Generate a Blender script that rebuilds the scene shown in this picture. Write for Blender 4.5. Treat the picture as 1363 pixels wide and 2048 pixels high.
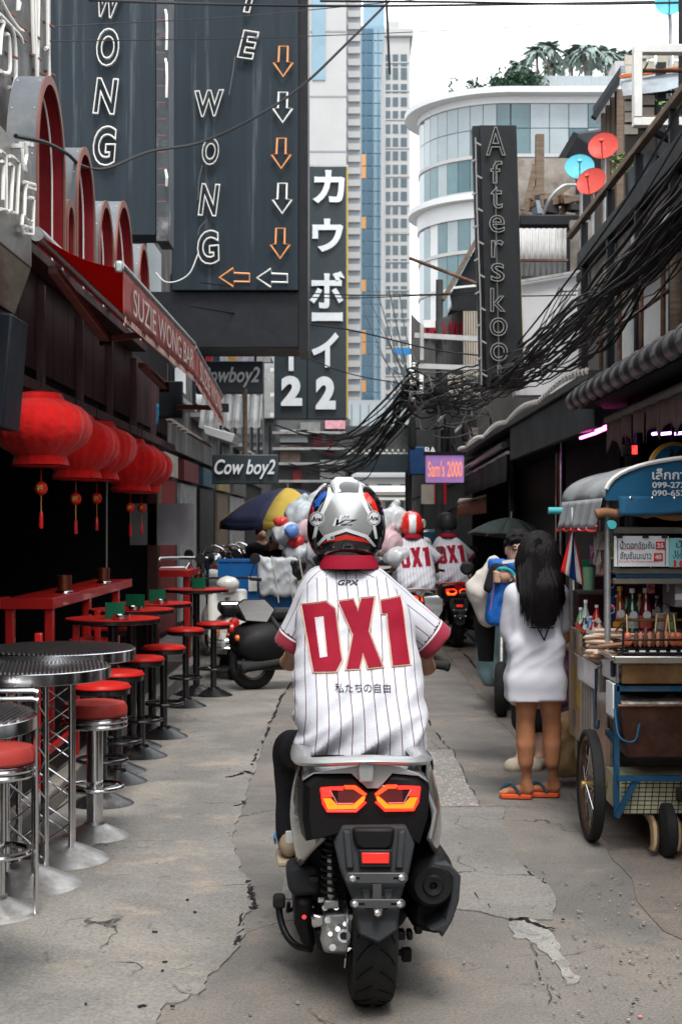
import bpy,bmesh,math,random
import numpy as np
from mathutils import Vector,Matrix,Euler,noise
from mathutils.bvhtree import BVHTree
R=math.radians
SC=bpy.context.scene
COL=SC.collection
for _o in list(bpy.data.objects):bpy.data.objects.remove(_o)
cd=bpy.data.cameras.new('camera');cam=bpy.data.objects.new('camera',cd);COL.objects.link(cam)
cam.location=(0,0,1.6);cam.rotation_euler=(R(90),0,0)
cd.sensor_width=36;cd.sensor_fit='AUTO';cd.lens=50
cd.shift_x=-8.5/2048;cd.shift_y=26/2048
cd.clip_start=0.05;cd.clip_end=1500
cd.dof.use_dof=True;cd.dof.focus_distance=5.2;cd.dof.aperture_fstop=10
SC.camera=cam
SUN_EL,SUN_AZ=60,172          # azimuth measured clockwise from +Y (north)
w=bpy.data.worlds.new('World');SC.world=w;w.use_nodes=True
nt=w.node_tree;nt.nodes.clear()
sky=nt.nodes.new('ShaderNodeTexSky');sky.sky_type='NISHITA';sky.sun_disc=False
sky.sun_elevation=R(SUN_EL);sky.sun_rotation=R(SUN_AZ);sky.dust_density=4;sky.air_density=1.0
hs=nt.nodes.new('ShaderNodeHueSaturation');hs.inputs['Saturation'].default_value=0.25
mx=nt.nodes.new('ShaderNodeMix');mx.data_type='RGBA';mx.inputs[0].default_value=0.75
mx.inputs[7].default_value=(9.6,9.9,10.2,1)      # even cloud cover over the clear sky
bg=nt.nodes.new('ShaderNodeBackground');bg.inputs['Strength'].default_value=0.11
ow=nt.nodes.new('ShaderNodeOutputWorld')
nt.links.new(sky.outputs[0],hs.inputs['Color']);nt.links.new(hs.outputs[0],mx.inputs[6])
nt.links.new(mx.outputs[2],bg.inputs[0]);nt.links.new(bg.outputs[0],ow.inputs[0])
sl=bpy.data.lights.new('sun','SUN');sl.energy=1.1;sl.angle=R(14);sl.color=(1.0,0.96,0.9)
so=bpy.data.objects.new('sun',sl);COL.objects.link(so)
_d=Vector((math.sin(R(SUN_AZ))*math.cos(R(SUN_EL)),math.cos(R(SUN_AZ))*math.cos(R(SUN_EL)),math.sin(R(SUN_EL))))
so.rotation_euler=_d.to_track_quat('Z','Y').to_euler();so.location=(0,0,30)
SC.view_settings.view_transform='Standard';SC.view_settings.look='None'
SC.view_settings.exposure=1.3;SC.view_settings.gamma=1;SC.view_settings.use_curve_mapping=False
F,CX,CY,H=50/36*2048,690.0,1050.0,1.6
def P(px,py,Y):return Vector(((px-CX)/F*Y,Y,H-(py-CY)/F*Y))
def GY(py):return H*F/(py-CY)
def GP(px,py,z=0.0):
 Y=(H-z)*F/(py-CY);return Vector(((px-CX)/F*Y,Y,z))
def S(r,g,b):
 f=lambda c:(c/255/12.92) if c/255 <= .04045 else ((c/255+.055)/1.055)**2.4
 return (f(r),f(g),f(b))
_M={}
def mat(name,col,rough=.5,metal=0.0,var=0.0,scale=6.0,bump=0.0,bscale=60.0,col2=None,c2=.5,c2w=.12,c2s=3.0,
  emit=0.0,alpha=1.0,coat=0.0,trans=0.0,ior=1.45,stretch=None,wave=None,spec=None,sheen=0.0,sss=0.0):
 """principled material:var mottles the colour,col2 is a second pigment (rust,dirt,stain) in noise patches,
 bump is fine relief,wave=(axis,scale,depth) is ribbing/weave relief"""
 if name in _M:return _M[name]
 m=bpy.data.materials.new(name);m.use_nodes=True;n=m.node_tree;N=n.nodes;Lk=n.links
 b=N['Principled BSDF'];b.inputs['Roughness'].default_value=rough;b.inputs['Metallic'].default_value=metal
 b.inputs['Coat Weight'].default_value=coat;b.inputs['Transmission Weight'].default_value=trans
 b.inputs['IOR'].default_value=ior;b.inputs['Alpha'].default_value=alpha
 b.inputs['Specular IOR Level'].default_value=spec if spec is not None else (.5 if coat or rough < .36 else .22);b.inputs['Sheen Weight'].default_value=sheen
 if sss:b.inputs['Subsurface Weight'].default_value=sss;b.inputs['Subsurface Scale'].default_value=.012
 c4=(*col,1)
 tc=N.new('ShaderNodeTexCoord');mp=N.new('ShaderNodeMapping');Lk.new(tc.outputs['Object'],mp.inputs[0])
 if stretch:mp.inputs['Scale'].default_value=stretch
 src=None
 if var or col2:
  r=N.new('ShaderNodeRGB');r.outputs[0].default_value=c4;src=r.outputs[0]
 if col2:
  t=N.new('ShaderNodeTexNoise');t.inputs['Scale'].default_value=c2s;t.inputs['Detail'].default_value=8;t.inputs['Roughness'].default_value=.65
  Lk.new(mp.outputs[0],t.inputs[0])
  mr=N.new('ShaderNodeMapRange');mr.inputs[1].default_value=c2-c2w;mr.inputs[2].default_value=c2+c2w
  Lk.new(t.outputs[0],mr.inputs[0])
  x=N.new('ShaderNodeMix');x.data_type='RGBA';Lk.new(mr.outputs[0],x.inputs[0]);Lk.new(src,x.inputs[6]);x.inputs[7].default_value=(*col2,1)
  src=x.outputs[2]
 if var:
  t=N.new('ShaderNodeTexNoise');t.inputs['Scale'].default_value=scale;t.inputs['Detail'].default_value=9;t.inputs['Roughness'].default_value=.7
  Lk.new(mp.outputs[0],t.inputs[0])
  mr=N.new('ShaderNodeMapRange');mr.inputs[1].default_value=.3;mr.inputs[2].default_value=.7;mr.inputs[3].default_value=1-var;mr.inputs[4].default_value=1+var
  Lk.new(t.outputs[0],mr.inputs[0])
  h=N.new('ShaderNodeHueSaturation');Lk.new(src,h.inputs['Color']);Lk.new(mr.outputs[0],h.inputs['Value']);src=h.outputs[0]
  rr=N.new('ShaderNodeMapRange');rr.inputs[3].default_value=min(1,rough*1.25);rr.inputs[4].default_value=rough*.8
  Lk.new(t.outputs[0],rr.inputs[0]);Lk.new(rr.outputs[0],b.inputs['Roughness'])
 if src:Lk.new(src,b.inputs['Base Color'])
 else:b.inputs['Base Color'].default_value=c4
 if emit:
  b.inputs['Emission Strength'].default_value=emit;b.inputs['Emission Color'].default_value=c4
 bsrc=None
 if bump:
  t=N.new('ShaderNodeTexNoise');t.inputs['Scale'].default_value=bscale;t.inputs['Detail'].default_value=6
  Lk.new(mp.outputs[0],t.inputs[0])
  bp=N.new('ShaderNodeBump');bp.inputs['Strength'].default_value=bump;bp.inputs['Distance'].default_value=.01
  Lk.new(t.outputs[0],bp.inputs['Height']);bsrc=bp
  Lk.new(bp.outputs[0],b.inputs['Normal'])
 if wave:
  t=N.new('ShaderNodeTexWave');t.bands_direction=wave[0];t.inputs['Scale'].default_value=wave[1];t.inputs['Distortion'].default_value=.3
  Lk.new(tc.outputs['Object'],t.inputs[0])
  bp=N.new('ShaderNodeBump');bp.inputs['Strength'].default_value=wave[2];bp.inputs['Distance'].default_value=.01
  Lk.new(t.outputs[0],bp.inputs['Height'])
  if bsrc:Lk.new(bsrc.outputs[0],bp.inputs['Normal'])
  Lk.new(bp.outputs[0],b.inputs['Normal'])
 _M[name]=m;return m
chrome=mat('chrome',(.62,.62,.63),.16,1.0,var=.12,scale=14)
steel=mat('brushed_steel',(.42,.42,.41),.34,1.0,var=.2,scale=9,bump=.05)
galv=mat('galvanised',(.38,.39,.39),.5,.7,var=.25,scale=5,col2=(.16,.1,.06),c2=.66)
rust=mat('rusty_steel',(.1,.055,.035),.75,.3,var=.35,col2=(.22,.13,.09),c2=.55)
blackm=mat('black_metal',(.012,.012,.014),.38,.0,var=.3)
blackp=mat('black_plastic',(.014,.014,.016),.5,0,var=.2,bump=.1,bscale=300)
greyp=mat('charcoal_plastic',(.035,.037,.04),.5,0,var=.2,bump=.15,bscale=400)
rubber=mat('rubber',(.018,.018,.018),.78,0,var=.3,bump=.2,bscale=120)
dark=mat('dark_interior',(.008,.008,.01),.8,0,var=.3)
cablem=mat('cable_rubber',(.012,.012,.013),.55)
cableg=mat('grey_cable',(.09,.09,.09),.6)
whitep=mat('white_paint',(.72,.72,.7),.5,0,var=.12)
redp=mat('red_paint',(.52,.012,.01),.32,0,var=.12,coat=.3)
redlac=mat('red_vinyl',(.52,.018,.014),.36,0,var=.12,bump=.08,bscale=40)
wood=mat('weathered_wood',(.16,.12,.09),.8,0,var=.4,stretch=(1,1,8),bump=.3,bscale=30)
skin=mat('skin',(.42,.22,.14),.5,0,var=.1,sss=.15)
hairm=mat('black_hair',(.006,.005,.005),.5,0,var=.4,scale=40,stretch=(6,6,.6),bump=.5,bscale=60)
white_neon=mat('unlit_white_tube',(.74,.72,.68),.35,0,var=.1)
orange_neon=mat('unlit_orange_tube',(.75,.3,.1),.35,0,var=.1)
glass=mat('clear_glass',(.9,.95,.95),.04,0,trans=.9)
def T(o,label=None,cat=None,group=None,kind=None):
 if label:o['label']=label
 if cat:o['category']=cat
 if group:o['group']=group
 if kind:o['kind']=kind
 return o
def thing(name,label,cat,loc=(0,0,0),rz=0.0,group=None):
 o=bpy.data.objects.new(name,None);COL.objects.link(o);o.location=loc;o.rotation_euler=(0,0,rz)
 o.empty_display_size=.05
 return T(o,label,cat,group)
def link(name,me,m,parent=None,loc=None):
 o=bpy.data.objects.new(name,me);COL.objects.link(o)
 if m is not None and not me.materials:me.materials.append(m)
 if parent is not None:o.parent=parent
 if loc is not None:o.location=loc
 return o
def copy_tree(o,parent=None):
 c=o.copy();COL.objects.link(c);c.parent=parent
 for ch in [x for x in o.children]:copy_tree(ch,c)
 return c
def dup(o,loc,rz=0.0,label=None,scale=None):
 c=copy_tree(o);c.location=loc;c.rotation_euler=(0,0,rz)
 if scale:c.scale=(scale,)*3
 if label:c['label']=label
 return c
def frame(d):
 d=Vector(d).normalized();a=Vector((0,0,1)) if abs(d.z) < .95 else Vector((0,1,0))
 u=a.cross(d).normalized();return u,d.cross(u)
class MB:
 def __init__(s):s.v=[];s.f=[]
 def add(s,v,f):
  k=len(s.v);s.v += [Vector(x) for x in v];s.f += [tuple(i+k for i in q) for q in f];return s
 def box(s,c,d,rot=None):
  x,y,z=[q/2 for q in d];M=rot if isinstance(rot,Matrix) else (Euler(rot).to_matrix() if rot else Matrix.Identity(3))
  vs=[M @ Vector((a*x,b*y,e*z)) + Vector(c) for a in (-1,1) for b in (-1,1) for e in (-1,1)]
  return s.add(vs,[(0,1,3,2),(4,6,7,5),(0,4,5,1),(2,3,7,6),(0,2,6,4),(1,5,7,3)])
 def b2(s,lo,hi):
  return s.box([(a+b)/2 for a,b in zip(lo,hi)],[abs(b-a) for a,b in zip(lo,hi)])
 def bar(s,a,b,wd,ht):
  a,b=Vector(a),Vector(b);u,v=frame(b-a);q=[(-1,-1),(1,-1),(1,1),(-1,1)]
  vs=[p+u*(i*wd/2)+v*(j*ht/2) for p in (a,b) for i,j in q]
  return s.add(vs,[(3,2,1,0),(4,5,6,7)]+[(i,(i+1) % 4,(i+1) % 4+4,i+4) for i in range(4)])
 def cyl(s,a,b,r,r2=None,n=14):
  return s.loft([(Vector(a),r),(Vector(b),r if r2 is None else r2)],n)
 def loft(s,secs,n=12,up=None):
  a=secs[0][0];b=secs[-1][0];u,v=frame(b-a);vs=[]
  for p,r in secs:
   for i in range(n):
    t=2*math.pi*i/n;vs.append(p+u*(math.cos(t)*r)+v*(math.sin(t)*r))
  fs=[(j*n+i,j*n+(i+1) % n,(j+1)*n+(i+1) % n,(j+1)*n+i) for j in range(len(secs)-1) for i in range(n)]
  fs += [tuple(range(n-1,-1,-1)),tuple((len(secs)-1)*n+i for i in range(n))]
  return s.add(vs,fs)
 def tube(s,pts,r,n=8,closed=False):
  pts=[Vector(p) for p in pts];m=len(pts);vs=[];pu=None
  for i in range(m):
   d=(pts[(i+1) % m]-pts[i-1]) if closed else (pts[min(i+1,m-1)]-pts[max(i-1,0)])
   if d.length < 1e-9:d=Vector((0,0,1))
   d.normalize()
   if pu is None:u,v=frame(d)
   else:
    u=pu-d*pu.dot(d)
    if u.length < 1e-6:u,v=frame(d)
    u.normalize();v=d.cross(u)
   pu=u;rr=r[i] if isinstance(r,(list,tuple)) else r
   for k in range(n):
    t=2*math.pi*k/n;vs.append(pts[i]+u*(math.cos(t)*rr)+v*(math.sin(t)*rr))
  fs=[(j*n+k,j*n+(k+1) % n,((j+1) % m)*n+(k+1) % n,((j+1) % m)*n+k) for j in range(m if closed else m-1) for k in range(n)]
  if not closed:fs += [tuple(range(n-1,-1,-1)),tuple((m-1)*n+k for k in range(n))]
  return s.add(vs,fs)
 def lathe(s,prof,c=(0,0,0),n=24,axis='Z',close=False):
  vs=[];c=Vector(c)
  for r,z in prof:
   for i in range(n):
    t=2*math.pi*i/n;a,b=r*math.cos(t),r*math.sin(t)
    q=(a,b,z) if axis == 'Z' else ((z,a,b) if axis == 'X' else (b,z,a));vs.append(c+Vector(q))
  m=len(prof)
  fs=[(j*n+i,j*n+(i+1) % n,((j+1) % m)*n+(i+1) % n,((j+1) % m)*n+i) for j in range(m if close else m-1) for i in range(n)]
  if not close:fs += [tuple(range(n-1,-1,-1)),tuple((m-1)*n+i for i in range(n))]
  return s.add(vs,fs)
 def torus(s,c,Rr,r,n=24,k=8,axis='Z'):
  return s.lathe([(Rr+r*math.cos(2*math.pi*i/k),r*math.sin(2*math.pi*i/k)) for i in range(k)],c,n,axis,True)
 def prism(s,poly,a,b,axis='Y'):
  """polygon in the other two axes, extruded from a to b along axis"""
  f={'X':lambda p,t:(t,p[0],p[1]),'Y':lambda p,t:(p[0],t,p[1]),'Z':lambda p,t:(p[0],p[1],t)}[axis]
  n=len(poly);vs=[f(p,a) for p in poly]+[f(p,b) for p in poly]
  return s.add(vs,[tuple(range(n-1,-1,-1)),tuple(range(n,2*n))]+[(i,(i+1) % n,(i+1) % n+n,i+n) for i in range(n)])
 def slab(s,pts,off):
  """flat polygon of 3-D points with thickness vector off"""
  n=len(pts);o=Vector(off);vs=[Vector(p) for p in pts];vs += [p+o for p in vs]
  return s.add(vs,[tuple(range(n-1,-1,-1)),tuple(range(n,2*n))]+[(i,(i+1) % n,(i+1) % n+n,i+n) for i in range(n)])
 def rings(s,rs,caps=True,closed=True):
  n=len(rs[0]);k=len(s.v);vs=[p for r_ in rs for p in r_];fs=[]
  for j in range(len(rs)-1):
   for i in range(n if closed else n-1):
    fs.append((j*n+i,j*n+(i+1) % n,(j+1)*n+(i+1) % n,(j+1)*n+i))
  if caps and closed:fs += [tuple(range(n-1,-1,-1)),tuple((len(rs)-1)*n+i for i in range(n))]
  return s.add(vs,fs)
 def grid(s,fn,nu,nv):
  vs=[fn(i/nu,j/nv) for j in range(nv+1) for i in range(nu+1)];q=nu+1
  return s.add(vs,[(j*q+i,j*q+i+1,(j+1)*q+i+1,(j+1)*q+i) for j in range(nv) for i in range(nu)])
 def xf(s,M):s.v=[M @ p for p in s.v];return s
 def bw(s,*a,**k):return s.build(*a,world=True,**k)
 def build(s,name,m,parent=None,smooth=True,bevel=0.0,world=False,seg=2,ang=38,solid=0.0,sub=0):
  vs=s.v;loc=None
  if parent is None:
   lo=[min(p[i] for p in vs) for i in range(3)];hi=[max(p[i] for p in vs) for i in range(3)]
   loc=Vector(((lo[0]+hi[0])/2,(lo[1]+hi[1])/2,lo[2]));vs=[p-loc for p in vs]
  elif world:
   W=Matrix.LocRotScale(parent.location,parent.rotation_euler,None).inverted();vs=[W @ p for p in vs]
  me=bpy.data.meshes.new(name);me.from_pydata([tuple(p) for p in vs],[],s.f)
  bm=bmesh.new();bm.from_mesh(me);bmesh.ops.recalc_face_normals(bm,faces=bm.faces);bm.to_mesh(me);bm.free()
  if smooth:
   me.shade_smooth()
   if not sub:me.set_sharp_from_angle(angle=R(ang))
  o=link(name,me,m,parent,loc)
  if sub:
   d=o.modifiers.new('sub','SUBSURF');d.levels=sub;d.render_levels=sub
  if solid:
   d=o.modifiers.new('solid','SOLIDIFY');d.thickness=solid;d.offset=0
  if bevel:
   d=o.modifiers.new('bevel','BEVEL');d.width=bevel;d.segments=seg;d.limit_method='ANGLE';d.angle_limit=R(40)
   d.harden_normals=False
  return o
_TX={}
def text_geo(t,size=1.0,off=0.0,ext=0.0,bev=0.0,fill='BOTH',shear=0.0,sp=1.0):
 """flat or tube-outlined letters as (verts, faces); centred in x, baseline at 0"""
 key=(t,size,off,ext,bev,fill,shear,sp)
 if key in _TX:return _TX[key]
 c=bpy.data.curves.new('txt','FONT');c.body=t;c.size=size;c.offset=off;c.extrude=ext;c.bevel_depth=bev
 c.fill_mode=fill;c.shear=shear;c.align_x='CENTER';c.resolution_u=4;c.bevel_resolution=1;c.space_character=sp
 o=bpy.data.objects.new('txt',c);COL.objects.link(o)
 dg=bpy.context.evaluated_depsgraph_get();me=o.evaluated_get(dg).to_mesh()
 v=[Vector(x.co) for x in me.vertices];f=[tuple(p.vertices) for p in me.polygons]
 o.evaluated_get(dg).to_mesh_clear();bpy.data.objects.remove(o);bpy.data.curves.remove(c)
 _TX[key]=(v,f);return v,f
def fit_text(t,wd,ht,**k):
 """text stretched to a box wd x ht centred on the origin of the XZ plane, facing -Y"""
 v,f=text_geo(t,**k)
 x0=min(p.x for p in v);x1=max(p.x for p in v);y0=min(p.y for p in v);y1=max(p.y for p in v)
 sx=wd/(x1-x0) if wd else ht/(y1-y0);sy=ht/(y1-y0) if ht else sx
 if not wd:sx=sy
 return [Vector(((p.x-(x0+x1)/2)*sx,-p.z,(p.y-(y0+y1)/2)*sy)) for p in v],f
def put_text(name,t,c,wd,ht,m,parent,rot=None,world=False,**k):
 v,f=fit_text(t,wd,ht,**k);M=Matrix.Translation(Vector(c)) @ (Euler(rot).to_matrix().to_4x4() if rot else Matrix.Identity(4))
 b=MB().add([M @ p for p in v],f);return b.build(name,m,parent,smooth=False,world=world)
def C(a,b,ra,rb=None,k=.03):return ('c',Vector(a),Vector(b),ra,ra if rb is None else rb,k)
def E(c,r,k=.03,rot=None):return ('e',Vector(c),Vector(r),rot,k)
def B(c,h,rnd=.01,k=.02,rot=None):return ('b',Vector(c),Vector(h),rnd,rot,k)
def chain(pts,rs,k=.03):return [C(pts[i],pts[i+1],rs[i],rs[i+1],k) for i in range(len(pts)-1)]
def soft(prims,vox=.01,cut=(),smooth=1):
 lo=np.full(3,1e9);hi=np.full(3,-1e9);bb=[]
 for p in prims:
  if p[0] == 'c':
   r=max(p[3],p[4]);l=np.minimum(p[1],p[2])-r;h=np.maximum(p[1],p[2])+r
  elif p[0] == 'e':
   r=max(p[2]) if p[3] else np.array(p[2]);l=np.array(p[1])-r;h=np.array(p[1])+r
  else:
   r=p[2].length+p[3] if p[4] else np.array(p[2])+p[3];l=np.array(p[1])-r;h=np.array(p[1])+r
  bb.append((l,h));lo=np.minimum(lo,l);hi=np.maximum(hi,h)
 lo -= 3*vox;hi += 3*vox;n=np.ceil((hi-lo)/vox).astype(int)+1
 D=np.full(n,1.0,dtype=np.float32);ax=[lo[i]+vox*np.arange(n[i]) for i in range(3)]
 def ev(p,X,Y,Z):
  if p[0] == 'c':
   a,b=p[1],p[2];d=b-a;L2=max(d.length_squared,1e-12)
   t=np.clip(((X-a.x)*d.x+(Y-a.y)*d.y+(Z-a.z)*d.z)/L2,0,1)
   return np.sqrt((X-a.x-t*d.x)**2+(Y-a.y-t*d.y)**2+(Z-a.z-t*d.z)**2)-(p[3]+(p[4]-p[3])*t)
  q=[X-p[1].x,Y-p[1].y,Z-p[1].z];rot=p[3] if p[0] == 'e' else p[4]
  if rot:
   M=Euler(rot).to_matrix().transposed();q=[M[i][0]*q[0]+M[i][1]*q[1]+M[i][2]*q[2] for i in range(3)]
  if p[0] == 'e':
   r=p[2];k0=np.sqrt((q[0]/r.x)**2+(q[1]/r.y)**2+(q[2]/r.z)**2)
   k1=np.sqrt((q[0]/r.x**2)**2+(q[1]/r.y**2)**2+(q[2]/r.z**2)**2)+1e-9
   return k0*(k0-1)/k1
  h=p[2];g=[np.abs(q[i])-h[i] for i in range(3)]
  return np.sqrt(sum(np.maximum(x,0)**2 for x in g))+np.minimum(np.maximum(np.maximum(g[0],g[1]),g[2]),0)-p[3]
 def span(l,h,mg):
  i0=np.clip(((l-mg-lo)/vox).astype(int),0,n-1);i1=np.clip(np.ceil((h+mg-lo)/vox).astype(int)+1,1,n);return i0,i1
 for p,(l,h) in zip(prims,bb):
  k=max(p[-1],1e-4);i0,i1=span(l,h,k+3*vox);sl_=tuple(slice(a,b) for a,b in zip(i0,i1))
  X,Y,Z=np.meshgrid(*[ax[i][i0[i]:i1[i]] for i in range(3)],indexing='ij',sparse=True)
  d=ev(p,X,Y,Z);o=D[sl_];hh=np.maximum(k-np.abs(o-d),0)/k
  D[sl_]=np.minimum(o,d)-hh*hh*k*.25
 if cut:
  X,Y,Z=np.meshgrid(*ax,indexing='ij',sparse=True)
  for p in cut:
   if p[0] == 'plane':d=(X-p[1][0])*p[2][0]+(Y-p[1][1])*p[2][1]+(Z-p[1][2])*p[2][2];D=np.maximum(D,d).astype(np.float32)
   else:D=np.maximum(D,-ev(p,X,Y,Z)).astype(np.float32)
 s=D < 0;nx,ny,nz=D.shape;cn={}
 for i in (0,1):
  for j in (0,1):
   for k in (0,1):cn[i,j,k]=(slice(i,nx-1+i),slice(j,ny-1+j),slice(k,nz-1+k))
 ct=sum(s[q].astype(np.int8) for q in cn.values());act=(ct > 0) & (ct < 8)
 ids=np.full(act.shape,-1,dtype=np.int64);m=int(act.sum());ids[act]=np.arange(m)
 pos=np.zeros((m,3));cnt=np.zeros(m);vals={q:D[cn[q]][act] for q in cn}
 for q in cn:
  for a in range(3):
   if q[a] == 0:
    r=list(q);r[a]=1;r=tuple(r);da,db=vals[q],vals[r];x=(da < 0) != (db < 0)
    t=np.where(x,da/np.where(x,da-db,1),0);v=np.tile(np.array(q,float),(m,1));v[:,a] += t
    pos += v*x[:,None];cnt += x
 V=(pos/cnt[:,None]+np.argwhere(act))*vox+lo;Q=[]
 for a in range(3):
  b,c=(a+1) % 3,(a+2) % 3;u=[slice(None)]*3;u2=[slice(None)]*3
  u[a]=slice(0,-1);u2[a]=slice(1,None);u[b]=u[c]=u2[b]=u2[c]=slice(1,-1)
  A,Bq=s[tuple(u)],s[tuple(u2)];e=np.argwhere(A != Bq)
  if len(e) == 0:continue
  e[:,b] += 1;e[:,c] += 1;sg=A[tuple((e-np.array([int(i != a) for i in range(3)])).T)]
  def cell(ob,oc):
   g=e.copy();g[:,b] -= ob;g[:,c] -= oc;return ids[tuple(g.T)]
  q=np.stack([cell(1,1),cell(0,1),cell(0,0),cell(1,0)],1);q[~sg]=q[~sg][:,::-1];Q.append(q)
 Q=np.concatenate(Q)
 for _ in range(smooth):
  acc=np.zeros_like(V);c2=np.zeros(len(V))
  for i in range(4):
   np.add.at(acc,Q[:,i],V[Q[:,(i+1) % 4]]+V[Q[:,(i+3) % 4]]);np.add.at(c2,Q[:,i],2)
  V=V*.4+.6*acc/np.maximum(c2,1)[:,None]
 return V,Q
def soft_obj(name,prims,m,parent=None,vox=.01,cut=(),smooth=1,disp=None,attr=None,world=False):
 V,Q=soft(prims,vox,cut,smooth)
 me=bpy.data.meshes.new(name);
 def mk(V):
  me.clear_geometry();me.from_pydata(V.tolist(),[],Q.tolist());me.shade_smooth()
 if disp:
  mk(V);Nn=np.zeros(len(V)*3);me.vertices.foreach_get('normal',Nn);V=disp(V,Nn.reshape(-1,3))
 at=attr(V) if attr else None
 loc=None
 if parent is None:
  loc=Vector(((V[:,0].min()+V[:,0].max())/2,(V[:,1].min()+V[:,1].max())/2,V[:,2].min()));V=V-np.array(loc)
 elif world:
  W=np.array(Matrix.LocRotScale(parent.location,parent.rotation_euler,None).inverted());V=V@W[:3,:3].T+W[:3,3]
 mk(V)
 if at is not None:
  for kname,arr in at.items():
   a=me.attributes.new(kname,'FLOAT','POINT');a.data.foreach_set('value',np.asarray(arr,dtype=np.float32))
 return link(name,me,m,parent,loc)
def fnoise(V,sc,seed=0.0):
 return np.array([noise.noise(Vector((p[0]*sc[0]+seed,p[1]*sc[1]+seed*.7,p[2]*sc[2]-seed))) for p in V])
def bvh_of(objs):
 vs=[];fs=[]
 for o in objs:
  k=len(vs);vs += [v.co.copy() for v in o.data.vertices];fs += [tuple(i+k for i in p.vertices) for p in o.data.polygons]
 return BVHTree.FromPolygons(vs,fs)
def wrap(name,geo,bvh,m,parent,cell=.02,lift=.003,d=(0,1,0),back=1.0):
 """lay flat geometry (print, decal) on a curved surface: cut it to small faces and cast it along d"""
 v,f=geo;bm=bmesh.new();vs=[bm.verts.new(p) for p in v]
 for q in f:
  try:bm.faces.new([vs[i] for i in q])
  except ValueError:pass
 bmesh.ops.remove_doubles(bm,verts=bm.verts,dist=1e-5)
 for ax in (0,2):
  lo=min(p[ax] for p in v);hi=max(p[ax] for p in v);k=int((hi-lo)/cell)+1
  for i in range(1,k):
   no=[0,0,0];no[ax]=1;co=[0,0,0];co[ax]=lo+(hi-lo)*i/k
   bmesh.ops.bisect_plane(bm,geom=bm.verts[:]+bm.edges[:]+bm.faces[:],plane_co=co,plane_no=no,dist=1e-6)
 dv=Vector(d).normalized();bad=[]
 for q in bm.verts:
  h=bvh.ray_cast(q.co-dv*back,dv)
  if h[0] is None:bad.append(q)
  else:q.co=h[0]-dv*lift
 bmesh.ops.delete(bm,geom=bad,context='VERTS')
 me=bpy.data.meshes.new(name);bm.to_mesh(me);bm.free();me.shade_smooth()
 return link(name,me,m,parent)
def poly_geo(pts,y=0.0):return ([Vector((p[0],y,p[1])) for p in pts],[tuple(range(len(pts)))])
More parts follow.
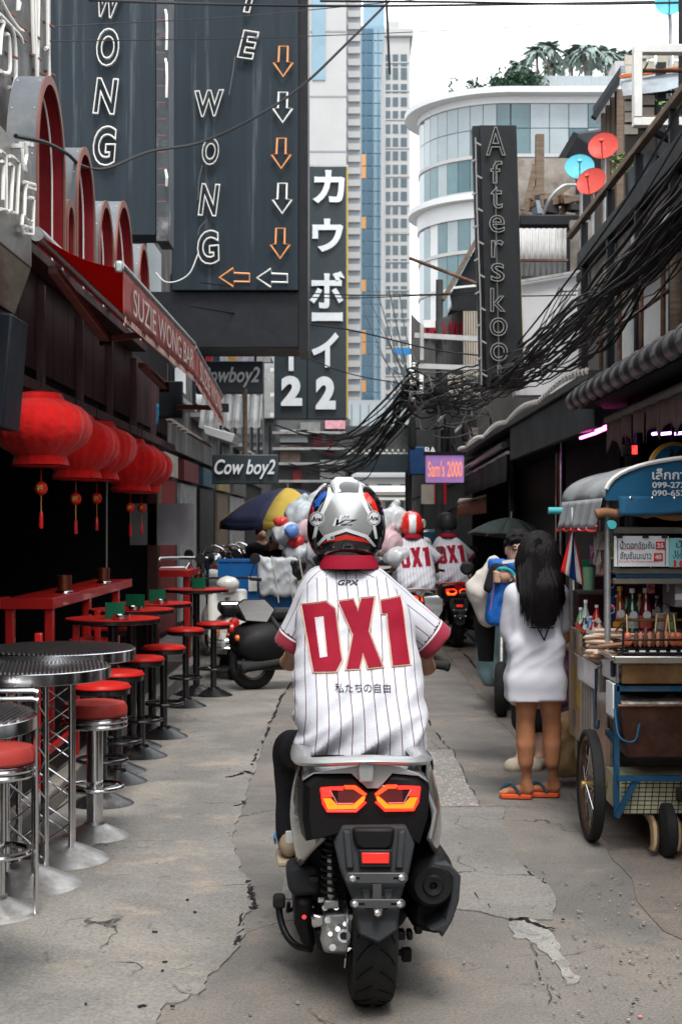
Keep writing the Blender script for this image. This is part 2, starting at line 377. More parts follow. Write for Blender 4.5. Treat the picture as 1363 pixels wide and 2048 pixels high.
# == ground
def ground_mat(name,a,b,c,peb=0.0,sc=1.0,crk=True,dirt=.5,dthr=.62):
 m=bpy.data.materials.new(name);m.use_nodes=True;N=m.node_tree.nodes;L=m.node_tree.links;bs=N['Principled BSDF']
 tc=N.new('ShaderNodeTexCoord');mp=N.new('ShaderNodeMapping');L.new(tc.outputs['Object'],mp.inputs[0])
 def nz(s,d=8,r=.65,dist=0.0):
  t=N.new('ShaderNodeTexNoise');t.inputs['Scale'].default_value=s*sc;t.inputs['Detail'].default_value=d
  t.inputs['Roughness'].default_value=r;t.inputs['Distortion'].default_value=dist;L.new(mp.outputs[0],t.inputs[0]);return t.outputs[0]
 def rng(x,lo,hi,a_=0.0,b_=1.0):
  r=N.new('ShaderNodeMapRange');r.inputs[1].default_value=lo;r.inputs[2].default_value=hi;r.inputs[3].default_value=a_;r.inputs[4].default_value=b_
  L.new(x,r.inputs[0]);return r.outputs[0]
 def mix(f,x,y,mode='MIX'):
  q=N.new('ShaderNodeMix');q.data_type='RGBA';q.blend_type=mode;L.new(f,q.inputs[0])
  for s_,k in ((x,6),(y,7)):
   if isinstance(s_,tuple):q.inputs[k].default_value=(*s_,1)
   else:L.new(s_,q.inputs[k])
  return q.outputs[2]
 col=mix(rng(nz(.9,10,.6,.6),.42,.6),a,b)
 col=mix(rng(nz(2.1,12,.7,.4),.54,.7,0,.8),col,c)
 col=mix(rng(nz(5.5,10,.7,.8),dthr,.74,0,dirt),col,(.045,.042,.04))       # oil and gum stains
 col=mix(rng(nz(26,6,.8),.25,.75,0,.55),col,(.06,.057,.053),'MULTIPLY') if False else col
 g=N.new('ShaderNodeTexNoise');g.inputs['Scale'].default_value=90*sc;g.inputs['Detail'].default_value=5;L.new(mp.outputs[0],g.inputs[0])
 h=N.new('ShaderNodeHueSaturation');L.new(col,h.inputs['Color']);L.new(rng(g.outputs[0],.3,.7,.72,1.28),h.inputs['Value']);col=h.outputs[0]
 v=N.new('ShaderNodeTexVoronoi');v.inputs['Scale'].default_value=34*sc;L.new(mp.outputs[0],v.inputs[0])
 col=mix(rng(v.outputs[0],.05,.12,.3,0),col,(.42,.4,.37))                     # pale grit
 hgt=g.outputs[0]
 if peb:
  v2=N.new('ShaderNodeTexVoronoi');v2.inputs['Scale'].default_value=42;L.new(mp.outputs[0],v2.inputs[0])
  sp=N.new('ShaderNodeSeparateColor');L.new(v2.outputs['Color'],sp.inputs[0])
  col=mix(rng(v2.outputs[0],.25,.5,.9,.1),col,mix(sp.outputs[0],(.2,.18,.16),(.5,.47,.43)))
  hgt=rng(v2.outputs[0],0,.6,1,0)
 if crk:
  nw=N.new('ShaderNodeTexNoise');nw.inputs['Scale'].default_value=3;nw.inputs['Detail'].default_value=6;L.new(mp.outputs[0],nw.inputs[0])
  va=N.new('ShaderNodeMix');va.data_type='RGBA';va.blend_type='LINEAR_LIGHT';va.inputs[0].default_value=.18
  L.new(mp.outputs[0],va.inputs[6]);L.new(nw.outputs['Color'],va.inputs[7])
  v3=N.new('ShaderNodeTexVoronoi');v3.feature='DISTANCE_TO_EDGE';v3.inputs['Scale'].default_value=.8;L.new(va.outputs[2],v3.inputs[0])
  ck=N.new('ShaderNodeMath');ck.operation='MULTIPLY';L.new(rng(v3.outputs[0],.001,.006,1,0),ck.inputs[0]);L.new(rng(nz(1.3),.5,.58),ck.inputs[1])
  col=mix(ck.outputs[0],col,(.035,.032,.03))
 L.new(col,bs.inputs['Base Color']);L.new(rng(nz(3),.3,.7,.92,.62),bs.inputs['Roughness']);bs.inputs['Specular IOR Level'].default_value=.35
 bp=N.new('ShaderNodeBump');bp.inputs['Strength'].default_value=.5 if not peb else .9;bp.inputs['Distance'].default_value=.006
 L.new(hgt,bp.inputs['Height'])
 b2=N.new('ShaderNodeBump');b2.inputs['Strength'].default_value=.6;b2.inputs['Distance'].default_value=.02
 L.new(nz(5,8,.6),b2.inputs['Height']);L.new(bp.outputs[0],b2.inputs['Normal']);L.new(b2.outputs[0],bs.inputs['Normal'])
 return m
road_m=ground_mat('road_concrete',(.125,.118,.11),(.19,.172,.152),(.25,.2,.16),dirt=.85,dthr=.6)
apron_m=ground_mat('apron_concrete',(.165,.158,.148),(.25,.232,.208),(.36,.29,.22),dirt=.8)
slab_m=ground_mat('slab_concrete',(.16,.154,.145),(.215,.202,.185),(.14,.13,.12),dirt=.7)
agg_m=ground_mat('exposed_aggregate',(.17,.16,.15),(.2,.185,.17),(.2,.18,.165),peb=1.0,crk=False,dirt=.3)
pale_m=ground_mat('broken_concrete',(.27,.26,.245),(.36,.345,.32),(.19,.175,.16),crk=False,dirt=.9,dthr=.5)
crack_m=mat('crack_dirt',(.018,.017,.016),.95)
MB().grid(lambda u,v:Vector((-400+800*u,-20+1200*v,0)),8,8).build('ground',road_m)['kind']='structure'
rnd=random.Random(5)
def jag(pts,n=5,a=.012):
 """fracture line: midpoint-jittered copy of a polyline"""
 out=[]
 for i in range(len(pts)-1):
  p,q=Vector(pts[i]),Vector(pts[i+1])
  for j in range(n):
   t=j/n;o=p.lerp(q,t)
   if j or i:o=o+Vector((rnd.uniform(-a,a),rnd.uniform(-a,a)*1.5,0))
   out.append(o)
 out.append(Vector(pts[-1]));return out
def sheet(name,pts,z,m):
 o=MB().prism([(p.x,p.y) for p in pts],-.02,z,'Z').build(name,m,smooth=False);o['kind']='structure'
 return o
edgeL=jag([GP(*q) for q in [(255,2250),(300,2060),(335,2012),(400,1990),(422,1950),(470,1912),(486,1868),(492,1836),(506,1812),(494,1790),(501,1766),
  (483,1745),(474,1712),(463,1690),(470,1655),(481,1628),(492,1600),(498,1565),(512,1535),(524,1490),(538,1450),(548,1430),(562,1400),(585,1360),(600,1320)]])
sheet('concrete_apron',edgeL+[Vector((-.9,30,0)),Vector((-1.66,30,0)),Vector((-1.66,2,0)),Vector((-.55,2,0))],.008,apron_m)
e2=jag([GP(*q) for q in [(1010,1614),(1004,1640),(1020,1690),(1034,1722),(1058,1745),(1092,1768),(1112,1800),(1104,1842)]],5,.006)
sheet('concrete_slab',[GP(600,1619),GP(800,1616)]+e2+jag([GP(1104,1842),GP(1020,1842),GP(960,1826),GP(700,1800)],4,.008)+[GP(560,1800)],.007,slab_m)
sheet('aggregate_patch',jag([GP(852,1500),GP(903,1500),GP(957,1614),GP(866,1614),GP(852,1500)],5,.006)[:-1],.005,agg_m)
sheet('broken_patch',jag([GP(*q) for q in [(1018,1846),(1060,1840),(1092,1855),(1108,1874),(1122,1905),(1140,1938),(1160,1962),(1135,1972),(1112,1935),(1085,1902),(1052,1880),(1026,1876),(1018,1846)]],4,.01)[:-1],.006,pale_m)
sheet('gutter_slab',[Vector((1.15,2,0)),Vector((1.4,5.2,0))]+jag([Vector((1.25,5.6,0)),Vector((1.34,8,0)),Vector((1.25,12,0)),Vector((1.3,24,0))],12,.03)+[Vector((3.2,24,0)),Vector((3.2,2,0))],.005,
 ground_mat('gutter_concrete',(.12,.105,.094),(.18,.152,.13),(.26,.195,.155),dirt=.9,dthr=.57))
ck=MB()
def crack(pts,wd=.012,skip=.35,n=6,a=.014,z=.0095):
 q=jag(pts,n,a)
 for i in range(len(q)-1):
  if rnd.random() < skip:continue
  d=q[i+1]-q[i];s_=Vector((-d.y,d.x,0)).normalized();k1=wd*rnd.uniform(.2,1);k2=wd*rnd.uniform(.2,1);up=Vector((0,0,z))
  ck.add([q[i]-s_*k1+up,q[i]+s_*k1+up,q[i+1]+s_*k2+up,q[i+1]-s_*k2+up],[(0,1,2,3)])
crack([GP(*q) for q in [(505,1550),(490,1545),(478,1552),(452,1557)]],.025,0)
crack([GP(*q) for q in [(585,1360),(562,1400),(548,1430),(538,1450),(524,1490),(508,1520),(500,1540)]],.013,.3)
crack([GP(*q) for q in [(494,1602),(483,1612),(468,1615)]],.016,.1);crack([GP(*q) for q in [(497,1764),(505,1790),(512,1812),(500,1822)]],.012,.2)
crack([GP(*q) for q in [(486,1830),(480,1870),(472,1900)]],.009,.3);crack([GP(1018,1843),GP(1052,1840),GP(1078,1856),GP(1106,1862)],.014,0,z=.0105)
crack([GP(905,1500),GP(930,1560),GP(958,1612)],.004,.25);crack([GP(855,1440),GP(880,1480),GP(900,1500)],.008,.3)
crack([GP(600,1622),GP(700,1618),GP(860,1617),GP(1010,1615),GP(1110,1617)],.005,.15,12,.006);crack([GP(905,1290),GP(930,1310),(GP(945,1330)),GP(960,1345)],.02,.1)
crack([GP(1034,1724),GP(1060,1748),GP(1092,1770)],.006,.2);crack([GP(1060,1895),GP(1085,1960),GP(1095,1990),GP(1110,2040)],.0028,.5);crack([GP(940,1780),GP(1000,1840)],.004,.4)
ck.build('ground_cracks',crack_m,smooth=False)['kind']='structure'
gb=MB();leafb=MB()
for i in range(420):
 if i < 260:p=GP(rnd.uniform(1060,1380),rnd.uniform(1740,2060))
 else:p=GP(rnd.uniform(60,1300),rnd.uniform(1480,2050))
 r_=rnd.choice([.0018,.0022,.003,.004,.006]);a_=rnd.uniform(0,6)
 gb.box((p.x,p.y,.008+r_*.3),(r_*2,r_*1.4,r_),(rnd.uniform(-.4,.4),rnd.uniform(-.4,.4),a_))
gb.build('grit',mat('grit_stone',(.25,.235,.215),.9,var=.4,scale=30),smooth=False)['kind']='stuff'
for q in [(310,1870),(330,1930),(325,1948),(280,2020),(288,2018),(345,2020),(172,2015),(375,1805),(390,1830),(1125,1845),(1265,2015),(1240,1930)]:
 p=GP(*q);leafb.box((p.x,p.y,.013),(rnd.uniform(.012,.024),rnd.uniform(.006,.012),.004),(.2,.1,rnd.uniform(0,3)))
leafb.build('debris',mat('dark_debris',(.03,.025,.022),.9),smooth=False)['kind']='stuff'
T(MB().box(GP(1279,2038)+Vector((0,0,.008)),(.014,.012,.004),(.1,0,.4)).build('paper_scrap',mat('pink_paper',(.6,.2,.2),.8)),'tiny pink paper scrap lying on the lower right of the street','litter')
# == left bar building
bar=thing('bar_building','dark open fronted bar with maroon plank fascia on the left side of the street','building',(-3.5,10,0))
maroon=mat('maroon_planks',(.035,.017,.018),.7,var=.4,scale=4,stretch=(1,1,.3))
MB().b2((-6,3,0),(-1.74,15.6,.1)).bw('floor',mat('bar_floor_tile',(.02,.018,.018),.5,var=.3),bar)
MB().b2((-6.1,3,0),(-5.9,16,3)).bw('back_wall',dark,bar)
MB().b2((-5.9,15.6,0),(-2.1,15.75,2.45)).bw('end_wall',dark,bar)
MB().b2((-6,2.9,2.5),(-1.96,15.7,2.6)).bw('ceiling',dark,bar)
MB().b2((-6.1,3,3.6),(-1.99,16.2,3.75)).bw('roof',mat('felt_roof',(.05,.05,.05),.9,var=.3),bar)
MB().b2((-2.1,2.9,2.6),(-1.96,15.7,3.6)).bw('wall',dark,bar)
y=5.4
while y < 15.2:
 MB().b2((-1.955,y,2.56),(-1.925,y+.485,3.16)).bw('plank',maroon,bar,bevel=.004);y += .5
MB().b2((-1.97,5.2,2.41),(-1.87,15.7,2.48)).bw('beam',mat('maroon_beam',(.06,.03,.032),.55,var=.3),bar,bevel=.006)
MB().b2((-1.97,5.2,3.17),(-1.80,12.9,3.23)).bw('ledge',maroon,bar,bevel=.005)
for yy in (15.2,):MB().b2((-2.12,yy,.1),(-2.0,yy+.12,2.41)).bw('column',mat('bronze_column',(.05,.02,.015),.35,.4,var=.3),bar,bevel=.01)
for i,yy in enumerate((8.9,10.2,11.5,12.8,14.1)):MB().bar((-1.9,yy,2.48),(-1.9,yy,3.1),.05,.04).bw('bracket',mat('maroon_beam',(.06,.03,.032)),bar)
kerb=thing('bar_kerb','worn pale concrete kerb under the bar stools on the left','kerb',(-1.7,9,0))
yy=4.0;kb=None
while yy < 15.4:
 ln=rnd.uniform(.9,1.1);MB().b2((-1.74,yy,0),(-1.62+rnd.uniform(-.008,.008),yy+ln-.012,.125+rnd.uniform(-.006,.006))).bw('kerb_stone',apron_m,kerb,bevel=.014);yy += ln
grey_wall=mat('lilac_grey_wall',(.16,.15,.165),.8,var=.15)
T(MB().b2((-2.3,15.2,1.386),(-1.62,15.28,1.83)).build('partition_panel',grey_wall),'plain grey partition panel behind the red lanterns','panel')
for i,(x_,y_) in enumerate([(-3.2,9),(-4.2,10.5),(-3.4,12.2),(-4.8,8.2)]):
 t=thing('bar_table',['round dark table just inside the bar near the red counter','round dark table deep inside the bar','round dark table inside the bar by the end wall','round dark table in the far left corner of the bar'][i],'table',(x_,y_,.1))
 MB().lathe([(.36,.74),(.37,.76),(.36,.78)],n=20).build('table_top',mat('dark_gloss',(.03,.03,.032),.2),t);MB().lathe([(.03,.02),(.03,.74)],n=10).build('leg',blackm,t);MB().lathe([(.22,0),(.2,.02),(.03,.05)],n=18).build('base',blackm,t)
arch_o=mat('grey_arch_paint',(.13,.145,.16),.5,var=.2,scale=5,bump=.05,col2=(.2,.2,.2),c2=.62);arch_i=mat('red_arch_paint',(.17,.01,.014),.4,var=.25,scale=4);arch_t=mat('copper_trim',(.2,.075,.055),.5,.3)
def arch(y0,y1,ztop,zb,label,x0=-1.93,x1=-1.76,px=True):
 t=thing('arch_hood',label,'arch',((x0+x1)/2,(y0+y1)/2,zb),0,'grey arches with red linings over the left bar')
 r=(y1-y0)/2;ym=(y0+y1)/2;hs=(ztop-zb)-r*1.35
 def prof(rr,dz=0):
  pts=[(ym-rr,zb+j/6*hs) for j in range(6)]
  pts += [(ym-rr*math.cos(math.pi*i/24),zb+hs+1.35*rr*math.sin(math.pi*i/24)) for i in range(25)]
  return pts+[(ym+rr,zb+hs-j/6*hs) for j in range(1,7)]
 def band(ra,rb,xa,xb,nm,m):
  a,b=prof(ra),prof(rb);rs=[[Vector((xa,*p)),Vector((xb,*p)),Vector((xb,*q)),Vector((xa,*q))] for p,q in zip(a,b)]
  MB().rings(rs).bw(nm,m,t)
 band(r,r-.018,x0,x1,'outer_shell',arch_o);band(r-.0185,r-.03,x0+.004,x1-.004,'lining',arch_i);band(r+.004,r-.034,x1+.001,x1+.012,'rim',arch_t)
 pts=[Vector(((x0+x1)/2+.02,*p)) for p in prof(r-.055)]
 MB().tube([p for p in pts],.006,6).bw('neon_tube',white_neon,t)
 rv=MB();pr=prof(r+.001)
 for i in range(2,len(pr)-2,4):
  for xx in (x0+.02,x1-.02):rv.box((xx,*pr[i]),(.008,.006,.006))
 rv.bw('rivets',whitep,t,smooth=False)
arch(8.1,8.92,4.27,3.235,'largest grey arch with red lining, nearest on the left');arch(8.97,9.25,3.68,3.235,'small low arch squeezed between the two nearest tall arches')
arch(9.3,9.98,4.15,3.235,'second tall grey arch with red lining, below the first sign board');arch(10.15,10.8,3.98,3.235,'medium arch just left of the fourth tall arch')
arch(10.86,11.8,4.17,3.235,'wide far arch with a white tube down its lining');arch(12.1,12.75,4.05,3.235,'farthest dim arch beside the big slate sign')
# == signs
slate=mat('slate_panel',(.015,.024,.032),.55,var=.2,scale=3,bump=.06,bscale=40,stretch=(4,4,.14),col2=(.075,.09,.1),c2=.66,c2w=.07,c2s=2)
slate_edge=mat('slate_edge',(.05,.058,.066),.5,var=.25,scale=4,col2=(.25,.25,.25),c2=.68)
def neon(t,name,ch,px,py,wp,hp,Y,m,rot=0.0,r=.011,off=.035,shear=.12):
 s_=Y/F;c=P(px,py,Y);v,f=fit_text(ch,wp*s_,hp*s_,bev=.022,fill='NONE',off=off,shear=shear)
 M=Matrix.Translation(c) @ Euler((0,R(rot),0)).to_matrix().to_4x4();MB().add([M @ q for q in v],f).bw(name,m,t)
s1=thing('bar_sign','slate sign board with white tube letters O N G behind the grey arches','sign',P(218,470,13.5))
b0,b1=P(100,0,13.5),P(312,470,13.5)
MB().b2((b0.x,13.52,b1.z),(b1.x,13.9,8.5)).bw('panel',slate,s1,bevel=.01)
MB().b2((b1.x+.002,13.5,b1.z-.06),(b1.x+.12,13.92,8.5)).bw('edge_strip',slate_edge,s1,bevel=.006)
for ch,px,py,wp,hp,ro in [('W',218,5,52,64,6),('O',216,95,46,78,0),('N',212,193,50,74,3),('G',210,292,48,82,0)]:neon(s1,'letter',ch,px,py,wp,hp,13.47,white_neon,ro)
for q in ((20,100),(118,195),(340,372)):MB().tube([P(331,q[0],13.46),P(333,q[0]+8,13.42),P(334,(q[0]+q[1])/2,13.4),P(333,q[1],13.44)],.012,6).bw('neon_tube',white_neon,s1)
for i in range(14):MB().bar(P(314,40+i*33,13.44),P(331,40+i*33,13.44),.008,.008).bw('clip',arch_t,s1)
s2=thing('bar_sign','big slate sign board with tube letters E WONG and a column of arrows','sign',P(470,583,16.4))
b0,b1=P(343,0,16.4),P(596,580,16.4)
MB().b2((b0.x,16.42,b1.z),(b1.x,16.66,9.6)).bw('panel',slate,s2,bevel=.008)
MB().b2((b1.x+.003,16.5,b1.z-.7),(b1.x+.11,17.3,9.6)).bw('back_frame',blackm,s2)
MB().b2((-2.4,16.5,3.66),(b1.x,17.4,b1.z-.002)).bw('base_box',mat('black_sheet',(.013,.015,.018),.5,var=.3),s2,bevel=.008)
for ch,px,py,wp,hp,ro in [('I',499,0,20,54,8),('E',496,90,38,58,8),('W',420,207,60,54,-3),('O',421,303,34,56,0),('N',418,400,42,66,3),('G',417,495,46,70,-6)]:neon(s2,'letter',ch,px,py,wp,hp,16.36,white_neon,ro)
def arrow(t,px,py,wp,hp,Y,m,rot=0.0):
 q=[(-.2,.5),(.24,.5),(.22,-.02),(.5,-.04),(0,-.5),(-.5,-.04),(-.24,-.02)];s_=Y/F;c=P(px,py,Y);M=Euler((0,rot,0)).to_matrix()
 MB().tube([c+M @ Vector((a*wp*s_,0,b*hp*s_)) for a,b in q],.0125,6,True).bw('arrow',m,t)
for i,(px,py) in enumerate([(566,123),(565,215),(562,307),(564,397),(560,487)]):arrow(s2,px,py,39,60,16.36,orange_neon if i % 2 == 0 else white_neon)
arrow(s2,469,555,37,60,16.36,orange_neon,R(90));arrow(s2,544,556,37,61,16.36,white_neon,R(90))
def curve_pts(pts,n=8):
 """Catmull-Rom through points"""
 p=[Vector(q) for q in pts];p=[p[0]*2-p[1]]+p+[p[-1]*2-p[-2]];out=[]
 for i in range(1,len(p)-2):
  for j in range(n):
   t=j/n;a,b,c,d=p[i-1:i+3]
   out.append(.5*((2*b)+(c-a)*t+(2*a-5*b+4*c-d)*t*t+(3*b-a-3*c+d)*t**3))
 out.append(p[-2]);return out
for pts in ([(396,508),(380,545),(355,562),(330,563),(312,545)],[(470,112),(465,150),(458,190)],[(414,440),(400,455),(396,470)],[(405,330),(398,360),(396,400)]):
 MB().tube(curve_pts([P(a,b,16.33) for a,b in pts]),.007,5).bw('lead_wire',cableg if pts[0][0] != 396 else whitep,s2)
s3=thing('katakana_sign','tall narrow dark sign with white katakana letters and the numeral 2 over the street','sign',P(655,838,22))
b0,b1=P(614,332,22),P(692,838,22);kb_=mat('teal_black_panel',(.02,.03,.036),.35,var=.25,scale=2)
MB().b2((b0.x,22.02,b1.z),(b1.x,22.3,b0.z)).bw('panel',kb_,s3,bevel=.01)
MB().b2((P(548,0,22).x,22.024,b1.z),(b0.x-.003,22.3,P(0,560,22).z)).bw('side_panel',kb_,s3,bevel=.01)
MB().b2((b1.x+.002,22.05,b1.z+.02),(b1.x+.03,22.28,b0.z)).bw('edge_strip',mat('yellow_edge',(.45,.33,.08),.6),s3)
MB().b2((b0.x,22.05,b0.z+.002),(b1.x+.03,22.28,b0.z+.03)).bw('top_strip',galv,s3)
letter_m=mat('white_channel_letter',(.62,.65,.68),.35,var=.1,scale=8)
for ch,px,py,wp,hp,of in [('カ',657,374,64,66,.035),('ウ',655,471,62,66,.035),('ボ',654,580,70,74,.03),('ー',654,634,62,18,.035),('イ',650,700,54,70,.035),('2',651,786,40,66,.06),('Y',582,712,40,60,.05),('2',583,782,42,60,.06),('O',582,640,42,60,.05)]:
 put_text('letter',ch,P(px,py,21.99),wp*22/F,hp*22/F,letter_m,s3,world=True,off=of,ext=.03)
for py in (700,740,790,830):MB().box(P(544,py,21.95),(.06,.08,.06)).bw('lamp_stub',white_neon,s3)
s4=thing('metal_sign','tarnished metal fascia panel with white bent tube characters at the left edge','sign',(-1.58,6.6,2.9))
brm=mat('tarnished_metal',(.26,.255,.24),.38,.75,var=.3,scale=4,col2=(.1,.085,.07),c2=.55,c2w=.2,c2s=1.6,bump=.08)
MB().b2((-1.64,5.4,2.90),(-1.585,7.2,3.44)).bw('panel',brm,s4,bevel=.005)
MB().slab([(-1.59,5.4,2.895),(-1.59,7.2,2.895),(-1.66,7.15,2.66),(-1.66,5.4,2.66)],(-.03,0,0)).bw('lower_panel',mat('stained_wood',(.14,.115,.09),.7,var=.4,scale=4,col2=(.05,.02,.018),c2=.6,stretch=(1,.3,1)),s4)
def tube_at(t,pts,x,r=.009):
 """tube on a board parallel to the street: pixel points put on the plane X = x"""
 q=[]
 for px,py in pts:
  Y=x*F/(px-CX);q.append((x,Y,H-(py-CY)/F*Y))
 MB().tube(q,r,7).bw('neon_tube',white_neon,t)
for pts in ([(2,302),(12,310),(13,420),(2,418)],[(4,322),(8,330),(6,400)],[(20,328),(27,332),(22,420),(15,424)],[(32,320),(39,326),(34,428),(24,424)],[(20,312),(28,316),(33,320)],
   [(48,364),(70,370),(70,380),(54,374)],[(54,364),(51,380),(49,430),(54,440),(64,444)],[(57,395),(67,397)],[(68,400),(66,470),(47,466),(44,450),(46,430)],[(48,452),(63,456)],
   [(52,284),(54,310),(50,330),(52,342)],[(45,288),(46,320),(48,340)]):tube_at(s4,pts,-1.55)
for q in ((45,288),(52,290),(46,444),(42,460),(30,292)):
 Y=-1.57*F/(q[0]-CX);MB().bar((-1.585,Y,H-(q[1]-CY)/F*Y),(-1.53,Y,H-(q[1]-CY)/F*Y),.014,.02).bw('tube_clip',steel,s4)
s5=thing('script_sign','tall weathered grey board with long white tubes at the upper left corner','sign',(-2.0,8,3.9))
MB().b2((-2.1,6,3.8),(-2.03,9.75,7)).bw('panel',mat('grey_board',(.1,.1,.098),.6,var=.3,scale=3,col2=(.17,.16,.15),c2=.6),s5)
for pts in ([(64,-20),(66,60),(68,108)],[(70,-20),(72,90),(74,160)],[(78,-20),(76,80),(75,160)],[(95,-20),(96,92)],[(91,98),(97,100),(99,160)],[(0,-5),(18,30),(36,55),(46,62)],[(0,28),(22,52),(40,72),(45,86)],
   [(2,42),(8,46),(4,60),(0,110)],[(12,68),(18,76),(20,140),(8,146),(2,142)],[(22,52),(30,82),(32,150),(26,176),(18,174)],[(38,-10),(36,20),(40,6)]):tube_at(s5,curve_pts([(a,b,0) for a,b in pts],4) and [(q.x,q.y) for q in curve_pts([(a,b,0) for a,b in pts],4)],-2.0,.012)
for q in ((58,65),(60,108),(66,138),(86,42),(88,140),(8,20),(10,104),(24,156),(30,46),(30,70)):
 Y=-2.03*F/(q[0]-CX);p=Vector((-2.03,Y,H-(q[1]-CY)/F*Y));MB().bar(p,p+Vector((.05,.12,0)),.012,.012).bw('tube_clip',arch_t,s5)
t=thing('speaker_box','dark blue black speaker cabinet hanging at the left edge under the metal sign','speaker',(-1.78,6.9,2.05))
MB().prism([(-1.98,2.1),(-1.645,2.07),(-1.6,2.62),(-1.98,2.66)],6.85,7.2,'Y').bw('cabinet',mat('blueblack_box',(.012,.016,.022),.45,var=.2),t,bevel=.012)
MB().cyl((-1.68,6.84,2.56),(-1.68,6.85,2.56),.006).bw('screw',steel,t);MB().bar((-1.8,7,2.65),(-1.8,7,2.9),.04,.02).bw('bracket',blackm,t)
awn_m=mat('red_awning_cloth',(.26,.008,.01),.75,var=.12,trans=0,bump=.1,bscale=200);val_m=mat('faded_red_valance',(.26,.075,.068),.8,var=.2,scale=8,bump=.1,bscale=200)
_n=awn_m.node_tree;_t=_n.nodes.new('ShaderNodeBsdfTranslucent');_t.inputs[0].default_value=(.4,.008,.008,1);_mx=_n.nodes.new('ShaderNodeMixShader');_mx.inputs[0].default_value=.5
_o=_n.nodes['Material Output'];_n.links.new(_n.nodes['Principled BSDF'].outputs[0],_mx.inputs[1]);_n.links.new(_t.outputs[0],_mx.inputs[2]);_n.links.new(_mx.outputs[0],_o.inputs[0])
def awning(lab,y0,y1,zf0,zf1,txt,arms):
 t=thing('retractable_awning',lab,'awning',(-1.6,(y0+y1)/2,2.9),0,'red awnings over the left bar')
 MB().grid(lambda u,v:Vector((-1.62+.42*v,y0+(y1-y0)*u,3.14+(zf0+(zf1-zf0)*u-3.14)*v-.03*math.sin(math.pi*v))),10,6).bw('fabric',awn_m,t,solid=.003)
 MB().tube([(-1.2,y0-.04,zf0+.01),(-1.2,y1,zf1+.01)],.028,10).bw('front_bar',steel,t)
 MB().tube([(-1.64,y0-.03,3.15),(-1.64,y1,3.15)],.04,10).bw('roller',steel,t)
 MB().box((-1.2,y0-.05,zf0),(.04,.02,.06)).bw('end_cap',galv,t,bevel=.01)
 n=60
 def vf(u,v):
  zz=zf0+(zf1-zf0)*u;d=.25 if v < 1 else .25+.022*abs(math.sin(u*n*.32));return Vector((-1.185+.012*math.sin(u*40)*v,y0+(y1-y0)*u,zz-d*v))
 MB().grid(vf,n,5).bw('valance',val_m,t,solid=.003)
 v,f=fit_text(txt,(y1-y0)*.86,.15,off=.0);ym=(y0+y1)/2;zm=(zf0+zf1)/2-.14
 MB().add([Vector((-1.166+p.y,ym+p.x,zm+p.z+(p.x/(y1-y0))*(zf1-zf0))) for p in v],f).bw('lettering',mat('cream_print',(.48,.43,.4),.8),t,smooth=False)
 fr=MB()
 for i in range(44):
  yq=y0+(y1-y0)*(i+.5)/44;zq=zf0+(zf1-zf0)*(i+.5)/44-.25;fr.bar((-1.18,yq,zq),(-1.18,yq+.004,zq-.035),.01,.006)
 fr.bw('fringe',mat('pale_fringe',(.45,.3,.27),.8),t)['kind']='stuff'
 for a,b in arms:MB().bar(a,b,.06,.045).bw('folding_arm',mat('primer_brown_steel',(.14,.075,.065),.5,.2,var=.2),t,bevel=.008);MB().cyl(Vector(b)-Vector((0,0,.04)),Vector(b)+Vector((0,0,.04)),.04).bw('elbow_joint',blackm,t)
awning('near red awning with cream lettering on its faded valance',7.6,11.2,2.97,3.01,'SUZIE WONG BAR',[((-1.6,7.8,3.0),(-1.6,9.5,2.84)),((-1.6,9.5,2.84),(-1.22,9.9,2.95))])
awning('far red awning, the smaller one ending beside the white corrugated canopy',11.28,13.7,3.0,2.83,'SUZIE WONG',[((-1.6,11.2,2.86),(-1.55,12.2,2.78)),((-1.6,13.5,2.72),(-1.15,13.6,2.72))])
lan_m=mat('red_lantern_felt',(.5,.004,.003),.8,var=.15,scale=12,bump=.9,bscale=26,sheen=.15)
gold=mat('gold_foil',(.7,.42,.1),.35,.6)
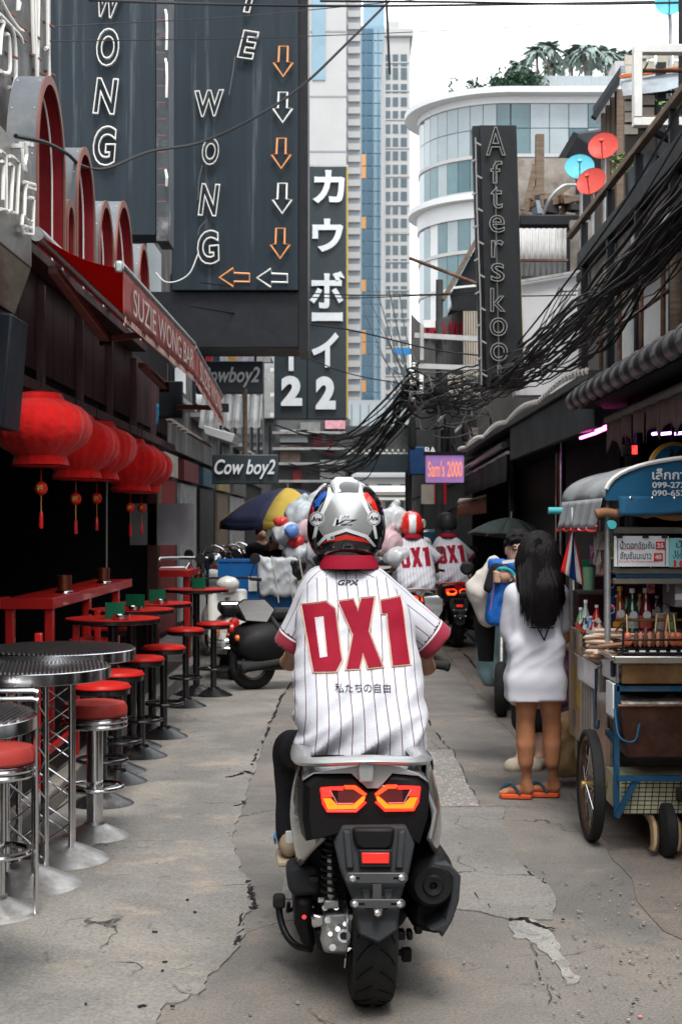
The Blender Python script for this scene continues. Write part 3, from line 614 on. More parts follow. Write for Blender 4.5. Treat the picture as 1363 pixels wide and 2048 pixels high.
def lantern(x,y,z,lab,w=.265):
 t=thing('paper_lantern',lab,'lantern',(x,y,z),rnd.uniform(0,3),'red lanterns hanging over the left bar')
 vs=MB();rs=[]
 for zz,r_ in [(.205,.1),(.186,.112),(.168,.118),(.155,.145),(.13,.195),(.09,.233),(.035,.252),(-.025,.251),(-.075,.232),(-.115,.192),(-.142,.15),(-.157,.136),(-.18,.143),(-.206,.15)]:
  rs.append([Vector((r_*w/.245*(1+.016*math.cos(10*a)+.035*math.sin(3*a+zz*9+x*7)+.022*math.sin(2*a+zz*14+y)+.01*math.cos(23*a))*math.cos(a),r_*w/.245*(1+.016*math.cos(10*a)+.035*math.sin(3*a+zz*9+x*7)+.022*math.sin(2*a+zz*14+y)+.01*math.cos(23*a))*math.sin(a),zz)) for a in [2*math.pi*i/110 for i in range(110)]])
 vs.rings(rs).build('shade',lan_m,t)
 MB().lathe([(.1,-.218),(.146*w/.245,-.212),(.12,-.2)],n=32).build('bottom_ring',redp,t);MB().lathe([(.03,.204),(.09*w/.245,.21),(.03,.218)],n=24).build('top_cap',redp,t)
 MB().tube([(0,0,.24),(0,0,2.47-z)],.004,5).build('cord',blackm,t)
 MB().tube([(0,0,-.23),(0,0,-.3)],.003,5).build('thread',redp,t)
 MB().lathe([(.008,-.3),(.03,-.315),(.037,-.34),(.03,-.365),(.008,-.38)],n=14).build('charm',mat('red_charm',(.55,.02,.01),.5),t)
 put_text('charm_mark','福',(0,0,-.34),.036,.036,gold,t,rot=(0,0,-t.rotation_euler.z),off=.03).location=Vector((.038*math.sin(t.rotation_euler.z)*-1,-.038*math.cos(t.rotation_euler.z),0))
 MB().tube([(0,0,-.38),(0,0,-.47)],.0025,5).build('string',gold,t);MB().lathe([(.004,-.47),(.01,-.485),(.013,-.56),(.009,-.57)],n=8).build('tassel',redp,t)
for q,lab in zip([(-1.74,8.15,2.15),(-1.75,9.25,2.11),(-1.77,10.15,2.13),(-1.72,11.4,2.08),(-1.77,12.4,2.09)],
 ['nearest and largest red lantern at the left edge','second red lantern from the left edge','middle red lantern half hidden by its neighbours','fourth red lantern along the bar, low hanging','farthest red lantern beside the dark doorway']):lantern(*q,lab)
# == bar furniture on the left
gloss_black=mat('gloss_black_enamel',(.01,.01,.011),.22,0,var=.2,coat=.4)
worn_steel=mat('worn_steel_base',(.4,.39,.38),.42,.9,var=.3,scale=8,col2=(.14,.12,.1),c2=.64,bump=.04)
worn_black=mat('worn_black_base',(.016,.016,.017),.3,.3,var=.3,col2=(.14,.13,.125),c2=.62,c2w=.06)
pinkred=mat('faded_red_vinyl',(.36,.045,.038),.42,0,var=.12,bump=.08,bscale=40)
def bell(r,h):return [(r,0),(r,.006),(r*.93,.016),(r*.75,h*.36),(r*.52,h*.62),(r*.3,h*.84),(.05,h)]
def stool(name,lab,loc,m_seat,m_leg,m_base,thick,grp,chromed=False):
 t=thing(name,lab,'stool',loc,0,grp);zt=.70;r=.165
 MB().lathe([(.05,zt-thick),(r-.012,zt-thick),(r,zt-thick+.012),(r,zt-.03),(r-.012,zt-.008),(r-.05,zt),(.02,zt+.003)],n=36).build('seat',m_seat,t)
 if chromed:
  for z in (zt-thick-.02,zt-thick-.045):MB().torus((0,0,z),r-.008,.0125,36,8).build('seat_ring',chrome,t)
  MB().lathe([(r-.02,zt-thick-.058),(r-.015,zt-thick-.005)],n=36).build('seat_pan',chrome,t)
 else:MB().lathe([(r-.03,zt-thick-.035),(r-.008,zt-thick-.028),(r-.006,zt-thick-.001)],n=36).build('seat_pan',m_leg,t)
 pr=.042 if chromed else .028
 MB().lathe([(pr,.05),(pr,zt-thick-.03)],n=18).build('post',m_leg,t)
 MB().torus((0,0,.26),.14,.012,32,8).build('foot_ring',m_leg if not chromed else chrome,t)
 for a in (0,2.1,4.2):MB().bar((pr*math.cos(a),pr*math.sin(a),.24),(.14*math.cos(a),.14*math.sin(a),.26),.014,.014).build('ring_spoke',m_leg,t)
 MB().lathe(bell(.18 if chromed else .185,.085),n=36).build('base',m_base,t);return t
st0=stool('chrome_stool','chrome pedestal stool with faded red seat, cut off by the left edge of the photo',(-1.435,5.83,0),pinkred,chrome,worn_steel,.075,'chrome stools with faded red seats',True)
dup(st0,(-1.28,7.28,0),.7,'chrome pedestal stool with faded red seat beside the truss legged tables')
bs0=stool('black_stool','first black stool behind the chrome stool, bright red seat',(-1.388,8.13,0),redlac,gloss_black,worn_black,.035,'black bar stools with red seats along the street')
for x,y,lab in [(-1.41,8.83,'second black stool, red seat just above the nearest black one'),(-1.405,9.8,'third black stool along the row, below the front red table'),(-1.363,10.7,'fourth black stool along the row, below the middle red table'),
    (-1.40,12.5,'black stool with red seat standing before the far red table'),(-1.23,13.3,'farthest black stool, beside the white parked scooter')]:dup(bs0,(x,y,0),rnd.uniform(0,6),lab)
for x,y,lab in [(-1.95,8.7,'red seat stool in shadow under the chrome tables'),(-1.8,10.1,'red seat stool in shadow behind the front red table'),(-1.85,11.3,'red seat stool in shadow behind the middle red table')]:dup(bs0,(x,y,.1),1,lab)
rib_steel=mat('ribbed_table_steel',(.36,.36,.36),.3,1.0,var=.15,scale=10)
dark_top=mat('dark_table_pan',(.03,.03,.032),.4,.6)
def truss_table(lab,loc,r,zt,rz):
 t=thing('truss_table',lab,'table',loc,rz,'round chrome tables on truss legs')
 MB().lathe([(r-.01,zt-.055),(r,zt-.05),(r,zt-.004),(r-.006,zt)],n=56).build('rim',chrome,t)
 MB().lathe([(r-.012,zt-.02),(r-.012,zt+.001)],n=56).build('table_top',dark_top,t)
 rb=MB();k=40
 for i in range(k):
  y_=-r+.02+(2*r-.04)*i/(k-1);h_=math.sqrt(max(0,(r-.015)**2-y_*y_));rb.box((y_,0,zt+.004),(.0065,2*h_,.008))
 T(rb.build('ribs',rib_steel,t,smooth=False),kind='stuff')
 q=[Vector((.09*math.cos(a),.09*math.sin(a),0)) for a in (.4,.4+math.pi/2,.4+math.pi,.4+1.5*math.pi)]
 for p in q:MB().cyl(p+Vector((0,0,.06)),p+Vector((0,0,zt-.05)),.0135,n=10).build('truss_tube',chrome,t)
 lc=MB()
 for i in range(4):
  a,b=q[i],q[(i+1) % 4]
  for j in range(9):
   z0=.1+j*.092;z1=z0+.092;u,v=(a,b) if j % 2 == 0 else (b,a);lc.cyl(u+Vector((0,0,z0)),v+Vector((0,0,z1)),.0045,n=6)
 T(lc.build('truss_lacing',chrome,t),kind='stuff')
 MB().lathe(bell(.245,.105),n=44).build('base',worn_steel,t)
truss_table('nearer chrome truss table with the broad dome base in front',(-1.41,6.30,0),.37,.975,.2)
truss_table('farther chrome truss table behind the first one, top higher in the photo',(-1.365,6.78,0),.365,1.012,.5)
t=thing('side_table','low ribbed chrome table cut off by the left edge of the photo','table',(-1.40,4.75,0))
MB().lathe([(.36,.93),(.37,.935),(.37,.975),(.36,.98)],n=48).build('table_top',chrome,t)
rb=MB()
for i in range(40):
 y_=-.34+.68*i/39;rb.box((y_,0,.985),(.0075,2*math.sqrt(.355**2-y_*y_),.008))
T(rb.build('ribs',rib_steel,t,smooth=False),kind='stuff');MB().lathe([(.04,.05),(.04,.93)],n=16).build('post',chrome,t);MB().lathe(bell(.24,.1),n=36).build('base',worn_steel,t)
t.location=(P(-158,1445,4.62).x,4.62,0)
t=thing('chrome_chair','chrome tube chair back with two rails at the left edge','chair',(-1.55,5.75,0))
pz=[P(0,1382,5.8).z,P(0,1398,5.8).z]
for z in pz:MB().tube([(-1.72,5.8,z),(-1.27,5.8,z),(-1.25,5.8,z-.006)],.0105,8).bw('back_rail',chrome,t)
for x in (-1.7,-1.262):MB().cyl((x,5.815,0),(x,5.815,pz[0]),.0105,n=8).bw('leg',chrome,t)
MB().box((-1.9,5.7,.46),(.4,.4,.03)).bw('seat',mat('dark_gloss',(.03,.03,.032),.2),t,bevel=.01)
black_edge=gloss_black
def red_table(lab,loc,r=.305,zt=1.0):
 t=thing('red_table',lab,'table',loc,0,'round red topped bar tables')
 MB().lathe([(r-.004,zt-.006),(r-.004,zt),(.01,zt+.001)],n=44).build('table_top',redlac,t);MB().lathe([(r-.02,zt-.035),(r,zt-.03),(r,zt-.008)],n=44).build('edge',black_edge,t)
 MB().lathe([(.032,.05),(.032,zt-.035)],n=16).build('post',gloss_black,t);MB().lathe(bell(.22,.09),n=36).build('base',worn_black,t);MB().lathe([(.16,zt-.05),(.12,zt-.036)],n=20).build('top_plate',gloss_black,t);return t
r0=red_table('nearest round red table with one green menu holder',(-1.5,9.2,0))
for x,y,lab in [(-1.53,10.2,'second round red table with green holders and an ashtray'),(-1.49,11.0,'third round red table, half hidden by the second'),(-1.40,13.4,'farthest red table with a green holder beside the white scooter')]:dup(r0,(x,y,0),0,lab)
green=mat('green_plastic',(.005,.12,.055),.4,0,var=.2)
def holder(x,y,lab,w=.085,g='green menu holders on the red tables'):
 t=thing('menu_holder',lab,'holder',(x,y,1.002),rnd.uniform(-.5,.5),g)
 for sx in (-1,1):
  MB().b2((sx*.03-.035,-.03,0),(sx*.03-.031,.03,.1)).build('side',green,t);MB().b2((sx*.03-.0305,-.03,0),(sx*.03+.0255,-.026,.1)).build('side',green,t)
  MB().b2((sx*.03-.0305,.026,0),(sx*.03+.0255,.03,.1)).build('side',green,t);MB().b2((sx*.03-.0305,-.0255,0),(sx*.03+.0255,.0255,.004)).build('bottom',green,t)
for x,y,lab in [(-1.47,9.12,'green menu holder on the nearest red table, left'),(-1.50,10.2,'green menu holder in the middle of the second red table'),(-1.44,10.95,'green menu holder on the third red table'),(-1.37,13.35,'green menu holder on the farthest red table')]:holder(x,y,lab)
def ashtray(x,y,lab):
 t=thing('ashtray',lab,'ashtray',(x,y,1.002),0,'ashtrays on the red tables')
 MB().lathe([(.05,0),(.055,.003),(.057,.028),(.052,.03),(.046,.012),(.01,.01)],n=24).build('bowl',chrome,t);MB().lathe([(.044,.0125),(.02,.016)],n=16).build('ash',mat('ash',(.2,.19,.18),.95),t)
for x,y,lab in [(-1.42,9.02,'round metal ashtray on the nearest red table'),(-1.48,9.98,'round metal ashtray on the second red table'),(-1.40,10.85,'round metal ashtray on the third red table')]:ashtray(x,y,lab)
def counter(lab,x0,x1,y0,y1,zt,posts,leg):
 t=thing('bar_counter',lab,'counter',((x0+x1)/2,(y0+y1)/2,.1))
 MB().b2((x0+.012,y0+.012,zt-.025),(x1-.012,y1,zt-.006)).bw('counter_top',redlac,t)
 MB().b2((x0,y0,zt-.075),(x1,y0+.01,zt)).bw('front_edge',redp,t,bevel=.003);MB().b2((x1-.01,y0+.0105,zt-.075),(x1,y1,zt)).bw('street_edge',redp,t,bevel=.003)
 if leg:MB().b2((x0-.3+.002,y0-.02+.02,zt-.075),(x0-.002,y0+.3,zt)).bw('return_top',redp,t,bevel=.003)
 for x,y in posts:MB().b2((x-.03,y-.03,.1),(x+.03,y+.03,zt-.076)).bw('leg',redp,t,bevel=.006)
counter('long red lacquered counter with raised edge on the left',-2.35,-1.99,9.7,13.3,1.1,[(-2.03,9.78),(-2.3,9.78),(-2.03,11.2),(-2.03,12.6),(-2.3,12.6)],True)
counter('short red counter farther back, beside chrome railings',-2.2,-1.72,15.75,16.9,1.1,[(-1.76,15.85),(-2.1,15.85),(-1.76,16.8)],False)
t=thing('guard_rail','red painted steel rail frame standing behind the truss tables','frame',(-1.75,7.8,.1))
for x,y in [(-1.86,7.4),(-1.70,7.9),(-1.72,9.1),(-1.73,9.95)]:MB().b2((x-.02,y-.02,0),(x+.02,y+.02,1.0)).bw('post',redp,t,bevel=.005)
MB().bar((-1.86,7.4,.3),(-1.70,7.9,.3),.03,.03).bw('rail',redp,t);MB().bar((-1.70,7.9,.3),(-1.72,9.1,.3),.03,.03).bw('rail',redp,t)
bronze=mat('copper_cup',(.28,.11,.06),.35,.8,var=.2)
for px,py,Y,lab in [(140,1168,10.6,'copper coloured cup on the near part of the red counter'),(217,1148,12.4,'copper coloured cup at the far end of the red counter')]:
 p=P(px,py,Y);t=thing('cup',lab,'cup',(p.x-.04,Y,1.076));s_=1
 MB().lathe([(.06,0),(.065,.003),(.065,.03),(.062,.034)],n=20).build('coaster',chrome,t);MB().lathe([(.05,.035),(.055,.15),(.05,.15),(.046,.05)],n=20).build('body',bronze,t)
MB().cyl((P(213,0,12.6).x-.0,12.6,1.08),(P(213,0,12.6).x,12.6,2.45),.012,n=8).build('thin_pole',steel)
T(bpy.data.objects['thin_pole'],'thin vertical steel pole rising from the red counter','pole')
def rail(lab,pts,Y0,Y1):
 t=thing('railing',lab,'railing',P((pts[0][0]+pts[-1][0])/2,1200,(Y0+Y1)/2)*Vector((1,1,0)) if False else Vector((P(pts[0][0],0,Y0).x,Y0,0)),0,'chrome railings left of the street')
 n=len(pts);q=[P(a,b,Y0+(Y1-Y0)*i/(n-1)) for i,(a,b) in enumerate(pts)]
 MB().tube(q,.022,10).bw('rail',chrome,t);MB().tube([p-Vector((0,0,.12)) for p in q[1:-1] or q],.016,8).bw('rail',chrome,t)
 for p in (q[0],q[-1]):MB().cyl((p.x,p.y,0),p,.02,n=8).bw('post',chrome,t)
rail('chrome rail from the thin pole to the short red counter',[(222,1134),(270,1132),(276,1122)],16,16.2);rail('bent chrome railing behind the short red counter',[(312,1128),(320,1117),(370,1116),(415,1117)],17.2,17.6)
rail('chrome railing beside the white scooter',[(370,1140),(378,1128),(382,1160)],16.4,16.8)
def hoop_chair(px,py,Y,lab):
 p=P(px,py,Y);t=thing('chrome_chair',lab,'chair',(p.x,Y,0),rnd.uniform(-.3,.3),'chrome hoop back chairs by the white scooter');h=p.z
 MB().tube([(-.17,0,0),(-.17,0,h-.16)]+[(-.17*math.cos(a),0,h-.16+.16*math.sin(a)) for a in [math.pi*i/12 for i in range(1,12)]]+[(.17,0,h-.16),(.17,0,0)],.017,8).build('hoop_back',chrome,t)
 MB().grid(lambda u,v:Vector((-.13+.26*u,.012,h-.3+.22*v)),2,2).build('back_plate',chrome,t,solid=.008);MB().box((0,-.2,.5),(.36,.36,.05)).build('seat',redlac,t,bevel=.015)
 for x in (-.16,.16):MB().cyl((x,-.36,0),(x,-.36,.48),.014,n=8).build('leg',chrome,t)
for i,(px,py,Y) in enumerate([(428,1092,19),(445,1093,19.7),(463,1090,20.5),(478,1086,21.3)]):hoop_chair(px,py,Y,['nearest chrome hoop back chair behind the white scooter','second chrome hoop back chair behind the white scooter','third chrome hoop back chair, near the blue crate','farthest chrome hoop back chair under the umbrella edge'][i])
# == neighbours on the left, farther down the street
nb=thing('left_shophouses','row of dark shophouses beyond the bar on the left','building',(-4,28,0))
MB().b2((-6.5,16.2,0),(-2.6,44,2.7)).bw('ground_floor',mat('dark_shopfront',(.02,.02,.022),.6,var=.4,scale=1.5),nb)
MB().b2((-6.4,16.25,2.7),(-2.5,44,6.6)).bw('upper_wall',mat('sooty_wall',(.13,.125,.12),.85,var=.35,scale=1.2,col2=(.045,.04,.04),c2=.5,stretch=(1,1,.4)),nb)
for i in range(9):MB().b2((-2.5,17.5+i*2.9,3.6),(-2.44,18.9+i*2.9,5.2)).bw('window',mat('dim_window',(.03,.035,.04),.15),nb);MB().b2((-2.56,17.2+i*2.9,3.35),(-2.3,19.2+i*2.9,3.42)).bw('sill',galv,nb)
MB().b2((-6.5,16.2,6.6),(-2.2,44,6.75)).bw('roof',galv,nb)
for i,(y0,y1,m) in enumerate([(17.2,19.2,blackm),(19.6,21.4,redlac),(22,24.4,galv),(25,27.5,blackm),(28.5,31,wood),(32,36,galv)]):
 MB().b2((-2.598,y0,.1),(-2.55,y1,2.25)).bw('shutter',m if i != 1 else mat('dull_red_door',(.16,.02,.02),.6),nb);MB().b2((-2.598,y0+.1,2.3),(-2.5,y1-.1,2.62)).bw('sign_panel',mat('shop_panel_%d' % i,[(.04,.05,.06),(.3,.28,.24),(.12,.03,.03),(.05,.09,.12),(.25,.2,.1),(.1,.1,.1)][i],.6,var=.4,scale=5),nb)
lb=thing('left_tall_building','pale tall rear wall behind the slate sign boards','building',(-6,30,0))
MB().b2((-12,20,6.8),(-3.2,42,16)).bw('wall',mat('grimy_plaster',(.3,.3,.29),.8,var=.2,scale=.8),lb)
def script_sign(lab,px0,py0,px1,py1,Y,txt,wf,hf,rot=0):
 a,b=P(px0,py0,Y),P(px1,py1,Y);t=thing('name_sign',lab,'sign',((a.x+b.x)/2,Y,b.z))
 MB().b2((a.x,Y,b.z),(b.x,Y+.14,a.z)).bw('panel',kb_,t,bevel=.01)
 put_text('lettering',txt,((a.x+b.x)/2,Y-.03,(a.z+b.z)/2),(b.x-a.x)*wf,(a.z-b.z)*hf,letter_m,t,world=True,off=.016,ext=.02,shear=.28)
 for x in (a.x+.1,b.x-.1):MB().bar((x,Y+.05,a.z),(x,Y+.05,a.z+.35),.03,.03).bw('hanger',blackm,t)
script_sign('upper dark sign reading Cowboy 2 in white script',392,722,526,787,18,'Cowboy2',.9,.62);script_sign('lower black sign reading Cowboy 2 hanging above the umbrella',424,909,556,968,17,'Cow boy2',.92,.66)
t=thing('corrugated_canopy','pale corrugated sheet canopy below the upper name sign','canopy',P(460,850,17.6))
sheet_m=mat('pale_corrugated',(.62,.62,.61),.5,.2,var=.15,scale=3,col2=(.24,.21,.18),c2=.64)
for i in range(7):
 x0=P(400,0,17.6).x+i*.108
 MB().grid(lambda u,v:Vector((x0+.106*u,17.9-.5*v,P(0,790,17.9).z+(P(0,856,17.4).z-P(0,790,17.9).z)*v+.012*math.cos(2*math.pi*u*1))),8,3).bw('sheet',sheet_m,t,solid=.004)
t=thing('gutter','grey metal gutter end under the corrugated canopy','gutter',P(435,870,15.8));a=P(405,850,15.8)
MB().prism([(a.x,a.z),(a.x+.36,a.z-.1),(a.x+.33,a.z-.2),(a.x+.03,a.z-.1)],15.8,16.6,'Y').bw('trough',galv,t,bevel=.006)
t=thing('shingle_roof','small pent roof of weathered grey wooden slats','roof',P(355,880,15.6))
for i in range(9):
 a=Vector((-1.99+i*.048,14.5+rnd.uniform(-.06,.06),2.80-i*.032));b=a+Vector((0,2.6,0));MB().bar(a,b,.052,.014).bw('slat',mat('grey_slat',(.22,.19,.165),.85,var=.4,scale=5),t)
t=thing('monitor','flat black monitor under the end of the red awning','monitor',P(342,835,13.9));a,b=P(318,762,13.9),P(365,836,13.9)
MB().b2((a.x,13.9,b.z),(b.x,13.97,a.z)).bw('casing',blackp,t,bevel=.008);MB().b2((a.x+.012,13.895,b.z+.02),(b.x-.012,13.899,a.z-.012)).bw('screen',mat('dark_screen',(.012,.014,.017),.12),t);MB().bar((a.x+.1,13.94,a.z),(a.x+.1,13.94,a.z+.3),.03,.03).bw('mount',blackm,t)
t=thing('blue_banner','narrow blue cloth strip hanging beside the monitor','banner',P(312,850,14.2))
MB().grid(lambda u,v:P(306+12*u-5*v*(u-.5),808+45*v,14.2)+Vector((0,.015*math.sin(6*u+3*v),0)),5,6).bw('cloth',mat('cyan_cloth',(.01,.16,.28),.7),t,solid=.003)
t=thing('poster_row','row of small bright posters above the upper name sign','poster',P(470,722,19.5))
for i,c_ in enumerate([(.5,.5,.48),(.5,.03,.03),(.04,.06,.08),(.45,.5,.55),(.6,.35,.1),(.55,.4,.36),(.5,.48,.6),(.42,.42,.45),(.55,.54,.52),(.5,.5,.5)]):
 a,b=P(396+i*14.6,696,19.5),P(396+i*14.6+13.8,724,19.5);MB().b2((a.x,19.5,b.z),(b.x,19.52,a.z)).bw('poster',mat('poster_%d' % i,c_,.6,var=.35,scale=14),t)
for px,py in [(490,860),(318,1000)]:
 p=P(px,py,17.3);o=MB().cyl((p.x,17.3,p.z-.5),(p.x,17.3,p.z+.5),.03,n=10).build('timber_post',wood);T(o,'weathered post behind the lower name sign' if px == 490 else 'weathered post in the dark doorway behind the lanterns','post')
# == street umbrella, handcart and bag load on the left
def parasol(name,lab,c,r,h,cols,n=8,rz=0.0,grp=None,flap=.06,tilt=(0,0),shaft=2.0):
 t=thing(name,lab,'umbrella',c,0,grp);t.rotation_euler=(tilt[0],tilt[1],rz)
 for i in range(n):
  a0,a1=2*math.pi*i/n,2*math.pi*(i+1)/n;b=MB()
  def fn(u,v):
   a=a0+(a1-a0)*u;k=1-.07*math.sin(math.pi*u)*v;rr=r*v*k;return Vector((rr*math.cos(a),rr*math.sin(a),h*(1-v**1.75)-.03*v*math.sin(math.pi*u)*h*2))
  b.grid(fn,4,8).build('panel',cols[i % len(cols)],t,solid=.002)
  if flap:
   f2=MB().grid(lambda u,v:fn(u,1)+Vector((0,0,-flap*v))*(1),4,1);f2.build('flap',cols[i % len(cols)],t,solid=.002)
  MB().tube([Vector((r*v*math.cos(a0),r*v*math.sin(a0),h*(1-v**1.75)-.012)) for v in (0.02,.3,.6,.98)],.005,5).build('rib',steel,t)
 MB().cyl((0,0,-shaft),(0,0,h+.07),.016 if r > .8 else .008,n=10).build('shaft',steel,t);return t
navy=mat('navy_umbrella_cloth',(.035,.04,.085),.8,var=.12,bump=.1,bscale=150);yellow=mat('yellow_umbrella_cloth',(.6,.42,.08),.8,var=.1,bump=.1,bscale=150)
c=P(575,1040,19.5);parasol('market_umbrella','large navy and yellow market umbrella over the food cart',(c.x,19.5,c.z-.02),1.0,.46,[navy,yellow],rz=.5,flap=.1,shaft=1.75)
blue_pl=mat('blue_crate_plastic',(.006,.085,.27),.4,0,var=.2,scale=3,col2=(.02,.05,.12),c2=.62)
def crate(lab,c,wd,dp,ht,rz):
 t=thing('plastic_crate',lab,'crate',c,rz,'blue plastic crates on the handcart');n=6
 MB().b2((-wd/2+.01,-dp/2+.01,0),(wd/2-.01,dp/2-.01,.012)).build('bottom',blue_pl,t)
 for nm,q in (('wall',((-wd/2,-dp/2,.0125),(wd/2,-dp/2+.012,ht))),('wall',((-wd/2,dp/2-.012,.0125),(wd/2,dp/2,ht))),('wall',((-wd/2,-dp/2+.0125,.0125),(-wd/2+.012,dp/2-.0125,ht))),('wall',((wd/2-.012,-dp/2+.0125,.0125),(wd/2,dp/2-.0125,ht)))):MB().b2(*q).build(nm,blue_pl,t)
 for z in (ht-.03,.1*ht+.02):
  MB().b2((-wd/2-.012,-dp/2-.013,z),(wd/2+.012,-dp/2-.001,z+.03)).build('rim',blue_pl,t,bevel=.004)
 for i in range(n+1):MB().b2((-wd/2+i*wd/n-.008,-dp/2-.012,.1*ht+.0505),(-wd/2+i*wd/n+.008,-dp/2-.0005,ht-.0305)).build('rib',blue_pl,t)
 return t
hc=thing('handcart','low steel handcart loaded with blue crates on the left','cart',(-.95,16.3,0))
MB().b2((-1.42,15.85,.52),(-.55,17.0,.57)).bw('platform',rust,hc)
for x,y in [(-1.38,15.9),(-.6,15.9),(-1.38,16.95),(-.6,16.95)]:MB().cyl((x,y,.06),(x,y,.52),.018,n=8).bw('leg',rust,hc);MB().lathe([(.02,-.02),(.06,-.018),(.06,.018),(.02,.02)],(x,y,.06),14,'X').bw('wheel',rubber,hc)
cr=crate('big blue plastic crate with a grey bag tied on its front',(-1.0,16.15,.575),.86,.5,.64,.06)
crate('second blue plastic crate behind the big one on the handcart',(-.98,16.75,.575),.8,.5,.62,-.04)
bagw=mat('white_bag_plastic',(.46,.47,.49),.3,0,var=.15,scale=6,bump=.5,bscale=18,coat=.2);bagg=mat('grey_bag_plastic',(.36,.38,.4),.35,0,var=.15,bump=.5,bscale=18)
def crumple(a,sc=9):return lambda V,Nn:V+Nn*(a*.8-a*2.6*np.abs(fnoise(V,(sc,sc,sc*.7),3.1))[:,None]+a*.5*fnoise(V,(sc*2.5,sc*2.5,sc*1.5),6)[:,None])
def bag(lab,c,r,m,knots=True,nm='plastic_bag',grp='bagged goods piled on the handcart'):
 t=thing(nm,lab,'bag',c,0,grp)
 pr=[E((0,0,r[2]*.95),r,.05),E((r[0]*.25,-r[1]*.2,r[2]*1.3),(r[0]*.6,r[1]*.6,r[2]*.5),.05)]
 if knots:pr += [C((0,0,r[2]*1.7),(.02,0,r[2]*2.15),r[0]*.22,r[0]*.1,.06),C((.02,0,r[2]*2.1),(.05,0,r[2]*2.25),.025,.04,.05)]
 soft_obj('body',pr,m,t,.018,disp=crumple(.02,7));return t
soft_t=thing('plastic_bag','flattened grey plastic bag tied to the front of the big crate','bag',(P(555,1150,15.85).x,15.85,.82))
soft_obj('body',[B((0,0,.2),(.17,.02,.17),.04,.03),C((-.17,0,.36),(-.2,0,.42),.04,.02),C((.16,0,.36),(.19,0,.4),.04,.02)],bagg,soft_t,.014,disp=crumple(.02,8))
T(MB().b2((P(497,0,15.88).x,15.86,P(0,1182,15.88).z),(P(514,0,15.88).x,15.868,P(0,1153,15.88).z)).build('paper_label',mat('paper_white',(.6,.6,.58),.8,var=.15)),'white paper label stuck on the big blue crate','label')
T(soft_obj('black_bag',[E(P(588,1140,15.85),(.1,.06,.13),.03),C(P(570,1125,15.85),P(600,1130,15.85),.05,.06)],mat('black_bag_plastic',(.01,.01,.012),.2,bump=.6,bscale=20),None,.014,disp=crumple(.02)),'black plastic bag tied beside the grey one on the crate','bag')
for px,w_ in [(543,.008),(572,.006),(597,.008)]:
 a,b=P(px,1112,15.8),P(px+14,1205,15.8);T(MB().tube([a,(a+b)/2+Vector((.01,-.03,0)),b],w_,6).build('rope',mat('pale_rope',(.4,.38,.34),.9)),{543:'pale rope over the big crate, left of the grey bag knot',572:'pale rope over the big crate behind the grey bag',597:'pale rope over the right end of the big crate'}[px],'rope')
multi=[bagw,mat('red_bag',(.5,.03,.03),.35,bump=.5,bscale=18),mat('blue_bag',(.1,.22,.5),.35,bump=.5,bscale=18),mat('pink_bag',(.48,.33,.35),.35,bump=.5,bscale=18),bagg,mat('translucent_bag',(.42,.47,.5),.2,bump=.5,bscale=18)]
hc2=thing('motor_tricycle','cargo tricycle bearing the piled plastic bags behind the rider','tricycle',(-.3,17.3,0))
MB().b2((-.75,17.15,.6),(.85,18.2,.66)).bw('cargo_bed',rust,hc2)
for x in (-.66,.76):MB().lathe([(.06,-.04),(.24,-.045),(.28,-.03),(.28,.03),(.24,.045),(.06,.04)],(x,17.7,.28),28,'X').bw('wheel',rubber,hc2)
for x in (-.72,.82):MB().bar((x,17.2,.66),(x,17.2,1.2),.03,.03).bw('stake',rust,hc2)
for px,py,Y,r,k,lab in [(600,1030,17.5,(.22,.2,.2),5,'clear plastic bag at the top of the pile, left of the helmet'),(572,1068,17.3,(.2,.18,.17),0,'white printed bag at the left side of the pile'),(618,1062,17.3,(.2,.16,.16),3,'pinkish white bag in the pile beside the helmet'),
  (590,1085,17.25,(.13,.12,.1),1,'red bag squeezed low in the pile'),(560,1045,17.28,(.1,.1,.08),1,'small red bag high at the left of the pile'),(582,1062,17.1,(.09,.08,.1),2,'blue printed bag in the pile'),
  (600,1108,17.3,(.25,.2,.15),4,'grey bag at the bottom of the pile'),(632,1105,17.2,(.15,.15,.2),4,'grey bag against the rider jersey'),(786,1048,17.5,(.24,.2,.24),0,'large white bag right of the helmet, top'),(776,1090,17.3,(.2,.18,.2),3,'pale pink bag right of the helmet'),
  (792,1115,17.2,(.18,.15,.14),0,'white bag right of the helmet, bottom'),(640,1010,17.7,(.2,.2,.2),0,'white bag just left of the helmet top')]:
 r=tuple(q*.86 for q in r);p=P(px,py,Y);bag(lab,(p.x,Y,p.z-r[2]*.95),r,multi[k],knots=r[2] > .15)
# == towers far behind
tw_white=mat('tower_white_cladding',(.36,.36,.36),.6,0,var=.06,scale=.3);tw_grey=mat('tower_pale_grey',(.28,.3,.32),.55,0,var=.08,scale=.3)
tw_win=mat('tower_window',(.06,.09,.11),.12,0,var=.4,scale=.12);tw_blue=mat('tower_blue_glass',(.02,.09,.15),.12,0,var=.35,scale=.15,coat=.4);tw_pale=mat('tower_pale_glass',(.16,.26,.33),.12,0,var=.25,scale=.12,coat=.4)
tw_or=mat('tower_warm_blind',(.55,.27,.1),.5);cyan_g=mat('cyan_green_glass',(.06,.12,.135),.08,0,var=.45,scale=.2,coat=.5);pale_g=mat('pale_curtain_glass',(.23,.275,.295),.1,0,var=.2,scale=.25,coat=.5);dk_g=mat('dark_teal_glass',(.03,.08,.1),.08,0,var=.3,scale=.3,coat=.5)
tA=thing('white_tower','plain white tower beside the big slate sign, cut off by the top edge','tower',P(660,1050,120)*Vector((1,1,0)))
a,b=P(560,900,120),P(692,-60,120);MB().b2((a.x,120,0),(b.x,138,b.z)).bw('wall',tw_white,tA)
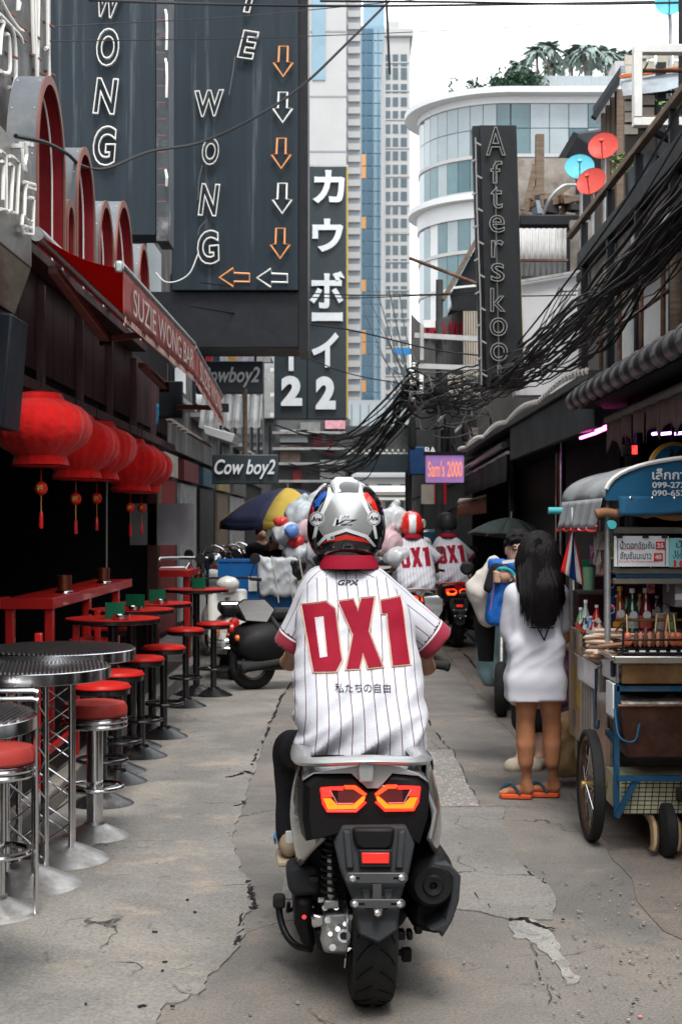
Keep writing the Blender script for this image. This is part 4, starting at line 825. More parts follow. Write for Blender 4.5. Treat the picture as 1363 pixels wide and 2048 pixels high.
b2_=P(722,-30,124);MB().b2((b.x+.004,124,0),(b2_.x,138,b2_.z)).bw('balcony_bay',tw_grey,tA)
me_=None
def inst(proto,loc):
 o=proto.copy();COL.objects.link(o);o.location=loc;return o
for i in range(42):
 z=9+i*1.05
 if me_ is None:me_=MB().b2((b.x+.15,123.7,8),(b2_.x-.1,123.995,8.55)).bw('balcony',tw_white,tA);me0=me_.location.copy()
 else:inst(me_,(0,0,1.05*i))
for px0,px1,py0,py1 in [(624,650,-40,160),(700,708,0,5)]:
 q0,q1=P(px0,py1,119.9),P(px1,py0,119.9);MB().b2((q0.x,119.88,q0.z),(q1.x,119.99,q1.z)).bw('window',tw_pale,tA)
for py in (60,190,300,420):q0,q1=P(618,py,119.9),P(692,py+3,119.9);MB().b2((q0.x,119.93,q1.z),(q1.x,119.995,q0.z)).bw('joint',tw_grey,tA)
tB=thing('glass_tower','slim blue glass tower between two white towers','tower',P(742,1050,170)*Vector((1,1,0)))
a,b=P(719,1000,170),P(769,52,170);MB().b2((a.x,170,0),(b.x,186,b.z)).bw('core',tw_pale,tB)
a2,b2_=P(722,1000,170),P(768,4,176);MB().b2((a2.x+.3,176,b.z+.01),(b2_.x,184,b2_.z)).bw('crown',tw_pale,tB)
p_={}
for i in range(37):
 z=10+i*1.5
 for k,(x0,x1,m) in enumerate([(723,731,tw_blue),(732.5,745,tw_blue),(747,755,tw_pale),(756.5,766,tw_pale)]):
  if z > b.z-1.6:continue
  mm=tw_or if (k == 0 and i in (5,8,9,13,18,22,23)) else m;key=(k,mm.name)
  if key not in p_:
   q0,q1=P(x0,0,169.9),P(x1,0,169.9);p_[key]=(MB().b2((q0.x,169.8,z),(q1.x,169.99,z+1.38)).bw('pane',mm,tB),z)
  else:inst(p_[key][0],(0,0,z-p_[key][1]))
tC=thing('grid_tower','white tower with a regular grid of small windows','tower',P(795,1050,150)*Vector((1,1,0)))
a,b=P(768,1000,150),P(819,75,150);MB().b2((a.x,150,0),(b.x,165,b.z)).bw('wall',tw_white,tC)
MB().b2((a.x-.05,149.6,b.z+.01),(b.x+.35,165,b.z+.9)).bw('cornice',tw_white,tC,bevel=.1);MB().b2((a.x+.3,152,b.z+.9),(b.x-1,160,b.z+2.4)).bw('roof_room',tw_white,tC)
p_={}
for i in range(36):
 z=b.z-3-i*1.42
 for k,(x0,x1) in enumerate([(771,780),(785,795.5),(801,813)]):
  if z < 3:continue
  tall=i < 2;key=(k,tall)
  if key not in p_:
   q0,q1=P(x0,0,150),P(x1,0,150);h_=1.2 if tall else .92
   w_=MB().b2((q0.x,149.93,z),(q1.x,150.1,z+h_)).bw('window',tw_win,tC);p_[key]=(w_,z)
  else:w_=inst(p_[key][0],(0,0,z-p_[key][1]))
MB().b2((a.x+.02,149.75,2),(a.x+.12,149.99,b.z)).bw('pilaster',tw_white,tC)
for zz in range(8,int(b.z),3):MB().b2((a.x+.13,149.9,zz+.3),(b.x,149.995,zz+.42)).bw('string_course',tw_white,tC)
tw_cor=mat('cornice_white',(.52,.53,.54),.6,0,var=.05,scale=.4)
rbk=thing('round_building','pale building with a rounded glass corner and overhanging cornice','building',(11,80,0))
cx_,cy_,rr_=8.74,80.0,4.6
def arcx(r,a):return Vector((cx_+r*math.cos(a),cy_+r*math.sin(a),0))
def ringband(r0,r1,z0,z1,nm,m,a0=math.pi*.72,a1=math.pi*1.5,n=40,ext=14):
 prof=[arcx(1,0) for _ in range(0)];outer=[];inner=[]
 for i in range(n+1):
  a=a0+(a1-a0)*i/n;outer.append(arcx(r1,a));inner.append(arcx(r0,a))
 outer.append(outer[-1]+Vector((ext,0,0)));inner.append(inner[-1]+Vector((ext,0,0)))
 rs=[[o+Vector((0,0,z0)),o+Vector((0,0,z1)),i_+Vector((0,0,z1)),i_+Vector((0,0,z0))] for o,i_ in zip(outer,inner)]
 return MB().rings(rs).bw(nm,m,rbk,ang=25)
ringband(.5,rr_-.35,0,24.2,'core',tw_white)
ringband(rr_-2,rr_+.8,24.32,24.63,'roof_cornice',tw_cor);ringband(rr_-2,rr_+.1,23.95,24.31,'parapet_band',tw_cor);ringband(rr_-2,rr_+.6,18.85,19.15,'lower_cornice',tw_cor);ringband(rr_-2,rr_+.12,17.95,18.84,'band',tw_cor)
for z in (21.1,19.2,16.1,14.15,12.1):ringband(rr_-1,rr_+.06,z,z+.18,'floor_band',tw_white)
for z0,z1 in ((19.4,21.08),(21.3,22.62),(22.66,23.93),(16.3,17.93),(14.35,16.08),(12.3,14.13),(10,12.08)):
 n=10
 for i in range(n):
  a0=math.pi*(1.0+.5*i/n)+.004;a1=math.pi*(1.0+.5*(i+1)/n)-.004
  if i == 0 or i == 3 and z0 < 17:m=tw_cor
  else:m=rnd.choice([cyan_g,pale_g,pale_g,pale_g,dk_g if z0 in (19.4,12.3) else pale_g,cyan_g])
  if i == 1:m=cyan_g
  pts=[arcx(rr_,a0),arcx(rr_,a1)];b=MB().slab([pts[0]+Vector((0,0,z0)),pts[1]+Vector((0,0,z0)),pts[1]+Vector((0,0,z1)),pts[0]+Vector((0,0,z1))],Vector((cx_-pts[0].x,cy_-pts[0].y,0)).normalized()*.2)
  b.bw('pane',m,rbk,smooth=False)
 for i in range(9):
  x0=cx_+.05+i*1.02;y0=cy_-rr_;MB().b2((x0,y0,z0),(x0+.98,y0+.2,z1)).bw('pane',rnd.choice([cyan_g,pale_g,pale_g,dk_g]),rbk)
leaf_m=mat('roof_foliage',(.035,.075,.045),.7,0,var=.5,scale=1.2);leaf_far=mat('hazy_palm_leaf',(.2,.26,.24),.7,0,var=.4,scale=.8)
bark=mat('bark',(.12,.09,.07),.9,var=.3)
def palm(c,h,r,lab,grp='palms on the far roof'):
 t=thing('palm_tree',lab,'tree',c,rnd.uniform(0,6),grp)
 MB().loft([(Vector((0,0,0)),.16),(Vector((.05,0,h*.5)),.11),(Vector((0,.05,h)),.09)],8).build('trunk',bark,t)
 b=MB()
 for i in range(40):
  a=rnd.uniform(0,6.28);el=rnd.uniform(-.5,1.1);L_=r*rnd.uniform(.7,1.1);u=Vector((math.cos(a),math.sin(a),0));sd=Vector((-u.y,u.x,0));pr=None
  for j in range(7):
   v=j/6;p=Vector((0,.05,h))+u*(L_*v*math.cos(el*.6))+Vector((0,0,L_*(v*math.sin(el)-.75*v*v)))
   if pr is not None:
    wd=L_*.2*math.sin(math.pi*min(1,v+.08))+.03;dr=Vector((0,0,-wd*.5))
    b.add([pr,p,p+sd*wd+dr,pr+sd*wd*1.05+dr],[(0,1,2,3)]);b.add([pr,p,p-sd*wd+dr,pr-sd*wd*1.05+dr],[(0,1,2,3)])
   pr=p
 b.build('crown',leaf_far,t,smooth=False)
rb2=thing('rear_block','pale block behind the round building with palms on its roof','building',(20,104,0))
hz_w=mat('white_render',(.8,.8,.8),.7)
MB().b2((11.6,100,0),(34,116,29.3)).bw('wall',hz_w,rb2);MB().b2((11.3,99.7,29.31),(34,116,29.9)).bw('parapet',hz_w,rb2)
for i,px in enumerate([1048,1070,1094,1118,1142,1165,1188,1208,1232,1250,1268]):
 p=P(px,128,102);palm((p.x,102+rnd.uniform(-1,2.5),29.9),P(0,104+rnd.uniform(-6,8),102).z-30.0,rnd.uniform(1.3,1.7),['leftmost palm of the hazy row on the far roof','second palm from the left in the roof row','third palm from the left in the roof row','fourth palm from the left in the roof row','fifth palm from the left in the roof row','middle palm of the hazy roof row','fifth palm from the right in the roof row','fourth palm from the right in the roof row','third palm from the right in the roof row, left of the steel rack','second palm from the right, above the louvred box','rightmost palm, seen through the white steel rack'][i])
def leafclump(name,lab,c,r,n,sz,m,cat='plant',stemh=0):
 t=thing(name,lab,cat,c);b=MB()
 for _ in range(n):
  u=Vector((rnd.gauss(0,.45),rnd.gauss(0,.45),rnd.gauss(0,.45)))
  p=Vector((u.x*r[0],u.y*r[1],stemh+r[2]*(.8+u.z)));a=Euler((rnd.uniform(-1,1),rnd.uniform(-1,1),rnd.uniform(0,6))).to_matrix();s_=sz*rnd.uniform(.6,1.3)
  b.add([p+a @ Vector(q) for q in ((-s_,0,0),(0,-s_*.5,0),(s_,0,.2*s_),(0,s_*.5,0))],[(0,1,2,3)])
 b.build('foliage',m,t,smooth=False)
 for k in range(4):MB().tube([(0,0,0),(rnd.uniform(-.4,.4)*r[0],rnd.uniform(-.4,.4)*r[1],stemh+r[2]*.9)],.012*r[2] if r[2] > 1 else .004,5).build('stem',bark,t)
for px,py,r,n,lab in [(1030,162,(1.1,1,.55),500,'dense green hedge on the roof of the round building'),(1008,168,(.6,.6,.45),200,'small shrub left of the roof hedge'),(985,165,(.7,.6,.5),180,'bushy shrub on the roof edge'),(943,172,(.45,.5,.25),90,'low shrub on the roof edge, far left'),(905,172,(.35,.5,.2),60,'smallest shrub at the left end of the roof edge'),(1060,158,(.8,.6,.4),200,'clipped hedge beside the roof railing')]:
 p=P(px,py,77);ye=75.7+max(0,(970-px)*.03);leafclump('roof_shrub',lab,(p.x,ye,24.64),(r[0],.5,(P(0,py-16,ye).z-24.6)*.62),n,.14,leaf_m)
t=thing('roof_fence','grey panel fence on the roof of the round building','fence',(13,76,24.64))
for i in range(12):
 x=P(1050,0,76).x+i*.45;MB().b2((x,76,24.66),(x+.4,76.03,25.6)).bw('panel',mat('fence_panel_grey',(.28,.32,.34),.5,var=.15),t);MB().b2((x+.402,75.98,24.64),(x+.446,76.05,25.66)).bw('post',tw_white,t)
t=thing('louvre_box','white louvred plant box on the roof at the right','box',P(1270,180,77));a,b=P(1229,185,77),P(1318,122,77)
MB().b2((a.x,77,a.z),(b.x,79,b.z)).bw('casing',tw_white,t)
for i in range(7):MB().b2((a.x+.25,76.94,a.z+.5+i*.15),(b.x-.25,76.99,a.z+.57+i*.15)).bw('louvre',tw_grey,t)
# == end of the street
end_dk=mat('dark_mesh_wall',(.1,.102,.105),.85,var=.4,scale=.8);redw=mat('dull_red_shutter',(.22,.04,.045),.7,var=.25);pale_wall=mat('cream_wall',(.5,.48,.42),.8,var=.12,scale=.8)
eb=thing('end_building','sooty building closing the street on the left with dull red shutters','building',(-1.5,46,0))
a,b=P(470,1075,46),P(700,838,46);MB().b2((a.x-3,46,0),(b.x,52,b.z)).bw('wall',end_dk,eb)
for px0,py0,px1,py1,m in [(625,872,645,892,redw),(652,878,668,912,redw),(585,940,603,968,redw),(560,860,615,885,galv),(600,845,640,868,mat('grey_net',(.2,.2,.2),.9,var=.3)),(650,838,690,858,mat('pink_sheet',(.6,.3,.35),.7,var=.3)),(700-60,920,690,960,galv),(560,890,600,930,mat('brownish_wall',(.2,.15,.13),.9,var=.3))]:
 q0,q1=P(px0,py1,45.9),P(px1,py0,45.9);MB().b2((q0.x,45.8,q0.z),(q1.x,45.99,q1.z)).bw('shutter',m,eb)
for py in (868,900,930,965):q0=P(545,py,45.6);MB().b2((q0.x,45.5,q0.z),(b.x,45.79,q0.z+.08)).bw('ledge',galv,eb)
q0,q1=P(470,836,45.5),P(553,690,45.5);MB().b2((q0.x,45.5,q0.z),(q1.x,50,q1.z)).bw('upper_wall',galv,eb)
nb2=thing('net_hoarding','dark netted hoarding high across the end of the street','hoarding',P(760,905,42));a,b=P(690,905,42),P(830,852,42)
MB().b2((a.x,42,a.z),(b.x,42.3,b.z)).bw('net',mat('dark_net',(.07,.075,.08),.9,var=.5,scale=2),nb2);MB().b2((a.x,41.9,a.z-.1),(b.x,42.2,a.z-.005)).bw('rail',whitep,nb2)
for i in range(12):MB().cyl((a.x+.2+i*.17,41.85,a.z+.02),(a.x+.2+i*.17,41.85,a.z+.09),.03,n=8).bw('lamp',white_neon,nb2)
ob=thing('overhead_beam','dark blue green overhead sign beam across the street end','sign',P(752,945,38));a,b=P(695,944,38),P(818,908,38);MB().b2((a.x,38,a.z),(b.x,38.4,b.z)).bw('panel',kb_,ob)
for x in (a.x+.05,b.x-.05):MB().b2((x-.05,38.1,0),(x+.05,38.3,a.z)).bw('post',blackm,ob)
fh=thing('pale_house','cream house with grey windows at the end of the street','house',P(790,1090,58)*Vector((1,1,0)));a,b=P(690,1000,58),P(860,985,58)
MB().b2((a.x,58,0),(b.x,64,b.z)).bw('wall',pale_wall,fh)
for px,py in [(777,1017),(800,1017),(822,1015),(745,1015)]:q0,q1=P(px-7,py+13,57.9),P(px+7,py-13,57.9);MB().b2((q0.x,57.85,q0.z),(q1.x,57.99,q1.z)).bw('window',tw_win,fh)
for py in (990,1040,1000):q0=P(690,py,57.5);MB().b2((q0.x,57.2,q0.z),(b.x,57.84,q0.z+.1)).bw('ledge',whitep,fh)
MB().b2((a.x-.2,57.0,b.z),(b.x,64,b.z+.25)).bw('roof',whitep,fh)
fb=thing('far_block','white terrace behind the cream house','building',(4,80,0));a=P(640,955,80);MB().b2((-14,80,0),(9,90,P(0,940,80).z)).bw('wall',tw_white,fb);MB().b2((-14,79.4,P(0,955,80).z),(9,79.99,P(0,950,80).z)).bw('balcony',tw_grey,fb)
for i in range(10):MB().b2((-6+i*1.3,79.9,3.1),(-5.2+i*1.3,79.99,3.9)).bw('window',tw_win,fb)
lbk=thing('low_glass_block','low glass fronted block at the foot of the towers','building',(2,100,0));a,b=P(690,830,100),P(830,800,100);MB().b2((a.x-3,100,0),(b.x+2,108,b.z)).bw('wall',tw_grey,lbk)
for i in range(14):MB().b2((a.x-2.5+i*.6,99.9,5),(a.x-2+i*.6,99.99,b.z-.3)).bw('pane',pale_g,lbk)
T(MB().b2((P(785,0,90).x,90,P(0,708,90).z),(P(822,0,90).x,90.3,P(0,697,90).z)).build('blue_awning',mat('bright_blue_sheet',(.02,.2,.5),.6)),'small bright blue sheet in front of the grid tower','awning')
def van(lab,c,m,wd=1.7,ht=1.9):
 t=thing('parked_van',lab,'van',c);h=ht
 MB().prism([(-wd/2,.3),(wd/2,.3),(wd/2+.02,.9),(wd/2-.12,h-.1),(wd/2-.25,h),(-wd/2+.25,h),(-wd/2+.12,h-.1),(-wd/2-.02,.9)],0,3.8,'Y').build('body',m,t,bevel=.05)
 MB().prism([(-wd/2+.12,1.0),(wd/2-.12,1.0),(wd/2-.24,h-.2),(-wd/2+.24,h-.2)],-.015,.02,'Y').build('rear_window',dk_g,t);MB().b2((-wd/2,-.06,.32),(wd/2,.05,.5)).build('bumper',greyp,t,bevel=.03)
 for s_ in (-1,1):
  MB().b2((s_*wd/2*.86-.08,-.02,.6),(s_*wd/2*.86+.08,.03,.95)).build('tail_lamp',redp,t)
  for y_ in (.7,3.0):MB().lathe([(.1,-.09),(.3,-.1),(.32,-.05),(.32,.05),(.3,.1),(.1,.09)],(s_*(wd/2-.13),y_,.32),24,'X').build('wheel',rubber,t)
 MB().b2((-.22,-.075,.36),(.22,-.0605,.46)).build('plate',whitep,t)
van('white van far down the street, right of the helmet',(P(795,0,45).x,45,0),whitep);van('dark blue pickup body far down the street by the black helmet',(P(868,0,30).x,30,0),mat('teal_blue_paint',(.02,.07,.12),.4,coat=.5),1.5,1.5)
# == right side
rb_=thing('right_shophouse','dark open shop with a deep eave on the right side of the street','building',(4,13,0))
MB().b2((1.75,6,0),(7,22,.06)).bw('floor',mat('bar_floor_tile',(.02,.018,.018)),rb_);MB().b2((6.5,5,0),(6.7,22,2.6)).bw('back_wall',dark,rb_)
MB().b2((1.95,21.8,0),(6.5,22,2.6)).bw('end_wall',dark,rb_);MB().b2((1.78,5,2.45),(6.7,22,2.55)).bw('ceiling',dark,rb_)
blacksteel=mat('black_painted_steel',(.016,.018,.021),.5,.2,var=.35,scale=3);darkwall=mat('dark_plank_wall',(.06,.055,.05),.85,var=.4,scale=3,stretch=(1,1,.3),col2=(.025,.024,.024),c2=.5)
for yy in (9.7,12.9,16.6):MB().cyl((1.95,yy,.06),(1.95,yy,2.45),.045,n=12).bw('column',chrome if yy == 12.9 else blackm,rb_)
MB().b2((2.6,13.5,.06),(2.7,21,2.45)).bw('shop_partition',mat('bottlegreen_dark',(.012,.014,.016),.4,var=.4,scale=2),rb_)
ev=thing('ridged_eave','dark eave of overlapping ribbed metal caps along the right shop','roof',(1.62,9,2.4));cap_m=mat('dark_eave_metal',(.045,.043,.045),.35,.5,var=.35,scale=7)
for i in range(17):
 y0=5.2+i*.27;b=MB();rs=[]
 for k,yy in enumerate((y0,y0+.26)):
  rs.append([Vector((1.60+.085*math.cos(a),yy,2.455+.075*math.sin(a)+.004*(i % 2)-(.006 if k else 0))) for a in [math.pi*(1.35-1.2*j/12) for j in range(13)]])
 b.rings(rs,False,False).bw('ridge_cap',cap_m,ev,solid=.008);MB().tube([p+Vector((0,.01,.004)) for p in rs[0]],.008,5).bw('rib',cap_m,ev)
MB().b2((1.62,5,2.40),(2.2,9.8,2.435)).bw('soffit',dark,ev)
fa=thing('fascia_board','long dark slate fascia board beneath the string of bulbs','board',(1.7,12,2.2));fm=mat('slate_fascia',(.03,.034,.036),.55,var=.3,scale=2,bump=.1)
for y0,y1 in ((9.72,11.2),(11.21,12.9),(12.91,14.7)):MB().b2((1.70,y0,2.27),(1.76,y1,2.60)).bw('board',fm,fa,bevel=.006)
MB().b2((1.66,9.72,2.605),(2.3,21,2.66)).bw('eave_sheet',cap_m,fa)
bl=thing('bulb_string','string of small white bulbs along the right eave','lights',(1.66,14,2.66));bw=MB()
bp_=[Vector((1.655,9.75+i*.155,2.66+.05*abs(math.sin(i*.2)))) for i in range(72)]
MB().tube(bp_,.006,5).bw('wire',cablem,bl)
bb_=None
for p in bp_:
 if bb_ is None:bb_=MB().lathe([(.006,-.03),(.016,-.02),(.019,0),(.013,.016),(.004,.02)],(0,0,0),10).build('bulb',white_neon,bl);bb_.location=p-bl.location
 else:inst(bb_,p-bl.location)
aw2=thing('slim_awning','slim black awning roll with dark valance farther along the right shops','awning',(1.7,17,2.1))
MB().tube([(1.66,14.9,2.44),(1.68,20.2,2.38)],.035,10).bw('roller',cap_m,aw2);MB().tube([(1.70,14.9,2.36),(1.72,20.2,2.3)],.02,8).bw('bar',galv,aw2)
MB().grid(lambda u,v:Vector((1.69+.01*math.sin(30*u),14.9+5.3*u,2.34-.28*v-.06*u)),30,3).bw('valance',mat('black_valance',(.02,.021,.023),.8,var=.2),aw2,solid=.004)
aw3=thing('grey_awning','grey canvas awning with a dull maroon pointed valance at the right','awning',(1.8,8.2,2.1));canv=mat('grey_canvas',(.15,.145,.135),.85,var=.25,scale=5,bump=.15,bscale=200);mval=mat('dull_maroon_valance',(.105,.065,.062),.85,var=.25,scale=6)
MB().grid(lambda u,v:Vector((1.74+.6*v,6.2+3.2*u,2.30+.12*v)),8,3).bw('fabric',canv,aw3,solid=.006);MB().tube([(1.735,6.2,2.32),(1.735,9.42,2.295)],.028,10).bw('front_roll',canv,aw3)
for i in range(8):
 y0=6.2+i*.4;MB().grid(lambda u,v:Vector((1.728+.01*math.sin(9*u+i),y0+.395*u,2.275-(.13+.08*abs(2*u-1)**3)*v)),10,4).bw('pointed_flap',mval,aw3,solid=.004)
pink=mat('lit_pink_neon',(1.0,.1,.5),.4,emit=5.0);violet=mat('lit_violet_neon',(.55,.25,1.0),.4,emit=4.0);redlit=mat('lit_red_lamp',(1.0,.02,.02),.4,emit=2.2)
def tube_thing(name,lab,pts,r,m,cat):
 q=[P(*a) for a in pts];o=MB().tube(q,r,8).build('tube',m,None);o.name=name;return T(o,lab,cat)
tube_thing('neon_tube','lit pink neon tube under the right eave, lower of the pair',[(1160,876,10.4),(1190,866,10.1),(1222,852,9.8)],.012,pink,'neon');tube_thing('neon_tube','lit pink neon tube under the right eave, upper and shorter',[(1190,861,10.2),(1205,854,10.1),(1222,848,9.9)],.008,pink,'neon')
for i,(a,b) in enumerate([(1304,1318),(1321,1340),(1346,1363),(1372,1400)]):tube_thing('neon_tube',['short lit violet neon tube behind the maroon valance, leftmost','second lit violet neon tube behind the maroon valance','third lit violet neon tube, at the right edge of the photo','fourth lit violet neon tube, past the right edge of the photo'][i],[(a,868,9.6),(b,866,9.5)],.010,violet,'neon')
t=thing('red_lamp','small square red lamp glowing in a dark housing above the cart','lamp',P(1262,915,8.9));a,b=P(1245,912,8.9),P(1276,888,8.9)
MB().b2((a.x,8.9,a.z),(b.x,8.98,b.z)).bw('housing',blackp,t,bevel=.01);MB().b2((a.x+.055,8.885,a.z+.012),(a.x+.085,8.898,b.z-.01)).bw('lens',redlit,t);MB().cyl((a.x+.03,8.87,a.z+.03),(a.x+.03,8.9,a.z+.03),.02).bw('knob',blackm,t);MB().bar((a.x+.05,8.95,b.z),(a.x+.05,8.95,2.44),.02,.02).bw('hanger',blackm,t)
t=thing('round_sign','round blue sign with a yellow rim and red letters, half hidden by the cart roof','sign',P(1346,936,8.3));c=P(1346,934,8.3)
MB().lathe([(.125,-.03),(.145,-.03),(.148,0),(.145,.03),(.125,.03)],c,40,'Y',True).bw('rim',mat('yellow_rim',(.6,.33,.06),.5),t);MB().lathe([(.02,-.012),(.126,-.012),(.126,.012),(.02,.012)],c,40,'Y').bw('disc',mat('blue_disc',(.01,.12,.28),.4,var=.2),t)
put_text('lettering','หมูนม',c+Vector((0,-.016,.0)),.16,.045,mat('red_print',(.6,.03,.02),.5),t,world=True,off=.03)
MB().prism([(-.05,.02),(-.02,.09),(-.035,.1),(-.01,.105),(.0,.06),(.03,.1),(.05,.1),(.05,.02)],-.018,-.0135,'Y').xf(Matrix.Translation(c)).bw('silhouette',blackp,t);MB().bar(c+Vector((0,.02,.14)),(c.x,c.y+.02,2.44),.015,.015).bw('hanger',blackm,t)
bal=thing('balcony_frame','black steel balcony with dull plank skirting on the upper right','balcony',(2.4,10,2.9))
for z,w_ in ((4.08,.16),(3.62,.1)):MB().b2((2.18,7.0,z-w_/2),(2.26,13.4,z+w_/2)).bw('beam',blacksteel,bal,bevel=.006)
MB().b2((2.17,7.0,4.41),(2.23,14.0,4.46)).bw('top_rail',wood,bal,bevel=.006)
for i,yy in enumerate([7.4,8.5,9.6,10.75,11.9,13.2]):MB().b2((2.19,yy,2.66),(2.25,yy+.06,4.41)).bw('post',blacksteel,bal);MB().b2((2.165,yy-.01,3.66),(2.177,yy+.05,3.80)).bw('bracket_plate',galv,bal)
for i in range(20):MB().b2((2.275,7.0+i*.33,3.67),(2.295,7.31+i*.33,3.98)).bw('skirting_plank',mat('dull_plank',(.15,.135,.12),.85,var=.35,scale=4),bal)
MB().b2((2.27,7,3.99),(4.5,14,4.06)).bw('deck',blacksteel,bal);MB().b2((3.2,7,2.66),(3.3,14,3.98)).bw('rear_wall',darkwall,bal);MB().b2((2.9,7,4.07),(3.0,12.4,6.2)).bw('upper_wall',mat('black_wall',(.014,.016,.02),.7,var=.4),bal)
MB().b2((2.66,13.3,4.07),(4.2,13.4,5.1)).bw('end_wall',mat('blue_black_sheet',(.03,.037,.045),.6,var=.3),bal)
gr=thing('rusty_grille','rusty pipe grille before a pale wall above the right eave','grille',(2.2,9.3,2.66));pw=mat('bright_plaster',(.62,.62,.6),.8,var=.12,scale=2)
MB().b2((2.42,6.5,2.67),(2.5,12.6,3.56)).bw('pale_wall',pw,gr)
for yy in (7.2,7.8,8.35,8.9,9.5,10.2,11.0,11.8):MB().cyl((2.12,yy,2.66),(2.12,yy,3.52),.018,n=8).bw('bar',rust,gr)
for z in (2.78,3.14,3.5):MB().cyl((2.12,6.6,z),(2.12,12,z),.015,n=8).bw('rail',rust,gr)
MB().slab([(1.95,6.8,3.47),(1.95,9.75,3.45),(2.3,9.75,3.58),(2.3,6.8,3.6)],(0,0,.025)).bw('sheet_roof',mat('white_sheet',(.6,.6,.6),.5,.1,var=.15),gr);MB().tube([(1.95,6.8,3.455),(1.95,9.75,3.435)],.018,8).bw('gutter_pipe',rust,gr)
MB().b2((2.14,7.0,2.7),(2.17,7.75,3.12)).bw('mauve_panel',mat('mauve_panel',(.13,.11,.14),.7,var=.2),gr);MB().cyl((2.1,9.0,2.5),(2.1,9.0,3.32),.05,n=10).bw('timber_post',wood,gr)
rk=thing('steel_rack','white painted empty sign frame high at the upper right','frame',P(1320,245,10.3));a,b=P(1275,242,10.3),P(1400,96,10.3)
for z in (a.z,b.z):MB().b2((a.x-.03,10.3,z-.03),(b.x+.3,10.38,z+.03)).bw('rail',whitep,rk,bevel=.005)
MB().b2((a.x-.03,10.295,a.z+.031),(a.x+.03,10.385,b.z-.031)).bw('post',whitep,rk,bevel=.005);MB().cyl((a.x+.03,10.6,a.z+.1),(b.x+.3,10.6,a.z+.1),.028,n=8).bw('rusty_pipe',rust,rk);MB().cyl((a.x+.03,10.5,b.z-.1),(b.x+.3,10.5,b.z-.1),.016,n=8).bw('rear_rail',rust,rk)
for y_ in (10.34,):MB().bar((a.x+.02,10.38,a.z),(2.95,11.2,a.z-.1),.04,.04).bw('stay',blacksteel,rk);MB().bar((a.x+.1,10.45,b.z-.06),(a.x+.03,10.45,b.z-.2),.012,.012).bw('brace',rust,rk)
ht_=thing('roof_hut','rooftop hut with woven pale wall and orange edged tin roof at the upper right','hut',P(1320,260,13.5));weave=mat('pale_weave',(.42,.38,.32),.8,var=.2)
a=P(1252,320,13.5);bz=P(0,172,13.5).z
MB().b2((a.x,13.56,a.z-1.2),(a.x+2.2,13.6,bz)).bw('backing',mat('dark_gap',(.05,.045,.04),.9),ht_)
for i in range(13):
 for j in range(7):MB().box((a.x+.05+i*.155,13.54-.02*((i+j) % 2),a.z+.3+j*.11+(.055 if i % 2 else 0)),(.125,.016,.09)).bw('woven_slat',weave,ht_,smooth=False)
tin=mat('blue_grey_tin',(.24,.28,.31),.45,.4,var=.25,scale=4,col2=(.12,.07,.05),c2=.62);
MB().slab([P(1238,172,13.2),P(1400,150,13.0),P(1400,120,14),P(1240,152,14)],(0,0,.02)).bw('tin_roof',tin,ht_);MB().slab([P(1240,163,13.15),P(1400,137,12.95),P(1400,160,12.94),P(1330,182,12.94),P(1245,192,13.14)],(0,.015,0)).bw('tin_flap',tin,ht_)
MB().bar(P(1238,154,13.14),P(1400,130,12.9),.03,.03).bw('orange_edge',mat('orange_primer',(.5,.13,.04),.7,var=.2),ht_);MB().b2((P(1314,0,13.1).x,13.1,5.0),(P(1331,0,13.1).x,13.2,P(0,124,13.1).z)).bw('post',blacksteel,ht_)
for py in (168,184):MB().tube([P(1331,py,13),P(1400,py-1,13)],.012,6).bw('bar',blackm,ht_)
sh=thing('timber_shed','brown weathered timber shed with a steep black roof edge','shed',P(1220,330,16));
for i in range(6):q0,q1=P(1202+i*9,345,16),P(1210+i*9,178+max(0,3-i)*16,16);MB().b2((q0.x,16,q0.z-1.2),(q1.x,16.05,q1.z)).bw('plank',mat('brown_plank',(.13,.1,.08),.9,var=.5,scale=6,stretch=(2,1,.4)),sh)
MB().slab([P(1185,232,15.6),P(1240,150,15.6),P(1245,158,17.5),P(1195,250,17.5)],(0,.02,.1)).bw('roof',mat('black_tin',(.02,.022,.026),.5,.3,var=.3),sh);MB().bar(P(1186,236,15.5),P(1242,152,15.5),.09,.06).bw('roof_edge',blacksteel,sh);MB().b2((P(1232,0,15.8).x,15.8,4.3),(P(1246,0,15.8).x,15.9,P(0,180,15.8).z)).bw('corner_post',wood,sh)
ls=thing('lean_to_roof','black lean to roof behind the satellite dishes','roof',P(1160,300,19));MB().slab([P(1103,346,18.5),P(1148,270,18.5),P(1225,258,19),P(1240,330,19)],(0,.05,.04)).bw('sheet',mat('black_tin',(.02,.022,.026)),ls);MB().bar(P(1103,348,18.4),P(1150,268,18.4),.1,.08).bw('barge_board',blacksteel,ls);MB().b2((P(1125,0,19).x,19.1,3.5),(P(1225,0,19).x,19.2,P(0,330,19).z)).bw('wall',darkwall,ls)
ter=thing('cluttered_terrace','sooty rooftop terrace with old timber left of the satellite dishes','terrace',P(1080,440,17));a,b=P(1036,455,17),P(1182,432,17)
MB().b2((a.x,16.9,a.z),(b.x,18.5,b.z)).bw('slab',blacksteel,ter,bevel=.02);MB().b2((a.x+.05,18.2,b.z),(b.x,18.3,b.z+1.0)).bw('wall',mat('stained_concrete',(.26,.235,.21),.9,var=.35,scale=2,col2=(.1,.08,.06),c2=.55),ter)
for px0,py0,px1,py1,w_ in [(1048,430,1070,330,.07),(1078,430,1078,270,.1),(1040,415,1130,425,.06),(1085,415,1140,370,.05),(1060,400,1078,365,.06),(1110,430,1150,395,.05)]:MB().bar(P(px0,py0,17.2+w_),P(px1,py1,17.3),w_,w_).bw('timber',wood,ter)
